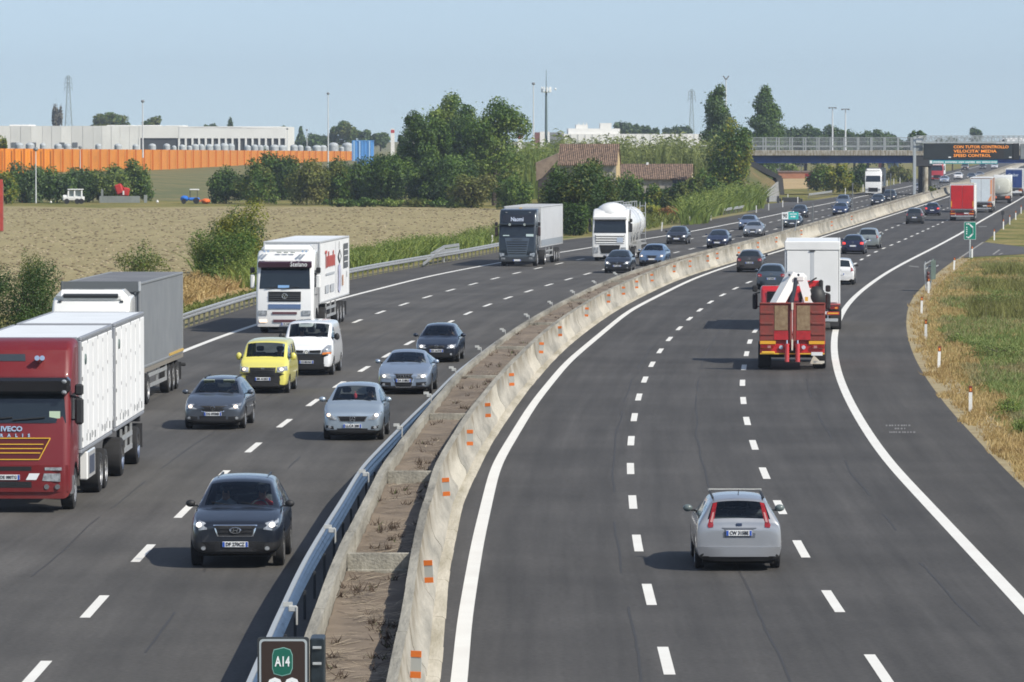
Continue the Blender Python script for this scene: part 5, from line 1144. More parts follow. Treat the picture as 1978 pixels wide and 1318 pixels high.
# --- reeds (blade stands)
def reeds(name, label, poly, n, h0, h1, leaf, lean=.25, wd=.05, zf=None, seed=0):
    rg = random.Random(seed); b = B(); xs = [p[0] for p in poly]; ys_ = [p[1] for p in poly]
    def inside(x, y):
        c_ = False
        for (x1, y1), (x2, y2) in zip(poly, poly[1:] + poly[:1]):
            if (y1 > y) != (y2 > y) and x < (x2 - x1) * (y - y1) / (y2 - y1) + x1: c_ = not c_
        return c_
    k = 0
    while k < n:
        x, y = rg.uniform(min(xs), max(xs)), rg.uniform(min(ys_), max(ys_))
        if not inside(x, y): continue
        k += 1; p = G(x, y); h = rg.uniform(h0, h1); s = wd * rg.uniform(.6, 1.4)
        clump = noise.noise((p.x * .35, p.y * .08, seed)); h *= 1 + .35 * clump
        d = Vector((rg.gauss(0, lean), rg.gauss(0, lean), 1)) * h; a = rg.uniform(0, 3.14); u = Vector((math.cos(a), math.sin(a) * .4, 0)) * s
        m1 = p + d * .5; tip = p + d + Vector((d.x * .8, d.y * .8, -.12 * h))
        b.add([p - u * .7, p + u * .7, m1 + u, m1 - u, tip], [(0, 1, 2, 3), (3, 2, 4)])
        for q in range(3):   # side leaves
            t = rg.uniform(.3, .95); c_ = p + d * t; e = Vector((rg.gauss(0, 1), rg.gauss(0, .6), rg.uniform(.1, .9))).normalized() * h * rg.uniform(.07, .15); f = Vector((-e.z, 0, e.x)).normalized() * s * .7
            b.add([c_ - f * .4, c_ + e * .5 - f, c_ + e + Vector((0, 0, -.05 * h)), c_ + e * .5 + f], [(0, 1, 2, 3)])
    o = b.build(name, LM[leaf] if isinstance(leaf, str) else leaf, smooth=False, recalc=False); tag(o, label, 'reeds', kind='stuff'); return o
reeds('reeds', 'bright green reed bed at the field edge left of the white lorry', [(372, 532), (400, 505), (470, 500), (505, 520), (500, 560), (440, 555)], 1300, .9, 1.9, 'reed', wd=.05, seed=1)
reeds('reeds', 'green reed strip along the ditch behind the roadside guardrail', [(650, 528), (665, 502), (760, 492), (870, 478), (935, 470), (950, 482), (830, 500), (700, 528)], 2600, .7, 1.5, 'reed', wd=.06, seed=2)
reeds('reeds', 'low dull green growth at the field edge beyond the guardrail', [(880, 480), (900, 462), (985, 448), (1000, 460), (960, 470)], 450, .7, 1.3, 'reed2', wd=.09, seed=3)
reeds('reeds', 'green reed clump beside the road left of the short guardrail', [(1315, 436), (1318, 426), (1355, 420), (1372, 426), (1368, 432)], 700, 2., 3.2, 'reed', wd=.09, seed=4)
reeds('reeds', 'pale green reed bed on the slope in front of the bridge end', [(1368, 423), (1375, 404), (1440, 392), (1470, 398), (1478, 403), (1400, 415)], 1700, 2., 3.2, 'reed', wd=.09, seed=5)
reeds('tall_reeds', 'wall of tall pale green cane behind the farm buildings', [(1080, 385), (1085, 377), (1385, 376), (1390, 384)], 4200, 6.6, 8.6, 'reed2', lean=.07, wd=.13, seed=6)
reeds('tall_reeds', 'cane thicket between the big round tree and the barn', [(985, 386), (990, 378), (1080, 376), (1080, 385)], 1200, 6., 8., 'reed', lean=.08, wd=.13, seed=7)
reeds('dry_maize', 'dry yellow maize stalks standing beside the guardrail', [(352, 592), (470, 556), (478, 540), (440, 530), (380, 534), (340, 560)], 1500, .3, .75, 'straw', lean=.3, wd=.05, seed=8)
reeds('verge_grass', 'yellow green grass under the roadside guardrail', [(352, 612), (480, 583), (660, 535), (880, 496), (870, 489), (660, 525), (480, 566), (350, 596)], 1200, .2, .4, 'olive', lean=.5, wd=.05, seed=9)
reeds('verge_grass', 'rough grass on the verge beyond the tanker', [(1085, 455), (1250, 444), (1310, 431), (1300, 415), (1200, 425), (1080, 440)], 1200, .4, 1., 'olive', lean=.4, wd=.1, seed=10)
# --- right verge grasses
def tufts(name, label, n, cond, h0, h1, leaf, wd, seed, xr=(1745, 1990), yr=(470, 945)):
    rg = random.Random(seed); b = B(); k = 0; tr = 0
    while k < n and tr < n * 30:
        tr += 1; x, y = rg.uniform(*xr), rg.uniform(*yr); p = G(x, y)
        e = RE(p.y) + .25 + .5 * noise.noise((p.y * .2, 0, 0))
        if p.x < e or (478 < y < 497 and x > 1850) or (470 < y < 500 and x > 1860): continue
        if not cond(p, rg): continue
        k += 1; h = rg.uniform(h0, h1)
        for q in range(4):
            d = Vector((rg.gauss(0, .45), rg.gauss(0, .45), 1)) * h * rg.uniform(.6, 1.1); a = rg.uniform(0, 3.14); u = Vector((math.cos(a), math.sin(a) * .3, 0)) * wd * rg.uniform(.6, 1.3); o_ = Vector((rg.gauss(0, .08), rg.gauss(0, .12), 0))
            b.add([p + o_ - u, p + o_ + u, p + o_ + d], [(0, 1, 2)])
    o = b.build(name, LM[leaf], smooth=False, recalc=False); return tag(o, label, 'grass', kind='stuff')
nz = lambda p, s, f: noise.noise((p.x * f, p.y * f * .35, s))
tufts('dry_grass', 'dry straw coloured grass on the right verge', 9000, lambda p, rg: nz(p, 1, .22) > -.3 or rg.random() < .35, .08, .24, 'straw', .02, 1)
tufts('green_grass', 'patches of green grass on the right verge', 8500, lambda p, rg: nz(p, 1, .22) < .02 and p.x > RE(p.y) + 2.0 + nz(p, 5, .3), .1, .3, 'turf', .03, 2)
tufts('olive_grass', 'olive green weedy grass on the right verge', 7000, lambda p, rg: nz(p, 9, .18) > .02 and p.x > RE(p.y) + 1.6, .08, .26, 'turf2', .03, 3)
tufts('brown_grass', 'brown dead tall weeds on the right verge beyond the steel framed panel', 1700, lambda p, rg: 235 < p.y < 330 and p.x > RE(p.y) + 3 and nz(p, 3, .12) > -.2, .3, .7, 'brown', .03, 4)
for i, (x, y, wd, hp, lab) in enumerate(((1945, 800, 50, 34, 'bushy green weed on the right verge beside the nearest marker post'), (1925, 590, 90, 26, 'bright green weed patch on the right verge, upper one'), (1925, 690, 110, 34, 'bright green weed patch on the right verge, lower one'), (1845, 660, 34, 18, 'small grey green weed tuft near the third marker post'), (1972, 835, 40, 30, 'flowering green weed at the right picture edge'))):
    T('weed_bush', lab, x, y - hp, y + 4, wd, 'turf' if i in (1, 2) else 'pale', 'bush', dens=1.3, seed=160 + i, cat='weed', ls=.55)
# ================================================================== CARS
TRIM = pm('trim_black', (.018, .018, .019), .6); UND = pm('underbody', (.012, .012, .012), .9); RUB = pm('tyre_rubber', (.018, .018, .019), .88, var=.2, scale=8)
RIM = pm('rim_alloy', (.55, .55, .55), .3, metal=.8); CHR = pm('chrome', (.75, .76, .78), .12, metal=1.); LGL = pm('lamp_glass', (.36, .38, .4), .2, metal=.25, coat=1, var=.45, scale=9)
DGL = pm('tinted_glass', (.012, .018, .022), .04, spec=.7, coat=.6); GRL = pm('grille_black', (.012, .012, .013), .5, bump=.02, scale=40); INT = pm('interior', (.03, .03, .032), .8); SEAT = pm('seat_cloth', (.06, .065, .07), .9)
TLR = pm('tail_red', (.24, .006, .006), .15, coat=1, var=.3, scale=8); TLW = pm('tail_clear', (.42, .2, .19), .15, coat=1)
TLON = em('tail_red_lit', (1, .06, .03), .9, (.5, .01, .01)); BULB = em('bulb_warm', (1, .66, .38), 1.1); BULBW = em('bulb_white', (1, .9, .78), 1.2); AMB = pm('indicator_amber', (.75, .22, .03), .2, coat=1)
PLW = pm('plate_white', (.72, .73, .73), .5); PLB = pm('plate_blue', (.02, .08, .4), .5); INK = pm('plate_ink', (.02, .02, .025), .6)
SKIN = pm('skin', (.5, .3, .2), .6)
def lerp(a, c, t): return a + (c - a) * t
def shell(d):
    L, W = d['L'], d['W']; h = W / 2; cl = d['cl']; xc, zc = d['cowl']; xf, zf = d['rf']; xr, zr = d['rr']; xg, zg = d['gb']; nose = d['nose']; rw = d.get('rw', .62) * h; rwr = d.get('rwr', .98) * rw
    def lower(w, zb, belt): return [(0, zb), (.8 * w, zb), (.965 * w, zb + .09), (w, zb + .40 * (belt - zb)), (.988 * w, zb + .80 * (belt - zb)), (.95 * w, belt)]
    def hood(x, w, zb, top): return (x, lower(w, zb, top - .055) + [(.885 * w, top - .014), (.80 * w, top), (.42 * w, top + .016), (0, top + .022)])
    def gh(x, w, T, r, belt): return (x, lower(w, cl, belt) + [(r + .05, T - .115), (r, T - .04), (r * .6, T - .004), (0, T + .012)])
    zb2 = lambda x: lerp(zc - .05, zg - .045, max(0, min(1, (x - xc) / (xg - xc))))
    st = [hood(0, h * .78, cl + .04, nose - .13), hood(.045, h * .87, cl - .01, nose - .05), hood(.16, h * .935, cl, nose - .005), hood(.5, h * .985, cl, lerp(nose, zc, .42)), hood(max(.62, xc - .35), h, cl, lerp(nose, zc, .82)), hood(xc - .07, h, cl, zc - .01)]
    i5 = len(st); c5 = hood(xc, h, cl, zc + .006); st.append(c5)
    s7 = gh(xf, h, zf, rw, zb2(xf)); xm = (xc + xf) / 2
    st.append((xm, lower(h, cl, zb2(xm)) + [(lerp(a[0], c_[0], .5), lerp(a[1], c_[1], .5) + .015) for a, c_ in zip(c5[1][6:], s7[1][6:])]))
    st.append(s7); i7 = len(st) - 1; span = xr - xf; top = lambda t: lerp(zf, zr, t) + (d['H'] - max(zf, zr) - .012) * math.sin(math.pi * min(1, max(0, t * .9 + .05)))
    nb = d.get('bays', 3); xs = [.1]; 
    fr = {1: [.16], 2: [.33], 3: [.3, .68]}[nb]
    mk = []
    for f in fr: xs += [f, f + .09 / span * 1.0]
    xs.append(1 - .11 / span)
    for t in xs: st.append(gh(xf + span * t, h, top(t), lerp(rw, rwr, t), zb2(xf + span * t)))
    st.append(gh(xr, h * .99, zr, rwr, zb2(xr))); i12 = len(st) - 1
    c14 = hood(xg, h * .97, cl, zg); s12 = st[-1]; xm = (xr + xg) / 2
    st.append((xm, lower(h * .985, cl, zb2(xm)) + [(lerp(a[0], c_[0], .5), lerp(a[1], c_[1], .5) + .012) for a, c_ in zip(s12[1][6:], c14[1][6:])]))
    st.append(c14); i14 = len(st) - 1
    if L - xg > .45: st += [hood(xg + .06, h * .968, cl, zg - .012), hood(L - .16, h * .945, cl, zg - .02), hood(L - .05, h * .9, cl + .03, zg - .06), hood(L, h * .82, cl + .1, zg - .17)]
    else: st += [hood(max(xg + .03, L - .1), h * .965, cl, zg - .045), hood(L - .04, h * .94, cl + .03, zg - .1), hood(L, h * .86, cl + .1, zg - .2)]
    b = B(); n = 18
    for x, p in st:
        X = L / 2 - x; full = [(X, y, z) for y, z in p] + [(X, -y, z) for y, z in p[8:0:-1]]
        b.v += [Vector(v) for v in full]
    side_end = i12 - 1
    pill = set(); k = i7 + 2
    for f in fr: pill.add(k - 0 if False else None); 
    # intervals that are pillars (body coloured)
    pil = [i7 + 1 + 1 + 2 * j for j in range(len(fr))]
    last = (pil[0] if nb == 1 else side_end - 0)
    for j in range(len(st) - 1):
        for i in range(n):
            a = min(i, 17 - i); m = 0
            if a <= (1 if not d.get('clad') else 2): m = 4
            if i5 <= j < i7 and a in (7, 8): m = 1
            elif i12 <= j < i14 and a in (7, 8): m = 3
            elif a == 5 and i5 <= j < last and j not in pil: m = 2
            if a == 6 and j in (i7 - 2, i7 - 1) and d.get('black_pillar'): m = 4
            b.f.append((j * n + i, j * n + (i + 1) % n, (j + 1) * n + (i + 1) % n, (j + 1) * n + i)); b.m.append(m)
    for j, flip in ((0, 0), (len(st) - 1, 1)):
        o = j * n
        for i in range(9):
            q = [o + i, o + i + 1] + ([o + 17 - i] if 17 - i != i + 1 else []) + ([o + (18 - i) % 18] if i > 0 else [])
            q = list(dict.fromkeys(q)); b.f.append(tuple(q)); b.m.append(4 if i < 2 else 0)
    return b
CT = {
 'suv': dict(L=4.68, W=1.89, H=1.74, nose=.97, cowl=(1.2, 1.15), rf=(2.0, 1.66), rr=(4.1, 1.64), gb=(4.54, 1.15), ax=(.92, 3.62), r=.365, cl=.3, rw=.66, clad=1),
 'wagon': dict(L=4.77, W=1.82, H=1.5, nose=.77, cowl=(1.22, 1.), rf=(2.12, 1.42), rr=(4.3, 1.4), gb=(4.68, 1.0), ax=(.95, 3.66), r=.325, cl=.2, rw=.62),
 'minicar': dict(L=3.84, W=1.76, H=1.6, nose=.84, cowl=(.82, 1.07), rf=(1.72, 1.53), rr=(3.5, 1.5), gb=(3.78, 1.06), ax=(.72, 3.29), r=.31, cl=.2, rw=.64),
 'saloon': dict(L=4.92, W=1.855, H=1.45, nose=.75, cowl=(1.4, .99), rf=(2.3, 1.37), rr=(3.5, 1.38), gb=(4.3, 1.06), ax=(.97, 3.81), r=.33, cl=.18, rw=.6, bays=2),
 'oldwagon': dict(L=4.5, W=1.71, H=1.46, nose=.72, cowl=(1.2, .95), rf=(2.05, 1.38), rr=(4.05, 1.37), gb=(4.42, .98), ax=(.85, 3.5), r=.305, cl=.18, rw=.63),
 'hatch': dict(L=4.15, W=1.75, H=1.48, nose=.75, cowl=(1.05, .99), rf=(1.9, 1.4), rr=(3.6, 1.38), gb=(4.03, 1.), ax=(.82, 3.4), r=.31, cl=.19, rw=.62),
 'focus': dict(L=4.47, W=1.755, H=1.5, nose=.76, cowl=(1.1, 1.), rf=(2.0, 1.42), rr=(4.12, 1.42), gb=(4.4, 1.02), ax=(.88, 3.52), r=.32, cl=.2, rw=.64, rwr=.96),
 'vanlet': dict(L=4.16, W=1.72, H=1.83, nose=.93, cowl=(.78, 1.17), rf=(1.42, 1.72), rr=(4.0, 1.76), gb=(4.12, 1.15), ax=(.8, 3.36), r=.31, cl=.2, rw=.78, bays=3),
 'van': dict(L=4.78, W=1.9, H=1.98, nose=1.06, cowl=(.72, 1.33), rf=(1.5, 1.9), rr=(4.66, 1.91), gb=(4.75, 1.25), ax=(.83, 3.93), r=.33, cl=.22, rw=.8, bays=1),
 'mpv': dict(L=4.26, W=1.77, H=1.63, nose=.83, cowl=(.9, 1.06), rf=(1.75, 1.55), rr=(3.8, 1.53), gb=(4.16, 1.05), ax=(.82, 3.5), r=.32, cl=.19, rw=.66),
 'smallcar': dict(L=3.7, W=1.62, H=1.49, nose=.78, cowl=(.85, 1.), rf=(1.6, 1.41), rr=(3.3, 1.4), gb=(3.6, 1.0), ax=(.7, 3.1), r=.29, cl=.18, rw=.66),
}
def sym(p): return [p, [(-y, z) for y, z in p][::-1]]
def sc(h, pts): return [(u * h, z) for u, z in pts]
FRONT = {
 'suv': dict(hl=[(.6, .80), (.64, .93), (.9, 1.0), (.96, .96), (.93, .84), (.78, .78)], gr=[(-.36, .67), (.36, .67), (.44, .88), (-.44, .88)], chrome=1, low=[(-.9, .3), (.9, .3), (.86, .52), (.5, .56), (-.5, .56), (-.86, .52)], plate=.5, fog=(.68, .42), emb='H', embz=.78, bulb=(.78, .89)),
 'wagon': dict(hl=[(.52, .62), (.62, .76), (.9, .8), (.95, .74), (.86, .62)], gr=[(-.34, .56), (.34, .56), (.46, .73), (-.46, .73)], chrome=1, low=[(-.42, .27), (.42, .27), (.44, .42), (-.44, .42)], low2=[(.5, .3), (.88, .32), (.85, .42), (.5, .4)], plate=.48, fog=(.78, .36), emb='ring', embz=.65, bulb=(.74, .7)),
 'minicar': dict(hl=[(.5, .6), (.72, .8), (.93, .84), (.95, .74), (.72, .6)], gr=[(-.38, .56), (.38, .56), (.46, .7), (-.46, .7)], chrome=1, low=[(-.5, .27), (.5, .27), (.5, .36), (-.5, .36)], low2=[(.6, .33), (.88, .36), (.86, .45), (.62, .42)], plate=.43, fog=(.74, .39), emb='star', embz=.63, bulb=(.78, .74)),
 'saloon': dict(hl=[(.44, .55), (.5, .7), (.86, .73), (.92, .66), (.82, .54)], gr=[(-.26, .27), (.26, .27), (.34, .5), (.36, .71), (-.36, .71), (-.34, .5)], chrome=1, low=[(.46, .3), (.86, .33), (.82, .44), (.46, .42)], lowsym=1, plate=.48, fog=(.72, .35), emb='rings', embz=.62, bulb=(.7, .63)),
 'oldwagon': dict(hl=[(.46, .55), (.5, .68), (.86, .72), (.92, .65), (.84, .55)], gr=[(-.32, .58), (.32, .58), (.36, .66), (-.36, .66)], low=[(-.8, .27), (.8, .27), (.78, .38), (-.78, .38)], plate=.46, fog=(.66, .33), emb='ring', embz=.62, bulb=(.68, .63)),
 'hatch': dict(hl=[(.46, .58), (.56, .72), (.9, .78), (.94, .7), (.84, .58)], gr=[(-.34, .58), (.34, .58), (.38, .68), (-.38, .68)], low=[(-.6, .27), (.6, .27), (.6, .4), (-.6, .4)], plate=.47, fog=(.76, .36), emb='ring', embz=.64, bulb=(.72, .67)),
 'vanlet': dict(hl=[(.56, .74), (.56, .9), (.92, .94), (.95, .78), (.8, .74)], gr=[(-.48, .6), (.48, .6), (.52, .9), (-.52, .9)], bump=[(-.98, .26), (.98, .26), (.98, .66), (.55, .72), (-.55, .72), (-.98, .66)], plate=.51, fog=None, emb='bar', embz=.86, bulb=(.74, .84)),
 'van': dict(hl=[(.6, .78), (.64, .98), (.8, 1.12), (.93, 1.1), (.94, .82)], gr=[(-.55, .84), (-.12, .84), (-.12, .92), (-.55, .94)], grsym=1, bump=[(-.98, .24), (.98, .24), (.98, .74), (.6, .8), (-.6, .8), (-.98, .74)], plate=.5, fog=None, emb='ring', embz=.86, bulb=(.8, .96), amber=[(.6, .77), (.62, .85), (.94, .87), (.93, .79)]),
}
for k, v in (('mpv', 'hatch'), ('smallcar', 'hatch'), ('focus', 'hatch')): FRONT[k] = FRONT[v]
REAR = {
 'focus': dict(tl=[(.49, 1.37), (.585, 1.35), (.66, 1.1), (.72, .93), (.7, .88), (.59, .89), (.55, 1.12)], plate=.775, niche=[(-.36, .68), (.36, .68), (.4, .88), (-.4, .88)], bump=[(-.95, .3), (.95, .3), (.96, .5), (-.96, .5)], emb=(0, .94)),
 'hatch': dict(tl=[(.62, .74), (.62, .88), (.92, .94), (.95, .8), (.86, .72)], plate=.62, bump=[(-.95, .28), (.95, .28), (.96, .52), (-.96, .52)], emb=(0, .88)),
 'mpv': dict(tl=[(.74, .8), (.74, 1.1), (.9, 1.1), (.94, .84)], plate=.66, bump=[(-.95, .28), (.95, .28), (.96, .54), (-.96, .54)], emb=(0, .9)),
}
for k in CT: REAR.setdefault(k, REAR['hatch'])
WHEEL = {}
def wheel_meshes():
    b = B(); b.lathe([(.2, -.095), (.29, -.1), (.318, -.085), (.325, -.05), (.325, .05), (.318, .085), (.29, .1), (.2, .095), (.2, -.095)], (0, 0, 0), n=28); ty = b.mesh('tyre', [RUB], angle=50)
    b = B(); b.lathe([(.0, -.02), (.2, -.02), (.205, .085), (.215, .1), (.218, .09), (.205, -.09)], (0, 0, 0), n=24, m=1); b.lathe([(.19, .08), (.212, .1), (.218, .088)], (0, 0, 0), n=24)
    for k in range(5):
        a = 2 * math.pi * k / 5; r_ = Matrix.Rotation(-a, 3, 'Y'); b.box(r_ @ Vector((.115, .07, 0)), (.2, .03, .05), 0, .01, r_)
    b.cyl((0, .05, 0), (0, .095, 0), .045, .04, n=12); rm_ = b.mesh('rim', [RIM, TRIM])
    return ty, rm_
TYM, RIMM = wheel_meshes()
def emblem(kind, x, z):
    b = B()
    def ring(y, r, t=.012): b.lathe([(r + t * math.cos(a * math.pi / 3), t * math.sin(a * math.pi / 3)) for a in range(7)], (x, y, z), 'x', 16)
    if kind == 'rings': [ring((i - 1.5) * .085, .05, .01) for i in range(4)]
    elif kind == 'H':
        b.lathe([(1, 0)], (0, 0, 0)) if False else None; ring(0, .06, .012); b.v = [Vector((v.x, v.y * 1.7, z + (v.z - z) * .95)) for v in b.v]
        for y in (-.04, .04): b.bar((x, y - .012, z - .035), (x, y + .012, z + .035), .018, .014)
        b.bar((x, -.04, z - .008), (x, .04, z + .008), .015, .014)
    elif kind == 'star':
        ring(0, .075)
        for a in (90, 210, 330): b.bar((x, 0, z), (x, .075 * math.cos(R(a)), z + .075 * math.sin(R(a))), .016, .016)
    elif kind == 'bar': b.box((x, 0, z), (.02, .12, .06), 0, .01)
    else:
        ring(0, .065); b.bar((x, -.03, z + .04), (x, 0, z - .04), .014, .014); b.bar((x, .03, z + .04), (x, 0, z - .04), .014, .014)
    return b
CACHE = {}
def node(name, me, mats, ch=(), loc=None): return dict(name=name, me=me, mats=mats, ch=list(ch), loc=loc)
def build_type(key):
    if key in CACHE: return CACHE[key]
    d = CT[key]; L, W, r = d['L'], d['W'], d['r']; h = W / 2
    raw = shell(d).mesh('shell', [], smooth=True); 
    for _ in range(5): raw.materials.append(None)
    cb = B()
    for ax in d['ax']:
        for s in (-1, 1): cb.cyl((L / 2 - ax, s * (h - .3), r * .98), (L / 2 - ax, s * (h + .3), r * .98), r + .055, n=28, m=4)
    cm = cb.mesh('cutter', [], smooth=False)
    for _ in range(5): cm.materials.append(None)
    full = evald(raw, [subsurf(2)]); bv = bvh_of(full)
    me = evald(raw, [subsurf(2), cut(cm)])
    nodes = []
    def ext(idx):
        bm = bmesh.new(); bm.from_mesh(me); bmesh.ops.delete(bm, geom=[f for f in bm.faces if f.material_index not in idx], context='FACES')
        m2 = bpy.data.meshes.new('p'); bm.to_mesh(m2); bm.free()
        for _ in range(5): m2.materials.append(None)
        return finish(m2, True, False, 40)
    nodes.append(node('body', ext((0, 4)), ['PAINT', 'GLASS', 'GLASS', 'GLASS', TRIM]))
    def islands(m0):
        bm = bmesh.new(); bm.from_mesh(m0); bm.verts.ensure_lookup_table(); seen = set(); out = []
        for v in bm.verts:
            if v.index in seen: continue
            st_ = [v]; comp = {v.index}
            while st_:
                q_ = st_.pop()
                for e_ in q_.link_edges:
                    w_ = e_.other_vert(q_)
                    if w_.index not in comp: comp.add(w_.index); st_.append(w_)
            seen |= comp; out.append(comp)
        bm.free(); res = []
        for comp in out:
            if len(comp) < 9: continue
            b2 = bmesh.new(); b2.from_mesh(m0); b2.verts.ensure_lookup_table(); bmesh.ops.delete(b2, geom=[v for v in b2.verts if v.index not in comp], context='VERTS')
            m2 = bpy.data.meshes.new('side_window'); b2.to_mesh(m2); b2.free()
            for _ in range(5): m2.materials.append(None)
            res.append(finish(m2, True, False, 40))
        return res
    for i, nm in ((1, 'windscreen'), (2, 'side_window'), (3, 'rear_window')):
        for mm_ in (islands(ext((i,))) if i == 2 else [ext((i,))]): nodes.append(node(nm, mm_, ['PAINT', 'GLASS', 'GLASS', 'GLASS', TRIM]))
    f = FRONT[key]; fx = lambda poly, **k: patch(bv, sc(h, poly), 0, 1, **k)
    def P(name, poly, mat, **k):
        b = fx(poly, **k); m_ = b.mesh(name, [None] if False else []); m_.materials.append(None); return node(name, finish(m_, True, True, 40), [mat])
    if f.get('bump'): nodes.append(P('front_bumper', f['bump'], TRIM, off=.04, depth=.07))
    g_ = sym(f['gr']) if f.get('grsym') else [f['gr']]
    for q in g_:
        gn = P('grille', q, GRL, off=.014 if not f.get('bump') else .05)
        if f.get('chrome'):
            bb_ = B(); cx_ = sum(p[0] for p in q) / len(q); cz_ = sum(p[1] for p in q) / len(q); o = [(cx_ + (p[0] - cx_) * 1.07, cz_ + (p[1] - cz_) * 1.12) for p in q]
            gn['ch'].append(P('grille_surround', o, CHR, off=.008, depth=.02))
        zs = [p[1] for p in q]; ys = [p[0] for p in q]; lo, hi = min(zs), max(zs); sb = B(); k_ = max(2, int((hi - lo) / .055))
        for i in range(1, k_):
            zz = lerp(lo, hi, i / k_); hw = (max(ys) - min(ys)) / 2 * h * (.86 if len(q) > 3 else 1); yc = (max(ys) + min(ys)) / 2 * h; pr = None
            for t in range(7):
                y_ = yc - hw + 2 * hw * t / 6; hit = bv.ray_cast(Vector((9, y_, zz)), Vector((-1, 0, 0)))[0]
                if hit is None: pr = None; continue
                v_ = hit + Vector((.02 if not f.get('bump') else .056, 0, 0))
                if pr: sb.bar(pr, v_, .012, .01)
                pr = v_
        if sb.v: gn['ch'].append(node('slat', sb.mesh('slat', [TRIM]), [pm('slat_dark', (.03, .03, .032), .4, metal=.3)]))
        nodes.append(gn)
    if f.get('low'):
        for q in (sym(f['low']) if f.get('lowsym') else [f['low']]): nodes.append(P('air_intake', q, GRL, off=.01))
    if f.get('low2'):
        for q in sym(f['low2']): nodes.append(P('air_intake', q, GRL, off=.01))
    for s, q in zip((1, -1), sym(f['hl'])):
        hn = P('headlight', q, LGL, off=.016 if not f.get('bump') else .045)
        y_, z_ = f['bulb']; bp = [(s * y_ + .06 * math.cos(R(a)) / h, z_ + .05 * math.sin(R(a))) for a in range(0, 360, 45)]
        hn['ch'].append(P('bulb', bp, 'BULB', off=.024 if not f.get('bump') else .053)); nodes.append(hn)
    if f.get('amber'):
        for q in sym(f['amber']): nodes.append(P('indicator', q, AMB, off=.05))
    if f.get('fog'):
        y_, z_ = f['fog']
        for s in (1, -1): nodes.append(P('fog_light', [(s * y_ + .05 * math.cos(R(a)) / h, z_ + .042 * math.sin(R(a))) for a in range(0, 360, 45)], LGL, off=.02))
    ex = bv.ray_cast(Vector((9, 0, f['embz'])), Vector((-1, 0, 0)))[0].x + (.03 if not f.get('bump') else .065)
    nodes.append(node('emblem', emblem(f['emb'], ex, f['embz']).mesh('emblem', [None] if 0 else [CHR]), [CHR]))
    px = bv.ray_cast(Vector((9, 0, f['plate'])), Vector((-1, 0, 0)))[0].x + (.025 if not f.get('bump') else .06)
    def plate(x, z, s):
        b = B(); b.box((x, 0, z), (.016, .52, .112), 0, .004); [b.box((x + s * .009, e * .232, z), (.004, .045, .1), 1) for e in (-1, 1)]; return b.mesh('number_plate', [PLW, PLB])
    nodes.append(node('number_plate', plate(px, f['plate'], 1), [PLW, PLB])); nodes[-1]['pos'] = (px + .0125, f['plate'], 1)
    # rear
    q = REAR[key]; rx = lambda poly, **k: patch(bv, sc(h, poly), 0, -1, **k)
    def PR_(name, poly, mat, **k): m_ = rx(poly, **k).mesh(name, []); m_.materials.append(None); return node(name, finish(m_, True, True, 40), [mat])
    for t in sym(q['tl']):
        tn = PR_('tail_light', t, 'TAIL', off=.014); cx_ = sum(p[0] for p in t) / len(t); cz_ = sum(p[1] for p in t) / len(t)
        tn['ch'].append(PR_('clear_lens', [(cx_ + (p[0] - cx_) * .42, cz_ + (p[1] - cz_) * .4 - .02) for p in t], TLW, off=.02)); nodes.append(tn)
    if q.get('niche'): nodes.append(PR_('plate_niche', q['niche'], CHR if 0 else pm('niche', (.1, .11, .13), .4), off=.006))
    nodes.append(PR_('rear_bumper', q['bump'], 'PAINT', off=.045, depth=.06))
    b_ = B(); 
    nodes.append(PR_('rear_skirt', [(-.8, .2), (.8, .2), (.82, .31), (-.82, .31)], TRIM, off=.035, depth=.05))
    hit = bv.ray_cast(Vector((-9, 0, q['plate'])), Vector((1, 0, 0)))[0].x - .022
    nodes.append(node('number_plate', plate(hit, q['plate'], -1), [PLW, PLB])); nodes[-1]['pos'] = (hit - .0125, q['plate'], -1)
    ez = q['emb'][1]; hx = bv.ray_cast(Vector((-9, 0, ez)), Vector((1, 0, 0)))[0].x - .012
    nodes.append(node('emblem', emblem('bar' if key == 'focus' else 'ring', hx, ez).mesh('emblem', [CHR]), [pm('emblem_navy', (.05, .07, .13), .3, metal=.3) if key == 'focus' else CHR]))
    # mirrors, wipers
    zm = d['cowl'][1] + .06; xm = L / 2 - d['cowl'][0] - .42
    for s in (1, -1):
        b = B(); b.ell((xm, s * (h + .07), zm), (.07, .1, .075 if key not in ('van', 'vanlet') else .13), 0, 12, 8); b.box((xm, s * (h - .01), zm - .045), (.05, .16, .035), 1, .01); m_ = b.mesh('mirror', []); m_.materials.append(None); m_.materials.append(None); nodes.append(node('mirror', m_, ['MIRROR', TRIM]))
    b = B()
    for y0, y1 in ((.55, .05), (-.05, -.6)):
        p0 = Vector((L / 2 - d['cowl'][0] - .02, y0 * h, d['cowl'][1] + .035)); hit = bv.ray_cast(Vector((9, y1 * h, d['cowl'][1] + .1)), Vector((-1, 0, 0)))[0]
        b.bar(p0, hit + Vector((.02, 0, .01)), .014, .014)
    nodes.append(node('wiper', b.mesh('wiper', [TRIM]), [TRIM]))
    for ax in d['ax']:
        for s in (1, -1): nodes.append(dict(name='wheel', wheel=(L / 2 - ax, s * (h - .115), r, s), ch=[]))
    b = B(); b.mm((-L / 2 + .3, -h + .16, d['cl'] - .06), (L / 2 - .3, h - .16, d['cl'] + .05)); nodes.append(node('underbody', b.mesh('underbody', [UND]), [UND]))
    d['bvh'] = bv; CACHE[key] = nodes; return nodes
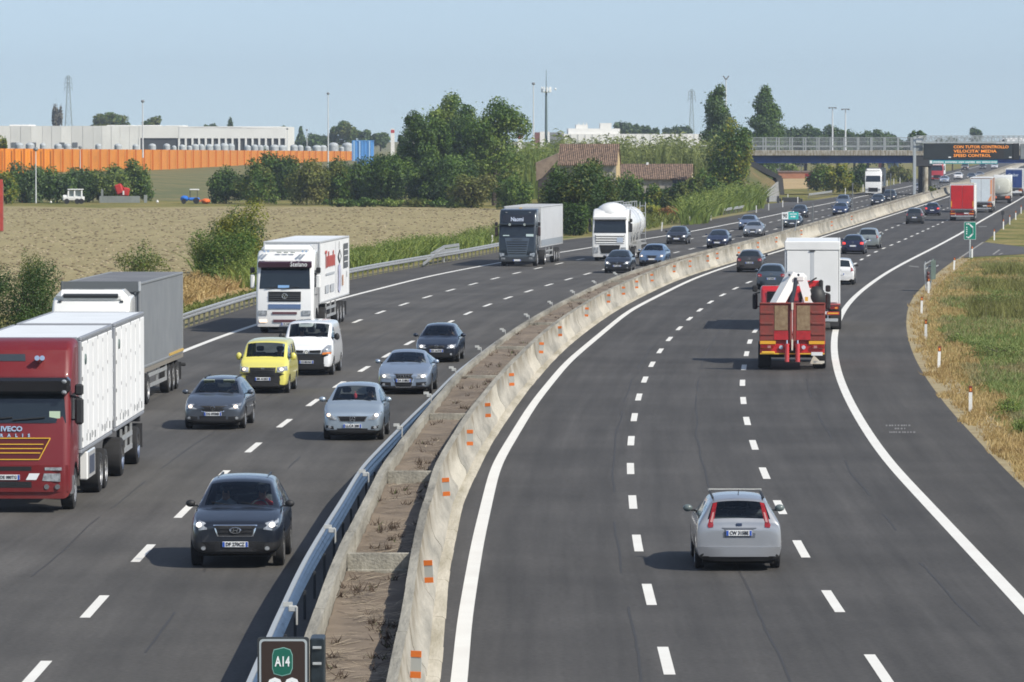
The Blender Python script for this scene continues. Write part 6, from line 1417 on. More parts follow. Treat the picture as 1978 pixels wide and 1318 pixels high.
def interior_nodes(key):
    d = CT[key]; h = d['W'] / 2; L = d['L']; k = ('int', key)
    if k in CACHE: return CACHE[k]
    z = d['cowl'][1] - .1; xw = L / 2 - d['cowl'][0]; b = B()
    b.mm((-L / 2 + .35, -h + .14, d['cl'] + .1), (xw - .1, h - .14, d['cl'] + .2)); b.mm((xw - .75, -h + .12, z - .35), (xw - .12, h - .12, z - .02), 0, .06); out = [node('dashboard', b.mesh('dashboard', [INT]), [INT])]
    for y in (.36, -.36):
        b = B(); b.box((xw - 1.55, y * h / .9, z - .42), (.5, .48, .16), 0, .05); b.box((xw - 1.85, y * h / .9, z - .08), (.14, .46, .66), 0, .06, Matrix.Rotation(R(-14), 3, 'Y')); b.box((xw - 1.96, y * h / .9, z + .36), (.1, .26, .17), 0, .04); out.append(node('seat', b.mesh('seat', [SEAT]), [SEAT]))
    b = B(); b.box((xw - 2.75, 0, z - .12), (.16, 1.2, .6), 0, .06); out.append(node('rear_seat', b.mesh('rear_seat', [SEAT]), [SEAT]))
    b = B(); t = .018; pts = [(.18 + t * math.cos(a * math.pi / 3), t * math.sin(a * math.pi / 3)) for a in range(7)]; b.lathe(pts, (0, 0, 0), 'x', 20); rt = Matrix.Rotation(R(-25), 3, 'Y'); b.v = [rt @ v + Vector((xw - .82, .36 * h / .9, z + .03)) for v in b.v]; out.append(node('steering_wheel', b.mesh('steering_wheel', [INT]), [INT]))
    d['drv'] = (xw - 1.62, .36 * h / .9, z); CACHE[k] = out; return out
def inst(nd, parent, mp):
    if 'wheel' in nd:
        x, y, r, s = nd['wheel']; o = bpy.data.objects.new('wheel', None); COL.objects.link(o); o.parent = parent; o.location = (x, y, r); k = r / .325
        o.scale = (k, k if s > 0 else -k, k); o.empty_display_size = .2; t = obj('tyre', TYM, o); r_ = obj('rim', RIMM, o); a = rnd.uniform(0, 6)
        r_.rotation_euler = (0, a, 0); return o
    o = obj(nd['name'], nd['me'], parent)
    for i, m in enumerate(nd['mats']):
        if i >= len(o.material_slots): break
        o.material_slots[i].link = 'OBJECT'; o.material_slots[i].material = mp.get(m, m) if isinstance(m, str) else m
    for c in nd['ch']: inst(c, o, mp)
    return o
def place(o, px, py, away, off_ref, dx=0., yaw=0.):
    """put vehicle root so that the point off_ref (local x of the nearest axle) stands at pixel px,py"""
    p = G(px, py); k = RL.slope(p.y) if p.y < 1500 else RL.slope(1400); t = Vector((k, 1, 0)).normalized(); fwd = t if away else -t
    if yaw: fwd = Matrix.Rotation(R(yaw), 3, 'Z') @ fwd
    o.location = p - fwd * off_ref; o.rotation_euler = (0, 0, math.atan2(fwd.y, fwd.x)); o.location.z = 0
    return fwd
def car(name, key, label, px, py, away, col, cat='car', near=False, lit=True, plate=None, tail=False, mirror=None, metal=.5, rough=.34, yaw=0., scale=1., bulb=None, glass=None):
    nodes = build_type(key); d = CT[key]; o = thing(name, label, cat); a = d['L'] / 2 - (d['ax'][1] if away else d['ax'][0])
    place(o, px, py, away, a, yaw=yaw); pt = paint(f'{col[0]:.3f}_{col[1]:.3f}_{col[2]:.3f}_{metal}', col, metal, rough)
    mp = dict(PAINT=pt, GLASS=glass or (glass_near() if near else DGL), BULB=bulb or (BULB if lit else LGL), TAIL=TLON if tail else TLR, MIRROR=pt if mirror is None else mirror)
    if scale != 1: o.scale = (scale,) * 3
    for nd in nodes:
        x = inst(nd, o, mp)
        if nd['name'] == 'number_plate' and plate and (nd['pos'][2] < 0) == away:
            X, z, s = nd['pos']; text(plate, .1, INK, face_mtx((X + s * .0015, 0, z), (0, s, 0), (0, 0, 1)), x, width=.38, extrude=.002, bold=.003)
    if near:
        for nd in interior_nodes(key): inst(nd, o, mp)
    return o
# ---- a driver: one continuous skinned figure
PERS = {}
def person_mesh(shirt, arms=True):
    me = bpy.data.meshes.new('body'); V = []; E = []; Rr = []
    def v(p, r): V.append(p); Rr.append(r); return len(V) - 1
    pel = v((0, 0, 0), .15); wa = v((-.03, 0, .2), .14); ch = v((-.07, 0, .42), .165); ne = v((-.07, 0, .575), .065); he = v((-.055, 0, .665), .078); ht = v((-.06, 0, .78), .088); E += [(pel, wa), (wa, ch), (ch, ne), (ne, he), (he, ht)]
    fc = v((-.005, 0, .69), .05); E.append((he, fc))
    for s in (1, -1):
        sh = v((-.07, s * .19, .47), .065); el = v((.12, s * .25, .24), .048); wr = v((.38, s * .16, .32), .034); pa = v((.44, s * .15, .345), .036); E += [(ch, sh), (sh, el), (el, wr), (wr, pa)]
        for k in range(4):
            f1 = v((.475, s * (.17 - .018 * k), .365 + .004 * k), .0105); f2 = v((.49, s * (.168 - .018 * k), .335), .009); E += [(pa, f1), (f1, f2)]
        th = v((.45, s * .115, .36), .011); E.append((pa, th))
        kn = v((.44, s * .17, .03), .07); hp = v((.05, s * .1, -.01), .09); E += [(pel, hp), (hp, kn)]; an = v((.62, s * .16, -.34), .045); ft = v((.75, s * .16, -.36), .04); E += [(kn, an), (an, ft)]
    me.from_pydata(V, E, [])
    def sk(o):
        m = o.modifiers.new('k', 'SKIN'); m.use_smooth_shade = True
        for i, r in enumerate(Rr): o.data.skin_vertices[0].data[i].radius = (r, r)
        o.data.skin_vertices[0].data[0].use_root = True; q = o.modifiers.new('s', 'SUBSURF'); q.levels = 1
    def addlayer(o):
        bm = bmesh.new(); bm.from_mesh(o.data); bm.verts.layers.skin.verify(); bm.to_mesh(o.data); bm.free(); sk(o)
    r = evald(me, [addlayer])
    r.materials.clear(); r.materials.append(shirt); r.materials.append(SKIN); r.materials.append(pm('trousers', (.03, .035, .05), .9))
    for p in r.polygons:
        c = p.center; p.material_index = 1 if c.z > .56 or (c.x > .3 and c.z > .25 and abs(c.y) < .24) else (2 if c.z < .06 else 0); p.use_smooth = True
    return r
def driver(veh, key, shirt, label, side=1, sname='shirt'):
    k = sname
    if k not in PERS: PERS[k] = person_mesh(shirt)
    x, y, z = CT[key]['drv']; o = obj('person', PERS[k]); tag(o, label, 'person'); o.location = veh.matrix_basis @ Vector((x - .1, y * side, z - .42)); o.rotation_euler = veh.rotation_euler
    b = B(); b.ell((-.085, 0, .745), (.1, .098, .105), 0, 12, 8); b.build('hair', pm('hair_dark', (.02, .014, .01), .8), o)
    bb_ = B(); 
    for s in (1, -1): bb_.ell((.028, s * .034, .715), (.009, .013, .009), 0, 6, 4)
    bb_.build('eyes', pm('eye_dark', (.03, .02, .02), .3), o); bb_ = B(); bb_.ell((.05, 0, .69), (.018, .013, .02), 0, 6, 4); bb_.ell((.036, 0, .655), (.008, .024, .006), 0, 6, 4); bb_.build('nose_and_mouth', SKIN, o)
    return o
bpy.context.view_layer.update()
SIL = (.50, .52, .54); 
c = car('suv', 'suv', 'dark blue grey SUV nearest the camera on the left carriageway with lit headlights', 460, 1092, False, (.014, .019, .03), near=True, plate='DF 270CZ', mirror=TRIM, bulb=BULBW, metal=.4, rough=.3); suv = c
driver(suv, 'suv', pm('shirt_red', (.7, .03, .03), .8), 'driver in a red top at the wheel of the dark SUV', sname='red')
driver(suv, 'suv', pm('shirt_pale', (.35, .42, .5), .8), 'passenger in a pale blue top in the dark SUV', -1, 'pale')
for s in (1, -1): b = B(); b.bar((-.2, s * .5, 1.665), (-1.75, s * .5, 1.675), .035, .04); b.build('roof_rail', pm('rail_dark', (.02, .025, .03), .4), suv)
c = car('estate_car', 'wagon', 'grey estate car with silver grille directly behind the dark SUV', 417, 827.5, False, (.085, .1, .125), near=True, plate='DG 093MB', metal=.55); pas = c
driver(c, 'wagon', pm('shirt_dark', (.05, .05, .06), .8), 'driver in dark clothes inside the grey estate car', sname='dark')
for s in (1, -1): b = B(); b.bar((-.1, s * .47, 1.44), (-1.8, s * .47, 1.445), .03, .04); b.build('roof_rail', TRIM, c)
b = B(); [b.box((.35, s * .3, 1.36), (.16, .34, .015), 0, .004, Matrix.Rotation(R(-35), 3, 'Y')) for s in (1, -1)]; b.build('sun_visor', pm('visor_pale', (.5, .55, .42), .8), c)
c = car('compact_car', 'minicar', 'light silver blue compact car with white plate beside the central reservation', 684, 849, False, (.42, .5, .57), near=True, plate='LL:CA 208', metal=.6)
driver(c, 'minicar', pm('shirt_navy', (.03, .04, .07), .8), 'driver in a navy top inside the silver blue compact car', sname='navy')
b = B(); b.cyl((.62, .0, 1.36), (.62, .0, 1.3), .006, n=6); b.ell((.62, 0, 1.22), (.03, .05, .09)); b.build('hanging_charm', pm('charm_red', (.5, .04, .06), .7), c)
c = car('saloon_car', 'saloon', 'pale blue grey saloon with tall dark grille and four ring badge', 783, 760, False, (.33, .4, .5), near=True, plate='DA 518KS', metal=.6, bulb=BULBW)
driver(c, 'saloon', pm('shirt_grey', (.2, .2, .22), .8), 'driver in a grey top inside the pale blue saloon', sname='grey')
c = car('estate_car', 'oldwagon', 'very dark blue estate car with bright headlights behind the pale blue saloon', 846, 699, False, (.008, .014, .03), near=True, plate='BX 364TE', mirror=None, metal=.35, bulb=BULBW)
driver(c, 'oldwagon', pm('shirt_brown', (.15, .08, .06), .8), 'driver in a brown top inside the very dark blue estate', sname='brown')
c = car('yellow_van', 'vanlet', 'small bright yellow van with black bumper in the middle lane', 512, 759, False, (.7, .64, .13), cat='van', near=True, plate='BR 412EZ', metal=.0, rough=.45)
driver(c, 'vanlet', pm('shirt_navy', (.03, .04, .07), .8), 'driver in a dark navy top in the small yellow van', sname='navy')
c = car('white_van', 'van', 'white panel van with dark grey bumper and orange indicators beside the yellow van', 596, 724, False, (.8, .81, .82), cat='van', near=True, plate='CS 881NH', metal=.0, mirror=TRIM, lit=False, rough=.42)
driver(c, 'van', pm('shirt_pale', (.35, .42, .5), .8), 'driver in a pale top at the wheel of the white panel van', sname='pale')
driver(c, 'van', pm('shirt_grey', (.2, .2, .22), .8), 'passenger in a grey top in the white panel van', -1, 'grey')
car('hatchback', 'hatch', 'black hatchback with lit headlights in front of the white tanker lorry', 1194, 527.5, False, (.012, .016, .025), bulb=BULBW, plate='CV 118LX', metal=.3)
c = car('estate_car', 'wagon', 'light blue estate car behind the black hatchback beside the tanker', 1261, 514, False, (.15, .24, .39), near=True, metal=.5)
driver(c, 'wagon', pm('shirt_pink', (.5, .16, .16), .8), 'driver in a pinkish top inside the light blue estate', sname='pink')
car('hatchback', 'hatch', 'black hatchback just right of the tanker lorry in the slow lane', 1308, 472, False, (.012, .013, .018), bulb=BULBW, metal=.3)
car('hatchback', 'hatch', 'dark navy hatchback half hidden by the central barrier', 1386.5, 480, False, (.012, .02, .06), bulb=BULBW, metal=.4)
car('saloon_car', 'saloon', 'silver saloon half hidden by the barrier in front of a blue grey car', 1455, 457.5, False, (.36, .37, .38), bulb=BULBW, metal=.6, scale=.94)
car('estate_car', 'wagon', 'blue grey estate car behind the silver saloon', 1444.5, 444.5, False, (.14, .19, .3), bulb=BULBW, metal=.5, scale=.95)
car('saloon_car', 'saloon', 'dark green grey car with lit headlights behind the distance sign', 1531, 440.5, False, (.03, .045, .045), bulb=BULBW, metal=.4, scale=.93)
car('hatchback', 'hatch', 'dark hatchback to the right behind the distance sign', 1544, 421, False, (.014, .018, .026), bulb=BULBW, metal=.3, scale=.96)
car('hatchback', 'hatch', 'blue car with lit headlights right above the barrier before the bridge', 1623, 416.5, False, (.025, .05, .13), bulb=BULBW, metal=.4)
car('people_carrier', 'mpv', 'grey blue car close behind the blue car before the bridge', 1628, 401.5, False, (.16, .2, .26), metal=.5)
car('hatchback', 'hatch', 'dark car with lit headlights under the bridge nearest the white lorry', 1695, 397, False, (.015, .02, .03), bulb=BULBW, metal=.3)
car('people_carrier', 'mpv', 'tall dark car right of the white lorry under the bridge', 1718, 389.5, False, (.018, .022, .03), metal=.3)
car('hatchback', 'hatch', 'silver car partly hidden behind the gantry mast', 1775, 372, False, (.4, .41, .42), metal=.6)
car('saloon_car', 'saloon', 'dark car partly hidden between gantry mast and bridge pier', 1778, 368, False, (.02, .022, .03), metal=.4) if False else None
car('saloon_car', 'saloon', 'white and blue car with bright headlights beyond the bridge pier', 1824, 354.5, False, (.45, .5, .6), bulb=BULBW, metal=.4)
car('hatchback', 'hatch', 'small white car beyond the bridge under the teal sign', 1851, 347.5, False, (.75, .75, .75), metal=0, scale=1.05)
car('saloon_car', 'saloon', 'dark saloon beyond the bridge beside the silver one', 1876, 348, False, (.02, .03, .035), bulb=BULBW, metal=.3)
car('saloon_car', 'saloon', 'silver saloon beyond the bridge beside the dark one', 1892, 345, False, (.38, .39, .41), bulb=BULBW, metal=.5)
car('white_van', 'van', 'far dark fronted van with glaring headlights under the teal sign', 1864, 330, False, (.12, .12, .12), cat='van', bulb=BULBW, metal=.2)
car('people_carrier', 'mpv', 'far dark car under the right part of the teal sign', 1898, 327.5, False, (.025, .03, .035), bulb=BULBW, metal=.3)
car('saloon_car', 'saloon', 'farthest white car at the right under the message board', 1921, 326.5, False, (.7, .7, .72), bulb=BULBW, metal=0)
# --- right carriageway, seen from behind
c = car('estate_car', 'focus', 'silver estate car with tall red tail lights nearest on the right carriageway', 1424, 1096.5, True, (.37, .38, .40), near=True, plate='CW 315BE', mirror=pm('mirror_green', (.12, .15, .15), .3), metal=.55, rough=.36)
for s in (1, -1): b = B(); b.bar((.2, s * .52, 1.45), (-1.7, s * .51, 1.445), .035, .03); b.build('roof_rail', TRIM, c); b = B(); b.box((.15, 0, 1.488), (.1, 1.1, .03), 0, .01); [b.box((.15, s * .52, 1.47), (.08, .05, .04)) for s in (1, -1)]; b.build('roof_bar', pm('bar_pale', (.75, .75, .72), .4), c)
b = B(); b.bar((-2.08, -.02, 1.12), (-1.99, -.42, 1.08), .02, .02); b.build('rear_wiper', TRIM, c); b = B(); b.cyl((-1.7, 0, 1.5), (-1.95, 0, 1.62), .008, n=6); b.build('aerial', TRIM, c)
driver(c, 'focus', pm('shirt_grey', (.2, .2, .22), .8), 'driver seen from behind inside the silver estate car', sname='grey')
car('hatchback', 'hatch', 'brownish dark grey hatchback beside the barrier on the right carriageway', 1449, 526, True, (.055, .052, .055), plate='DA 422MR', metal=.5)
car('hatchback', 'hatch', 'blue grey hatchback just left of the white box lorry', 1490.5, 559, True, (.075, .1, .13), plate='CP 620XK', metal=.5)
car('hatchback', 'mpv', 'small upright white car half hidden at the right of the white box lorry', 1623, 550, True, (.75, .75, .74), metal=0, mirror=TRIM, scale=.97)
car('hatchback', 'hatch', 'dark blue hatchback with glowing red tail lights beyond the white box lorry', 1648.5, 491, True, (.012, .018, .06), tail=True, metal=.4)
car('people_carrier', 'mpv', 'silver grey people carrier beside the dark blue hatchback', 1677.5, 480.5, True, (.33, .36, .35), metal=.6)
car('people_carrier', 'mpv', 'dark grey car alone in the middle lane before the red lorry', 1766.5, 433, True, (.05, .055, .06), metal=.5)
car('hatchback', 'hatch', 'navy blue car left of the red box lorry', 1801, 417, True, (.015, .022, .065), tail=True, metal=.4)
car('hatchback', 'hatch', 'small dark car left of the far blue lorry', 1937, 353, True, (.03, .03, .035), metal=.4)
c = car('white_van', 'van', 'white van crossing on the overpass above the message board', 1956, 360, False, (.78, .78, .78), cat='van', lit=False, metal=0); c.location = (bx(1956), YB + 6, bz(291) + .01); c.rotation_euler = (0, 0, R(180))
# ================================================================== LORRIES
TWHITE = paint('lorry_white', (.78, .78, .76), 0, .45); TRED = paint('lorry_red', (.15, .004, .006), .0, .45); TRED.node_tree.nodes['Principled BSDF'].inputs['Coat Weight'].default_value = .3; BOXW = pm('box_white', (.8, .8, .79), .5, col2=(.73, .73, .72), scale=.7, detail=7); BOXG = pm('box_frame', (.3, .31, .33), .45, metal=.3)
TARP = pm('tarp_grey', (.17, .18, .19), .55, col2=(.21, .22, .23), scale=.8); TARPT = pm('tarp_roof', (.13, .13, .135), .6, col2=(.19, .19, .19), scale=.5, bump=.04); CHS = pm('chassis', (.03, .03, .032), .7)
LORRYRIM = pm('lorry_rim', (.5, .5, .5), .35, metal=.6, var=.2, scale=5)
def tag_mats(me, n=1):
    while len(me.materials) < n: me.materials.append(None)
    return me
def cab_mesh(prof, W, bev, ax, ar):
    bm = bmesh.new(); vs = [bm.verts.new((x, -W / 2, z)) for x, z in prof]; f = bm.faces.new(vs); r = bmesh.ops.extrude_face_region(bm, geom=[f]); bmesh.ops.translate(bm, vec=(0, W, 0), verts=[v for v in r['geom'] if isinstance(v, bmesh.types.BMVert)])
    bmesh.ops.recalc_face_normals(bm, faces=bm.faces)
    side = [e for e in bm.edges if abs(e.verts[0].co.y - e.verts[1].co.y) < .01]; bmesh.ops.bevel(bm, geom=side, offset=bev, segments=4, profile=.5, affect='EDGES')
    me = bpy.data.meshes.new('cab'); bm.to_mesh(me); bm.free(); me.materials.append(None); me.materials.append(None); finish(me, True, True, 32); bv = bvh_of(me)
    c = B(); [c.cyl((ax, s * (W / 2 - .42), ar * .86), (ax, s * (W / 2 + .3), ar * .86), ar, n=24, m=1) for s in (1, -1)]; cm = c.mesh('c', [], smooth=False); cm.materials.append(None); cm.materials.append(None)
    me = evald(me, [cut(cm)]); return finish(me, True, False, 32), bv
def lwheel(o, x, y, r=.5, dual=False, mat=None):
    w_ = bpy.data.objects.new('wheel', None); COL.objects.link(w_); w_.parent = o; w_.location = (x, y, r); k = r / .325; s = 1 if y > 0 else -1; w_.scale = (k, k * (s if not dual else s * 1.6), k); w_.empty_display_size = .2
    obj('tyre', TYM, w_); r_ = obj('rim', RIMM, w_); r_.material_slots[0].link = 'OBJECT'; r_.material_slots[0].material = mat or LORRYRIM; r_.rotation_euler = (0, rnd.uniform(0, 6), 0)
def pt(o, name, b, mats): return b.build(name, mats, o)
def pts_patch(o, bv, name, poly, mat, axis=0, sign=1, off=.012, depth=.03):
    b = patch(bv, poly, axis, sign, off=off, depth=depth); return b.build(name, mat, o, angle=40)
def rect(y0, y1, z0, z1): return [(y0, z0), (y1, z0), (y1, z1), (y0, z1)]
PROF = {
 'stralis': [(0, .34), (.02, .6), (.03, 1.15), (-.01, 1.3), (-.06, 2.1), (-.34, 2.8), (-.36, 3.1), (-.5, 3.3), (-.75, 3.75), (-1.1, 3.93), (-2.2, 3.98), (-2.25, 3.8), (-2.25, 1.0), (-2.0, .55)],
 'flat': [(0, .3), (.03, .6), (.03, 1.15), (0, 1.4), (-.05, 2.0), (-.32, 2.92), (-.42, 3.1), (-.62, 3.5), (-1.0, 3.66), (-2.2, 3.68), (-2.25, 3.5), (-2.25, 1.0), (-2.0, .55)],
 'low': [(0, .3), (.03, .6), (.03, 1.15), (0, 1.4), (-.05, 1.9), (-.28, 2.65), (-.45, 2.86), (-.8, 2.95), (-2.0, 2.95), (-2.2, 2.8), (-2.25, 2.5), (-2.25, 1.0), (-2.0, .55)],
 'tall': [(0, .3), (.04, .6), (.03, 1.15), (0, 1.6), (-.05, 2.0), (-.26, 2.72), (-.34, 2.9), (-.5, 3.5), (-.75, 3.78), (-1.0, 3.84), (-2.2, 3.86), (-2.25, 3.6), (-2.25, 1.0), (-2.0, .55)],
}
CABS = {}
def cab(o, prof, pmat, W=2.46, ax=-1.4):
    k = (prof, W)
    if k not in CABS: CABS[k] = cab_mesh(PROF[prof], W, .17 if prof == 'stralis' else .12, ax, .6)
    me, bv = CABS[k]; c = obj('cab', me, o)
    for i, m in enumerate((pmat, CHS)): c.material_slots[i].link = 'OBJECT'; c.material_slots[i].material = m
    return bv
def chassis(o, L, axles, duals=(), z=.75, W=2.46):
    b = B()
    for s in (1, -1): b.mm((-L, s * .45 - .05, z - .12), (-.6, s * .45 + .05, z + .16))
    for x in axles: b.cyl((x, -W / 2 + .2, .5), (x, W / 2 - .2, .5), .09)
    pt(o, 'chassis', b, CHS)
    for i, x in enumerate(axles):
        for s in (1, -1): lwheel(o, x, s * (W / 2 - .17), .5, i in duals)
def mirrors(o, bv, x, y, z, mat, big=True):
    for s in (1, -1):
        b = B(); b.box((x, s * y, z), (.16, .2, .62), 0, .05); b.box((x + .02, s * (y + .0), z + .5), (.14, .2, .26), 1, .04); b.bar((x - .05, s * (y - .2), z + .35), (x - .02, s * y, z + .3), .05, .05, 1); b.bar((x - .05, s * (y - .22), z - .2), (x - .02, s * y, z - .2), .04, .04, 1); pt(o, 'mirror', b, [mat, TRIM])
def wipers(o, bv, z):
    b = B()
    for y0 in (-.85, -.1):
        p0 = bv.ray_cast(Vector((9, y0, z)), Vector((-1, 0, 0)))[0] + Vector((.05, 0, 0)); p1 = bv.ray_cast(Vector((9, y0 + .75, z + .06)), Vector((-1, 0, 0)))[0] + Vector((.05, 0, 0)); b.bar(p0, p1, .025, .025)
    pt(o, 'wiper', b, TRIM)
def lplate(o, bv, y, z, txt=None, off=.03):
    x = bv.ray_cast(Vector((9, y, z)), Vector((-1, 0, 0)))[0].x + off; b = B(); b.box((x, y, z), (.02, .52, .12), 0, .004); [b.box((x + .011, y + e * .235, z), (.004, .045, .11), 1) for e in (1, -1)]; p = pt(o, 'number_plate', b, [PLW, PLB])
    if txt: text(txt, .1, INK, face_mtx((x + .0125, y, z), (0, 1, 0), (0, 0, 1)), p, width=.38, bold=.003)
def box_body(o, x1, L, z0, z1, W=2.52, mat=BOXW, frame=BOXG, roof=None, name='box_body'):
    b = B(); b.mm((x1 - L + .03, -W / 2 + .03, z0 + .03), (x1 - .03, W / 2 - .03, z1 - .03)); bd = pt(o, name, b, mat)
    b = B(); t = .09
    for s in (1, -1):
        for z in (z0, z1 - t): b.mm((x1 - L, s * (W / 2 - t / 2) - t / 2, z), (x1, s * (W / 2 - t / 2) + t / 2, z + t), 0, .02)
        for x in (x1 - t, x1 - L): b.mm((x, s * (W / 2 - t / 2) - t / 2 + .003, z0 + t), (x + t, s * (W / 2 - t / 2) + t / 2 - .003, z1 - t), 0, .02)
    for x in (x1 - t, x1 - L):
        for z in (z0, z1 - t): b.mm((x + .002, -W / 2 + t, z + .002), (x + t - .002, W / 2 - t, z + t - .002), 0, .02)
    pt(o, 'frame', b, frame)
    if roof: b = B(); b.mm((x1 - L + .1, -W / 2 + .1, z1 - .06), (x1 - .1, W / 2 - .1, z1 - .015), 0, .01); pt(o, 'roof_sheet', b, roof)
    return bd
def rear_end(o, x, z0, z1, W, door, lights=True, seam=True, bars=True, plate='AC 40711', redpanel=True):
    b = B()
    for s in (1, -1): b.mm((x - .045, s * .02, z0 + .1), (x - .002, s * (W / 2 - .1), z1 - .1), 0, .015)
    d = pt(o, 'rear_door', b, door) if False else None
    for s in (1, -1):
        b = B(); b.mm((x - .045, s * .015, z0 + .1), (x - .002, s * (W / 2 - .1), z1 - .12), 0, .015); d = pt(o, 'rear_door', b, door)
        if bars:
            b = B()
            for y in (.3, .85): b.cyl((x - .075, s * y, z0 + .12), (x - .075, s * y, z1 - .15), .018, n=6); b.box((x - .07, s * y, z0 + .7), (.03, .12, .06))
            b.build('lock_rod', GALV, d)
    b = B(); b.mm((x - .08, -W / 2 + .02, z0 - .28), (x + .06, W / 2 - .02, z0 - .005), 0, .02); pt(o, 'tail_beam', b, CHS)
    b = B(); b.mm((x - .1, -W / 2 + .1, .42), (x + .02, W / 2 - .1, .56), 0, .02); [b.mm((x - .02, s * .7 - .04, .5), (x + .08, s * .7 + .04, z0 - .2)) for s in (1, -1)]; pt(o, 'underrun_bar', b, GALV)
    for s in (1, -1):
        b = B(); b.box((x - .1, s * (W / 2 - .28), z0 - .14), (.05, .42, .13), 0, .02); tl = pt(o, 'tail_light', b, TLR); b = B(); b.box((x - .128, s * (W / 2 - .18), z0 - .14), (.01, .12, .09)); b.build('clear_lens', AMB, tl)
        if redpanel: b = B(); b.box((x - .115, s * (W / 2 - .32), z0 - .38), (.01, .56, .14)); b.box((x - .122, s * (W / 2 - .32), z0 - .38), (.004, .48, .06), 1); pt(o, 'marker_board', b, [pm('board_red', (.5, .03, .03), .5), pm('board_yellow', (.75, .42, .04), .5)])
        b = B(); b.mm((x + .5, s * (W / 2 - .45), .2), (x + .52, s * (W / 2 - .05), .8)); pt(o, 'mudflap', b, CHS)
    b = B(); b.box((x - .1, -.45, z0 - .36), (.015, .5, .12)); pt(o, 'number_plate', b, PLW)
def side_guard(o, x0, x1, W, mat=GALV):
    for s in (1, -1):
        b = B(); [b.bar((x0, s * (W / 2 - .05), z), (x1, s * (W / 2 - .05), z), .04, .12) for z in (.55, .9)]; [b.bar((x, s * (W / 2 - .07), .5), (x, s * (W / 2 - .07), 1.15), .05, .06) for x in (x0, (x0 + x1) / 2, x1)]; pt(o, 'side_guard', b, mat)
YEL = pm('stripe_yellow', (.72, .42, .04), .5); BLK = pm('gloss_black', (.012, .012, .014), .15, coat=1)
# ---------------- red livestock lorry and its trailer
o = thing('lorry', 'dark red high roof lorry with white louvred box body at the left edge', 'lorry', (-11.45, 115.6, 0)); place(o, 32.6, 991.8, False, 0); red = o
bv = cab(o, 'stralis', TRED); W = 2.46
ws = pts_patch(o, bv, 'windscreen', [(-1.14, 2.09), (1.14, 2.09), (1.07, 2.76), (-1.07, 2.76)], DGL)
b = B(); b.box((-.2, 0, 2.96), (.34, 2.46, .38), 0, .07, Matrix.Rotation(R(6), 3, 'Y')); pt(o, 'sun_visor', b, BLK)
b = B(); [b.box((-.04, s * 1.1, z), (.1, .12, .09), 0, .03) for s in (1, -1) for z in (3.05, 2.8)]; pt(o, 'marker_lamp', b, LGL)
pts_patch(o, bv, 'roof_hatch', [(-.55, 3.5), (.05 + .1, 3.5), (.13, 3.66), (-.52, 3.66)], pm('smoked', (.04, .05, .06), .2)); b = B(); h_ = bv.ray_cast(Vector((9, .5, 3.55)), Vector((-1, 0, 0)))[0]
for dy in (-.06, .06): b.cyl(h_ + Vector((-.02, dy, 0)), h_ + Vector((.25, dy, .03)), .03, .06, 10)
pt(o, 'horn', b, CHR)
gp = pts_patch(o, bv, 'grille', [(-.7, 1.27), (.5, 1.27), (.76, 1.72), (-.96, 1.72)], pm('grille_dark_red', (.1, .01, .012), .4))
b = B(); xg = lambda y, z: bv.ray_cast(Vector((9, y, z)), Vector((-1, 0, 0)))[0] + Vector((.02, 0, 0))
for (y0, z0), (y1, z1) in (((-.98, 1.74), (.78, 1.74)), ((.78, 1.74), (.52, 1.25)), ((.52, 1.25), (-.72, 1.25)), ((-.72, 1.25), (-.98, 1.74)), ((-.85, 1.6), (.62, 1.6)), ((-.8, 1.5), (.6, 1.5)), ((-.75, 1.4), (.55, 1.4))): b.bar(xg(y0, z0), xg(y1, z1), .02, .022)
b.build('yellow_trim', YEL, gp)
for t, z, s_, w_ in (('IVECO', 1.95, .16, .5), ('STRALIS', 1.8, .1, 1.5)): p_ = xg(0, z); text(t, s_, CHR, face_mtx((p_.x - .004, -.12 if s_ > .15 else -.2, z), (0, 1, -.0), (-.08, 0, 1)), o, width=w_ if s_ > .15 else None, extrude=.008, bold=.006, spacing=1 if s_ > .15 else 3.2)
pts_patch(o, bv, 'bumper', [(-1.2, .5), (1.2, .5), (1.2, 1.12), (-1.2, 1.12)], TRED, off=.05, depth=.08)
for q in (rect(-.75, .35, .99, 1.09), rect(-.75, .35, .6, .74)): pts_patch(o, bv, 'air_intake', q, GRL, off=.056)
for s in (1, -1): 
    q = pts_patch(o, bv, 'headlight', [(s * .6, .76), (s * 1.02, .74), (s * 1.02, .93), (s * .64, .93)], LGL, off=.06); pts_patch(o, bv, 'indicator', rect(*sorted((s * .66, s * 1.05)), 1.0, 1.07), LGL, off=.06); 
    b = B(); [b.lathe([(0, .0), (.06, 0), (.065, -.05)], xg(s * y, .62) + Vector((.045, 0, 0)), 'x', 12) for y in (.7, .95)]; pt(o, 'fog_light', b, CHR)
    b = B(); b.box((-.75, s * 1.16, .62), (.5, .16, .5), 0, .05); pt(o, 'step', b, pm('step_grey', (.12, .12, .125), .6))
    pts_patch(o, bv, 'side_window', [(-.5, 2.15), (-1.35, 2.1), (-1.35, 2.75), (-.62, 2.75)], DGL, 1, s); 
pts_patch(o, bv, 'white_panel', [(.22, .78), (.46, .78), (.54, .93), (.3, .93)], SW, off=.06)
lplate(o, bv, -.18, .84, 'DE 080TG', off=.07); mirrors(o, bv, -.35, 1.42, 2.35, TRIM); wipers(o, bv, 2.16)
b = B(); b.mm((-.06, .75, 2.18), (-.04, 1.0, 2.36)); b.v = [v + Vector((xg(.9, 2.27).x + .05, 0, 0)) for v in b.v]; pt(o, 'permit_sticker', b, pm('sticker_pale', (.5, .62, .45), .6))
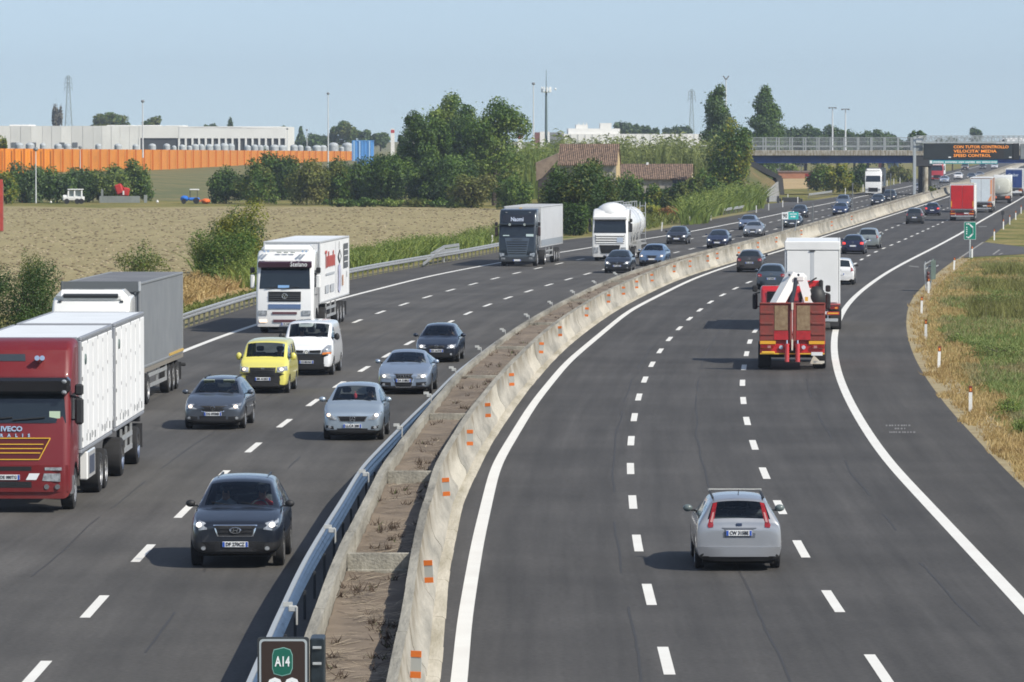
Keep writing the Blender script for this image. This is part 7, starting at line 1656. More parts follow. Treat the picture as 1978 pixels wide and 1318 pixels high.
b = B(); b.box((-2.1, 1.16, 1.3), (.3, .1, .9), 0, .05); b.box((-2.1, -1.16, 1.3), (.3, .1, .9), 0, .05); pt(o, 'cab_corner', b, pm('corner_grey', (.3, .31, .33), .5))
chassis(o, 10.4, (-1.4, -6.9, -8.25), (1, 2))
def louvre(o, x1, L, z0, z1, W=2.52):
    box_body(o, x1, L, z0, z1, W, BOXW, BOXG, pm('roof_pale', (.7, .73, .75), .6, var=.05, scale=.4))
    n_ = 6; 
    for s in (1, -1):
        b = B()
        for k in range(n_):
            xa = x1 - .14 - (L - .28) * k / n_; xb = x1 - .14 - (L - .28) * (k + 1) / n_; b.mm((xb + .07, s * (W / 2 - .03), z0 + .12), (xa - .07, s * (W / 2 + .02), z1 - .13), 0, .012)
        pt(o, 'side_panel', b, BOXW)
        b = B(); b.mm((x1 - L + .1, s * (W / 2 - .02), z0 + .1), (x1 - .1, s * (W / 2 - .012), z1 - .1)); pt(o, 'panel_seam', b, pm('seam_dark', (.16, .165, .17), .6))
        b = B()
        for k in range(n_):
            xb = x1 - .14 - (L - .28) * k / n_
            for t in (.12, .38, .64, .9): b.box((xb, s * (W / 2 + .012), lerp(z0, z1, t) + (k % 2) * .12), (.05, .02, .09))
            for j in range(2):
                if (k + j) % 3: b.box((xb - .45 - .5 * j, s * (W / 2 + .023), z0 + .3 + .04 * ((k * 3 + j) % 3)), (.12 if j else .2, .012, .17))
        pt(o, 'hinge', b, pm('fitting_dark', (.2, .205, .21), .6))
    b = B(); b.lathe([(.0, .0), (.12, 0), (.13, -.03)], (x1 - .7, W / 2 + .05, z1 - .55), 'y', 12); pt(o, 'badge', b, pm('badge_green', (.1, .14, .13), .6))
louvre(o, -2.5, 7.9, 1.22, 3.98)
b = B(); b.mm((-5.9, -1.26, .5), (-4.0, -1.05, 1.18), 0, .03); pt(o, 'side_locker', b, TWHITE); b = B(); b.mm((-5.9, 1.05, .5), (-4.0, 1.26, 1.18), 0, .03); lk = pt(o, 'side_locker', b, TWHITE)
b = B(); b.mm((-5.6, 1.262, .62), (-4.4, 1.272, 1.05)); b.build('locker_emblem', pm('dark_print', (.06, .07, .1), .6), lk)
for x in (-6.9, -8.25):
    for s in (1, -1): b = B(); b.cyl((x, s * .8, .62), (x, s * 1.22, .62), .58, n=18); b.v = [v for v in b.v]; 
o = thing('trailer', 'white louvred livestock trailer towed behind the dark red lorry', 'trailer'); o.location = red.matrix_basis @ Vector((0, 0, 0)); o.rotation_euler = red.rotation_euler
bpy.context.view_layer.update()
o.location = red.matrix_basis @ Vector((-11.3, 0, 0)); louvre(o, 0, 8.5, 1.22, 3.98)
b = B(); [b.mm((-8.2, s * .45 - .05, .8), (-.3, s * .45 + .05, 1.15)) for s in (1, -1)]; b.bar((-.3, 0, .8), (1.0, 0, .7), .3, .15); pt(o, 'chassis', b, CHS)
for x in (-1.5, -6.2): [lwheel(o, x, s * 1.06, .5, True, CHR) for s in (1, -1)]
b = B(); b.mm((.02, .3, 1.5), (.14, 1.2, 3.6), 0, .02); [b.bar((.16, .75, z), (.16, 1.22, z), .04, .06) for z in (1.6, 2., 2.4, 2.8, 3.2)]; pt(o, 'front_ladder', b, pm('ladder_pale', (.62, .63, .63), .5)); side_guard(o, -2.4, -5.3, 2.5)
b = B(); [b.mm((-8.6, s * .5, .3), (-8.58, s * 1.2, .95)) for s in (1, -1)]; pt(o, 'mudflap', b, CHS); b = B(); b.box((-8.55, 0, 1.08), (.12, 2.3, .16), 0, .02); pt(o, 'tail_beam', b, CHS)
# ---------------- grey tarpaulin semi trailer behind it
o = thing('articulated_lorry', 'white cab lorry with dark grey tarpaulin trailer behind the red livestock lorry', 'lorry'); Y = 157.5; o.location = (-13.35, Y, 0); k = RL.slope(Y); o.rotation_euler = (0, 0, math.atan2(-1, -k))
bv = cab(o, 'flat', TWHITE); pts_patch(o, bv, 'windscreen', [(-1.12, 1.95), (1.12, 1.95), (1.04, 2.85), (-1.04, 2.85)], DGL); mirrors(o, bv, -.35, 1.42, 2.3, TWHITE)
b = B(); b.box((-1.35, 0, 3.62), (1.5, 2.3, .5), 0, .2); b.box((-.58, 0, 3.68), (.1, 1.75, .13), 1, .02, Matrix.Rotation(R(25), 3, 'Y')); b.box((-.9, 0, 3.875), (.2, .8, .02), 1); [b.box((-.6, s * .98, 3.5), (.06, .1, .06), 1) for s in (1, -1)]; pt(o, 'roof_deflector', b, [TWHITE, pm('slot_dark', (.05, .055, .06), .4)])
chassis(o, 7, (-1.4, -5.2), (1,)); box_body(o, -3.2, 13.2, 1.2, 4.02, 2.55, TARP, pm('tarp_frame', (.2, .21, .215), .5), TARPT)
b = B(); b.prism([(-3.18, -1.27, 3.72), (-3.18, 1.27, 3.72), (-3.18, 1.27, 4.06), (-3.18, -1.27, 4.06)], (.05, 0, 0)); [b.box((-3.15, -1.1 + i * .37, 3.7), (.04, .06, .1)) for i in range(7)]; b.box((-3.2, 1.24, 3.9), (.16, .1, .34), 1, .03); b.box((-3.2, -1.24, 3.9), (.16, .1, .34), 0, .03); pt(o, 'tarp_header', b, [pm('header_dark', (.12, .13, .135), .5), GALV])
b = B(); b.mm((-16.3, -1.28, 1.06), (-3.3, -1.2, 1.2)); b.mm((-16.3, 1.2, 1.06), (-3.3, 1.28, 1.2)); b.mm((-16.4, 1.2, 1.28), (-12, 1.29, 1.36), 1); pt(o, 'lower_rail', b, [pm('rail_rusty', (.2, .18, .15), .7), pm('ochre_strip', (.5, .33, .08), .6)])
for x in (-12.6, -13.9, -15.2): [lwheel(o, x, s * 1.05, .5) for s in (1, -1)]
side_guard(o, -6.2, -11.6, 2.5); b = B(); [b.mm((-16.0, s * .8, .3), (-15.96, s * 1.24, .9)) for s in (1, -1)]; b.box((-16.3, 1.2, .8), (.1, .35, .12), 0, .03); pt(o, 'mudflap', b, CHS)
# ---------------- white box semi (front view)
o = thing('articulated_lorry', 'white high roof lorry with printed white box trailer and wide windscreen', 'lorry'); place(o, 550, 644.5, False, 0); W = 2.56
bv = cab(o, 'flat', TWHITE, 2.56); pts_patch(o, bv, 'windscreen', [(-1.13, 1.98), (1.13, 1.98), (1.08, 2.98), (-1.08, 2.98)], DGL)
b = B(); b.box((-.2, 0, 3.06), (.3, 2.4, .3), 0, .05, Matrix.Rotation(R(10), 3, 'Y')); pt(o, 'sun_visor', b, pm('visor_maroon', (.05, .02, .035), .15, coat=1)); x_ = -.04; text('Stefano', .3, SW, face_mtx((-.035, .62, 3.06), (0, 1, 0), (-.17, 0, 1)), o, width=.75)
b = B(); [b.cyl((-.55, s * .85 + dy, 3.62), (-.3, s * .85 + dy, 3.64), .03, .055, 8) for s in (1, -1) for dy in (-.08, .08)]; [b.box((-.56, y, 3.58), (.06, .2, .05)) for y in (-.3, 0, .3)]; pt(o, 'roof_horn', b, CHR)
b = B(); b.box((-1.5, 0, 3.72), (1.3, 2.3, .36), 0, .16); pt(o, 'roof_deflector', b, TWHITE)
q = pts_patch(o, bv, 'grille', rect(-.72, .72, 1.42, 1.86), GRL, off=.03); b = B(); [b.bar((.05, -.7, z), (.05, .7, z), .015, .02) for z in (1.5, 1.6, 1.7)]; b.build('slat', pm('slat_grey', (.09, .09, .095)), q); b = emblem('ring', .06, 1.66); b.v = [Vector((v.x, v.y * 1.7, 1.66 + (v.z - 1.66) * 1.7)) for v in b.v]; b.build('emblem', CHR, q)
pts_patch(o, bv, 'grille_lower', rect(-.72, .72, 1.09, 1.3), pm('grille_blue', (.14, .2, .33), .25, metal=.4), off=.03); pts_patch(o, bv, 'air_intake', rect(-.55, .55, .86, .96), pm('intake_maroon', (.12, .05, .06), .5), off=.04); pts_patch(o, bv, 'air_intake', rect(-.5, .5, .5, .62), pm('intake_maroon', (.12, .05, .06)), off=.04)
for s in (1, -1):
    pts_patch(o, bv, 'headlight', rect(*sorted((s * .78, s * 1.16)), .82, 1.02), LGL, off=.04); h2 = pts_patch(o, bv, 'fog_light', rect(*sorted((s * .8, s * 1.12)), .5, .6), BULB if s < 0 else LGL, off=.04)
    pts_patch(o, bv, 'side_window', [(-.5, 2.05), (-1.4, 2.0), (-1.4, 2.8), (-.62, 2.8)], DGL, 1, s); b = B(); b.box((-.06, s * 1.05, 1.6), (.03, .05, .42), 0, .01); pt(o, 'grab_handle', b, pm('handle_grey', (.4, .4, .4), .5))
    b = B(); b.box((-1.0, s * 1.29, 1.7), (1.1, .02, .03)); pt(o, 'door_seam', b, TRIM)
mirrors(o, bv, -.35, 1.47, 2.3, TWHITE); wipers(o, bv, 2.0); lplate(o, bv, .12, .42, 'CR 540DB', .05); b = B(); b.box((.01, -.05, 2.08), (.02, .5, .12)); b.v = [v - Vector((.02, 0, 0)) for v in b.v]; pt(o, 'dash_placard', b, pm('placard_blue', (.25, .45, .75), .4))
chassis(o, 6.8, (-1.4, -5.1), (1,)); bd = box_body(o, -2.9, 13.4, 1.22, 4.02, 2.58, BOXW, pm('frame_pale', (.5, .51, .51), .5, metal=.2), pm('roof_pale', (.7, .73, .75)))
s = 1.292
def art(x0, x1, z0, z1, m, name='print'): b = B(); b.mm((-2.9 - x1, s - .0, z0), (-2.9 - x0, s + .004, z1)); b.build(name, m, bd)
RP = pm('print_red', (.5, .1, .08), .6); KP = pm('print_black', (.06, .065, .07), .6); GPR = pm('print_grey', (.42, .44, .46), .6); VP = pm('print_violet', (.45, .46, .6), .6)
art(2.2, 3.0, 3.42, 3.55, RP); art(2.5, 2.75, 2.75, 3.42, RP)
for i in range(7): art(3.1 + i * .52, 3.45 + i * .52, 2.78 + .03 * (i % 2), 3.3 + (.2 if i in (1, 5) else 0), RP)
art(2.5, 6.4, 2.42, 2.52, GPR); art(6.9, 6.98, 1.5, 3.9, GPR)
b = B(); b.prism([(-2.9 - 8.8, s, 3.5), (-2.9 - 8., s, 3.15), (-2.9 - 8.8, s, 2.8), (-2.9 - 9.6, s, 3.15)], (0, .004, 0)); b.build('print', KP, bd); b = B(); b.prism([(-2.9 - 8.8, s + .004, 3.35), (-2.9 - 8.4, s + .004, 3.15), (-2.9 - 8.8, s + .004, 2.95), (-2.9 - 9.2, s + .004, 3.15)], (0, .002, 0)); b.build('print', BOXW, bd)
b = B(); b.lathe([(.75, 0), (.9, .004)], (0, 0, 0), 'y', 20); b.v = [Vector((v.x * 1.0, v.y, v.z * .75)) + Vector((-2.9 - 8.6, s + .002, 2.15)) for v in b.v]; b.build('print', VP, bd); art(8.3, 8.9, 1.55, 2.75, VP); art(8.55, 8.65, 3.5, 3.85, KP)
b = B(); b.mm((-2.9 - 12.7, s, 2.55), (-2.9 - 10.7, s + .004, 3.7)); b.build('print', pm('print_charcoal', (.1, .105, .11), .6), bd)
for i in range(4): art(10.9, 12.5, 2.66 + i * .27, 2.78 + i * .27, pm('print_pale', (.6, .6, .6), .6)) if False else None
for i in range(3): b = B(); b.mm((-2.9 - 12.6, s + .004, 2.82 + i * .28), (-2.9 - 10.8, s + .006, 2.86 + i * .28)); b.build('print', BOXW, bd)
for i in range(2): art(2.2 + i * 2.3, 3.9 + i * 2.3, 1.62, 1.98, GPR)
art(10.0, 10.5, 1.75, 2.25, pm('print_orange', (.5, .3, .2), .6)); art(12.1, 12.3, 2.1, 2.4, GPR)
for x in (-11.6, -12.95, -14.3): [lwheel(o, x, s_ * 1.06, .5) for s_ in (1, -1)]
side_guard(o, -6.4, -10.6, 2.5)
for s_ in (1, -1):
    b = B(); b.mm((-15.3, s_ * .8, .3), (-15.26, s_ * 1.24, .95)); pt(o, 'mudflap', b, CHS); b = B(); b.cyl((-9.5, s_ * .8, .75), (-8, s_ * .8, .75), .3); pt(o, 'fuel_tank', b, CHS)
# ---------------- dark tractor unit with grey curtain trailer
SLATE = paint('slate', (.018, .027, .037), .4, .3); SLV = paint('slate_silver', (.1, .12, .14), .6, .3)
o = thing('articulated_lorry', 'slate grey tall cab lorry with pale curtain sided trailer in the slow lane', 'lorry'); place(o, 999, 515, False, 0); W = 2.5
bv = cab(o, 'tall', SLATE, 2.5); pts_patch(o, bv, 'windscreen', [(-1.12, 2.02), (1.12, 2.02), (1.08, 2.68), (-1.08, 2.68)], DGL)
pts_patch(o, bv, 'header_panel', [(-1.06, 2.95), (1.06, 2.95), (1.02, 3.48), (-1.02, 3.48)], BLK); p_ = bv.ray_cast(Vector((9, 0, 3.2)), Vector((-1, 0, 0)))[0]; text('Naomi', .4, pm('name_pale', (.5, .56, .68), .5), face_mtx((p_.x + .02, -.05, 3.16), (0, 1, 0), (-.26, 0, 1)), o, width=.85, bold=.01)
b = B(); b.box((-.12, 0, 2.82), (.22, 2.42, .12), 0, .04); [b.cyl((-.05, s * .5, 2.82), (.06, s * .5, 2.82), .07, .09, 12, 1) for s in (1, -1)]; pt(o, 'visor_bar', b, [SLATE, CHR]); b = B(); [b.box((-.55, s * .8, 3.62), (.1, .14, .06), 0, .02) for s in (1, -1)]; pt(o, 'marker_lamp', b, LGL)
pts_patch(o, bv, 'grille_panel', [(-.62, .72), (.62, .72), (.84, 1.92), (-.84, 1.92)], SLV, off=.03)
b = B()
for i in range(6): z = .86 + i * .16; b.box((.075, 0, z), (.03, 1.2 + i * .05, .05), 0, .01)
pt(o, 'grille_slat', b, GRL); b = B(); b.box((.05, 0, 1.84), (.02, .7, .07)); pt(o, 'name_strip', b, SLV)
pts_patch(o, bv, 'bumper', [(-1.22, .34), (1.22, .34), (1.22, .66), (.9, .74), (-.9, .74), (-1.22, .66)], SLV, off=.05, depth=.08)
for s in (1, -1):
    pts_patch(o, bv, 'headlight', [(s * .84, .66), (s * 1.16, .66), (s * 1.2, .92), (s * .88, .88)], LGL, off=.04); pts_patch(o, bv, 'fog_light', rect(*sorted((s * .8, s * 1.08)), .48, .6), LGL, off=.06); pts_patch(o, bv, 'side_window', [(-.5, 2.1), (-1.4, 2.05), (-1.4, 2.7), (-.6, 2.7)], DGL, 1, s)
b = B(); b.box((.06, .85, 2.1), (.02, .5, .16)); b.v = [v - Vector((.08, 0, 0)) for v in b.v]; b.box((.0, -.75, 2.08), (.02, .42, .06)); pt(o, 'dash_placard', b, pm('placard_pale', (.6, .72, .7), .4)); lplate(o, bv, 0, .42, None, .06)
mirrors(o, bv, -.35, 1.45, 2.35, pm('mirror_brown', (.05, .03, .03), .4)); chassis(o, 6.6, (-1.4, -5.1), (1,))
CUR = pm('curtain_pale', (.52, .53, .54), .5, var=.05, scale=.6); bd = box_body(o, -2.9, 13.3, 1.2, 4.0, 2.55, CUR, pm('frame_pale', (.5, .51, .51)), pm('roof_greyer', (.45, .46, .46), .6))
b = B(); [b.mm((-16.0, s * 1.277, 1.3), (-3.1, s * 1.281, 1.72)) for s in (1, -1)]; b.build('lower_band', pm('band_grey', (.28, .31, .34), .5), bd); b = B(); b.mm((-2.9, -1.2, 3.55), (-2.87, 1.2, 3.98)); b.box((-2.86, -.1, 3.86), (.02, .2, .1), 1); b.build('front_header', [CUR, YEL], bd)
for x in (-11.6, -12.95, -14.3): [lwheel(o, x, s_ * 1.06, .5) for s_ in (1, -1)]
side_guard(o, -6.4, -10.6, 2.5)
# ---------------- white tanker
o = thing('tanker_lorry', 'white lorry with domed roof deflector and white powder tank trailer', 'lorry'); place(o, 1178, 505, False, 0)
bv = cab(o, 'flat', TWHITE, 2.5); pts_patch(o, bv, 'windscreen', [(-1.14, 1.98), (1.14, 1.98), (1.08, 2.92), (-1.08, 2.92)], DGL); b = B(); b.box((-.18, 0, 3.05), (.34, 2.44, .3), 0, .08, Matrix.Rotation(R(8), 3, 'Y')); pt(o, 'sun_visor', b, TWHITE)
b = B(); b.ell((-1.5, 0, 3.4), (1.0, 1.1, .72), 0, 18, 10); pt(o, 'roof_deflector', b, TWHITE)
q = pts_patch(o, bv, 'grille', [(-1.0, 1.24), (1.0, 1.24), (1.04, 1.84), (-1.04, 1.84)], pm('grille_grey', (.12, .125, .13), .5), off=.02); b = B(); [b.box((.05, 0, z), (.04, 2.0, .1), 0, .02) for z in (1.3, 1.47, 1.64, 1.8)]; b.build('slat', TWHITE, q); b = B(); b.box((.075, .72, 1.5), (.02, .44, .34)); b.build('badge_panel', pm('panel_blue_grey', (.45, .52, .62), .4), q)
pts_patch(o, bv, 'lower_grille', [(-.6, .55), (.6, .55), (.74, 1.14), (-.74, 1.14)], GRL, off=.03); [pts_patch(o, bv, 'headlight', rect(*sorted((s * .8, s * 1.14)), .62, .98), LGL, off=.04) for s in (1, -1)]; [pts_patch(o, bv, 'side_window', [(-.5, 2.05), (-1.4, 2.0), (-1.4, 2.8), (-.62, 2.8)], DGL, 1, s) for s in (1, -1)]
mirrors(o, bv, -.35, 1.45, 2.35, TRIM); lplate(o, bv, 0, .42, None, .05); chassis(o, 6.6, (-1.4, -5.0), (1,))
b = B(); b.lathe([(.0, 0), (.7, -.12), (1.05, -.4), (1.2, -.9), (1.2, -9.6), (1.05, -10.2), (.6, -10.5), (0, -10.55)], (-3.2, 0, 2.5), 'x', 28); tk = pt(o, 'tank', b, TWHITE)
b = B(); [b.lathe([(1.205, -.04), (1.225, 0), (1.205, .04)], (x, 0, 2.5), 'x', 28) for x in (-4.4, -6.4, -8.4, -10.4, -12.4)]; b.build('band', pm('band_pale', (.6, .61, .61), .5), tk)
b = B(); [b.bar((-4.2, s * .5, 4.05), (-13.4, s * .5, 4.05), .05, .05) for s in (1, -1)]; [b.bar((x, s * .5, 3.6), (x, s * .5, 4.05), .04, .04) for x in (-4.2, -6, -8, -10, -12, -13.4) for s in (1, -1)]; [b.cyl((x, 0, 3.6), (x, 0, 3.86), .28, n=12) for x in (-5.2, -7.4, -9.6, -11.8)]; b.build('walkway', GALV, tk)
b = B(); [b.bar((-13.75, s * .2 + .9, .8), (-13.75, s * .2 + .9, 4.), .05, .05) for s in (1, -1)]; [b.bar((-13.75, .7, z), (-13.75, 1.1, z), .04, .04) for z in (1.2, 1.7, 2.2, 2.7, 3.2, 3.7)]; pt(o, 'ladder', b, GALV); b = B(); [b.cone if 0 else b.cyl((x, 0, 1.5), (x, 0, .8), .75, .2, 14) for x in (-6.2, -9, -11.6)]; [b.bar((x, s * 1.05, 1.0), (x - .9, s * 1.1, 2.1), .05, .08) for x in (-4.6, -6.6, -8.8) for s in (1, -1)]; b.mm((-13.6, -1.2, .95), (-4.2, 1.2, 1.05)); pt(o, 'cradle', b, pm('cradle_grey', (.3, .3, .29), .6, metal=.2))
for x in (-10.4, -11.7, -13.0): [lwheel(o, x, s_ * 1.06, .5) for s_ in (1, -1)]
b = B(); b.mm((-9.4, .85, .45), (-6.6, 1.25, 1.3), 0, .05); b.mm((-9.4, -1.25, .45), (-6.6, -.85, 1.3), 0, .05); pt(o, 'equipment_box', b, pm('equipment', (.25, .25, .24), .6, var=.2, scale=3))
# ---------------- simple far lorries
def far_front(label, px, py, col, trailer, L=12):
    o = thing('articulated_lorry', label, 'lorry'); place(o, px, py, False, 0); bv = cab(o, 'flat', col, 2.5); pts_patch(o, bv, 'windscreen', [(-1.12, 1.98), (1.12, 1.98), (1.06, 2.9), (-1.06, 2.9)], DGL); pts_patch(o, bv, 'grille', rect(-.7, .7, .5, 1.1), GRL, off=.03); [pts_patch(o, bv, 'headlight', rect(*sorted((s * .75, s * 1.1)), .7, .95), LGL, off=.04) for s in (1, -1)]
    b = B(); b.box((-1.4, 0, 3.7), (1.4, 2.3, .5), 0, .2); pt(o, 'roof_deflector', b, col); mirrors(o, bv, -.35, 1.45, 2.35, TRIM); chassis(o, 6.6, (-1.4, -5.0), (1,)); box_body(o, -2.8, L, 1.2, 4.0, 2.55, trailer); [lwheel(o, x, s_ * 1.06, .5) for x in (-L + .6, -L - .7) for s_ in (1, -1)]; return o, bv
far_front('white lorry with pale box trailer passing beneath the overpass', 1686.5, 377, TWHITE, BOXW); o, bv = far_front('bright red lorry cab seen between pier and message board', 1810, 349, paint('lorry_bright_red', (.42, .015, .02), 0, .4), BOXW)
b = B(); b.box((-.2, 0, 3.15), (.3, 2.0, .16), 0, .03); pt(o, 'name_board', b, SW)
# ---------------- right carriageway: white box lorry from behind
o = thing('box_lorry', 'large white box lorry seen from behind beside the red crane lorry', 'lorry'); L = 12.; place(o, 1569, 639.5, True, -L + .0); W = 2.5
chassis(o, L - .4, (-1.4, -8.9, -10.2), (1, 2)); bd = box_body(o, -2.5, L - 2.5, 1.18, 4.0, W, BOXW, pm('frame_white', (.66, .67, .67), .5), pm('roof_pale', (.7, .73, .75))); bv = cab(o, 'flat', TWHITE, 2.46)
rear_end(o, -L, 1.18, 3.72, W, pm('door_white', (.8, .8, .79), .5, col2=(.74, .74, .73), scale=.9, detail=8), bars=False)
b = B(); b.mm((-L - .07, -W / 2, 3.62), (-L, W / 2, 4.02), 0, .05); b.box((-L - .08, 0, 3.6), (.03, .25, .05), 1); b.mm((-L - .055, -.08, 1.3), (-L - .048, .08, 3.6), 2); pt(o, 'rear_header', b, [BOXW, TRIM, pm('seam_grey', (.5, .52, .54), .5)])
b = B(); b.mm((-L - .1, -W / 2, 1.16), (-L, W / 2, 1.24)); pt(o, 'red_sill', b, pm('sill_red', (.4, .1, .1), .6))
# ---------------- red crane lorry
o = thing('crane_lorry', 'red low loader lorry with folded white crane and rusty red ramps, seen from behind', 'lorry'); L = 8.6; place(o, 1530, 712, True, -L + 1.4); W = 2.45
CR = paint('crane_red', (.5, .012, .015), 0, .4); RUST = pm('ramp_red', (.25, .04, .032), .75, col2=(.16, .05, .038), scale=3, detail=9, bump=.01); WOOD = pm('ramp_wood', (.2, .13, .075), .9, col2=(.3, .22, .13), scale=5)
bv = cab(o, 'low', CR, 2.4); chassis(o, L - .6, (-1.4, -5.8, -7.2), (1, 2), W=2.4)
b = B(); pts_ = bv.ray_cast(Vector((-9, -.6, 2.4)), Vector((1, 0, 0)))[0]; [b.mm((-2.28, s * .3, 2.0), (-2.255, s * .95, 2.75)) for s in (1, -1)]; pt(o, 'rear_window', b, DGL); mirrors(o, bv, -.3, 1.42, 2.3, TRIM)
b = B(); b.mm((-L, -W / 2, .95), (-2.6, W / 2, 1.12), 0, .03); pt(o, 'load_bed', b, CR)
for s in (1, -1):
    b = B(); y0, y1 = s * .05, s * (W / 2); a_, c_ = min(y0, y1), max(y0, y1); b.mm((-L - .16, a_, 1.1), (-L - .02, c_, 2.52), 0, .02)
    for z in (1.35, 1.75, 2.15): b.box((-L - .175, s * .95, z), (.03, .5, .08), 0, .01)
    b.box((-L - .18, s * .06, 1.8), (.06, .1, 1.44), 0, .02); b.mm((-L - .2, a_, 2.47), (-L - .02, c_, 2.53), 0, .02); rp = pt(o, 'ramp', b, RUST)
    b = B(); b.mm((-L - .175, min(s * .17, s * .66), 1.5), (-L - .158, max(s * .17, s * .66), 2.42)); b.build('timber_insert', WOOD, rp); b = B(); b.mm((-L - .172, min(s * .15, s * .68), 1.14), (-L - .158, max(s * .15, s * .68), 1.48)); b.build('red_plate', pm('plate_red', (.4, .02, .025), .5, var=.2, scale=4), rp)
    b = B(); b.cyl((-L - .25, s * .2, 1.0), (-L - .3, s * .2, .32), .09, n=12); b.cyl((-L - .2, s * .2, 1.12), (-L - .25, s * .2, .95), .035, n=8, m=1); pt(o, 'ram', b, [CR, CHR])
    b = B(); b.mm((-L - .15, min(s * .62, s * 1.2), .98), (-L - .1, max(s * .62, s * 1.2), 1.1)); pt(o, 'yellow_reflector', b, pm('reflector_yellow', (.75, .38, .03), .4)); b = B(); b.box((-L - .16, s * .95, .88), (.06, .5, .13), 0, .02); tl = pt(o, 'tail_light', b, TLR); b = B(); b.box((-L - .195, s * .86, .88), (.01, .12, .09)); b.build('clear_lens', TLW, tl)
    b = B(); b.lathe([(0, 0), (.07, 0), (.075, .02)], (-L - .17, s * .42, .86), 'x', 14); pt(o, 'round_emblem', b, pm('emblem_grey', (.5, .52, .6), .4)); b = B(); b.mm((-L - .1, min(s * .3, s * 1.2), .64), (-L - .02, max(s * .3, s * 1.2), .98), 0, .02); pt(o, 'tail_panel', b, CR)
b = B(); b.mm((-L - .17, -1.2, .6), (-L - .12, 1.2, .645)); b.box((-L - .16, .9, .66), (.05, .5, .1), 0, .02); pt(o, 'yellow_bar', b, YEL); b = B(); b.box((-L - .17, -.92, .62), (.02, .42, .13)); pt(o, 'number_plate', b, PLW); b = B(); b.box((-L - .22, 0, 2.4), (.05, .07, .26)); pt(o, 'ramp_latch', b, pm('latch_cream', (.7, .66, .55), .6)); b = B(); b.box((-L - .22, .0, .95), (.05, .06, .4)); pt(o, 'ramp_latch', b, pm('latch_cream', (.7, .66, .55), .6))
b = B(); b.prism([(-L + .3, -1.15, .22), (-L + .3, -.65, .22), (-L + .3, -.8, .55)], (.05, 0, 0)); b.box((-L + .1, -1.0, .3), (.2, .4, .08)); pt(o, 'wheel_chock', b, pm('chock_pale', (.6, .56, .48), .6))
CWH = paint('crane_white', (.75, .75, .73), 0, .4)
b = B(); b.box((-3.1, -.2, 1.7), (.7, 1.6, 1.1), 0, .1); b.bar((-4.0, .75, 2.0), (-3.2, -.05, 3.42), .34, .4); pt(o, 'crane_arm', b, CWH); b = B(); b.bar((-3.4, -.75, 2.0), (-3.2, -.38, 3.3), .3, .34); b.box((-3.2, -.2, 3.28), (.4, .75, .42), 0, .14); b.bar((-3.0, -.4, 1.6), (-3.0, -.7, 2.9), .5, .4); pt(o, 'crane_arm', b, CWH)
b = B(); b.cyl((-3.45, .1, 2.1), (-3.3, -.15, 3.3), .12, n=10); [b.cyl((-3.62, y, 3.42), (-3.5, y, 3.42), .05, n=8) for y in (-.25, .1)]; pt(o, 'crane_cylinder', b, pm('cyl_dark', (.03, .035, .05), .4)); b = B(); b.box((-2.9, -.85, 3.05), (.4, .6, .28), 0, .06); b.box((-3.3, .15, 2.6), (.2, .14, .5), 0, .04); pt(o, 'control_box', b, CR)
b = B(); b.ell((-3.2, -.95, 2.5), (.35, .38, .5), 0, 10, 7); b.box((-3.1, -1.12, 2.85), (.24, .16, .75), 0, .05); b.box((-3.2, -1.2, 2.35), (.3, .16, .55), 0, .05)
for i in range(7): b.cyl((-3.3, -.75 - .07 * i, 2.1), (-3.35, -.6 - .09 * i, 2.7 + .08 * (i % 3)), .03, n=6)
b.bar((-3.2, -.62, 3.1), (-3.2, -.95, 3.3), .06, .06); pt(o, 'hose_bundle', b, TRIM); b = B(); b.mm((-3.62, -.62, 2.42), (-3.6, -.5, 2.58)); pt(o, 'warning_sticker', b, YEL)
# ---------------- far lorries from behind
def far_rear(label, px, py, L, z1, door, body, name='articulated_lorry', W=2.55):
    o = thing(name, label, 'lorry'); place(o, px, py, True, -L); chassis(o, L - .4, (-1.4, -L + 1.4, -L + 2.7, -L + 4.), (1, 2)); box_body(o, -2.7, L - 2.7, 1.15, z1, W, body, pm('frame_white', (.66, .67, .67)), pm('roof_pale', (.7, .73, .75))); cab(o, 'flat', TWHITE, 2.46); rear_end(o, -L, 1.15, z1 - .05, W, door, bars=False); return o, L
o, L = far_rear('red lorry with cream roof seen from behind in the slow lane', 1858.5, 427, 9., 3.85, pm('door_red', (.5, .012, .015), .45, var=.1, scale=1), BOXW)
b = B(); [b.box((-L - .06, s * 1.12, 1.75), (.03, .1, .6)) for s in (1, -1)]; pt(o, 'side_marker', b, pm('marker_amber', (.8, .4, .04), .4)); b = B(); b.box((-L + .3, 0, 3.9), (.5, 2.5, .12), 0, .05); pt(o, 'roof_edge', b, pm('roof_cream', (.5, .44, .34), .6)); b = B(); b.mm((-L + .01, -1.2, .6), (-L + .1, 1.2, 1.0)); pt(o, 'tail_skirt', b, pm('skirt_red', (.3, .02, .02), .6))
o, L = far_rear('white refrigerated trailer with brown and orange side edge beyond the red lorry', 1895, 411, 14., 4.05, pm('door_pale', (.62, .68, .72), .5, var=.05, scale=1), pm('body_brown', (.28, .17, .14), .6)); b = B(); b.box((-L - .06, .6, 2.0), (.03, .14, .5), 0, .02); pt(o, 'door_handle', b, TRIM); b = B(); b.prism([(-L - .052, -1.22, 1.3), (-L - .052, -.75, 1.3), (-L - .052, -1.0, 1.8), (-L - .052, -1.22, 2.1)], (.006, 0, 0)); b.mm((-L - .052, -1.24, 2.1), (-L - .047, -1.05, 3.8)); pt(o, 'orange_print', b, pm('print_orange2', (.75, .3, .12), .5))
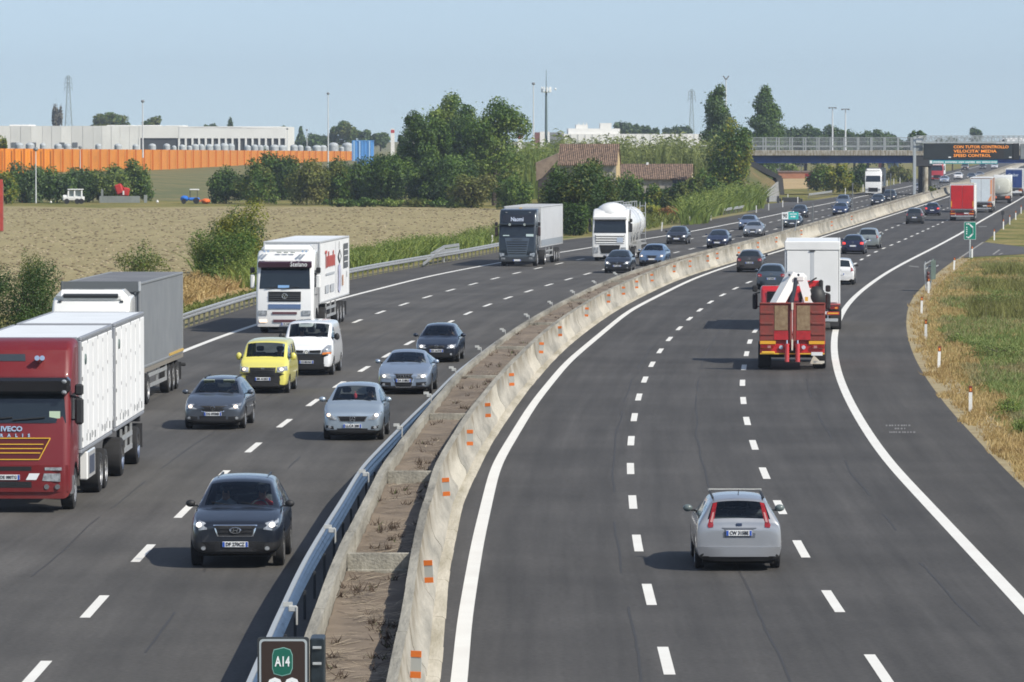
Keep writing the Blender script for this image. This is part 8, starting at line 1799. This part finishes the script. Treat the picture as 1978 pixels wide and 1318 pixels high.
o, L = far_rear('blue backed lorry farthest right on the right carriageway', 1958.5, 379, 14., 4.0, pm('door_blue', (.02, .05, .19), .5, var=.1, scale=1), pm('body_greyblue', (.4, .44, .5), .5)); t_ = text('Gruber', .6, pm('name_pale', (.5, .56, .68)), face_mtx((-L - .06, .1, 3.1), (0, -1, 0), (0, 0, 1)), o, width=1.5, bold=.015); b = B(); b.mm((-L - .12, -1.15, .5), (-L - .1, 1.15, .72)); pt(o, 'white_skirt', b, SW)
# tanker from behind
o = thing('tanker_lorry', 'cream rounded tanker seen from behind between the white trailer and the blue lorry', 'lorry'); L = 11.; place(o, 1933.5, 393, True, -L); W = 2.5; cab(o, 'flat', TWHITE, 2.46); chassis(o, L - .4, (-1.4, -L + 1.3, -L + 2.6), (1, 2))
b = B(); pr = [(1.22 * math.copysign(abs(math.cos(a)) ** .55, math.cos(a)), 2.25 + 1.08 * math.copysign(abs(math.sin(a)) ** .6, math.sin(a))) for a in [2 * math.pi * i / 28 for i in range(28)]]
vs = []
for x, k in ((-3, .9), (-3.2, 1), (-L + .25, 1), (-L, .93), (-L - .1, .75)): vs += [(x, y * k, 2.25 + (z - 2.25) * k) for y, z in pr]
b.add(vs, [(j * 28 + i, j * 28 + (i + 1) % 28, (j + 1) * 28 + (i + 1) % 28, (j + 1) * 28 + i) for j in range(4) for i in range(28)] + [tuple(range(28)), tuple(range(112, 140))]); pt(o, 'tank', b, pm('tank_cream', (.55, .55, .48), .4, var=.08, scale=1))
b = B(); b.mm((-L - .15, -1.2, .55), (-L + .1, 1.2, .95), 0, .04); pt(o, 'tail_panel', b, CHS); b = B(); [b.box((-L - .17, s * .85, .8), (.04, .6, .3), 0, .03) for s in (1, -1)]; pt(o, 'tail_light', b, pm('tail_orange', (.7, .16, .06), .4)); b = B(); b.box((-L - .12, .25, 2.1), (.02, .12, .4)); pt(o, 'white_label', b, SW)
# ================================================================== AIR
hz = bpy.data.materials.new('haze_air'); hz.use_nodes = True; n = hz.node_tree.nodes; l = hz.node_tree.links; n.remove(n['Principled BSDF'])
v = n.new('ShaderNodeVolumePrincipled'); v.inputs['Color'].default_value = (.78, .87, 1, 1); v.inputs['Density'].default_value = .00014; v.inputs['Anisotropy'].default_value = .3
l.new(v.outputs[0], n['Material Output'].inputs['Volume'])
b = B(); b.mm((-1450, -40, -1.03), (2450, 3600, 62)); o = b.build('haze', hz, smooth=False); tag(o, kind='stuff')
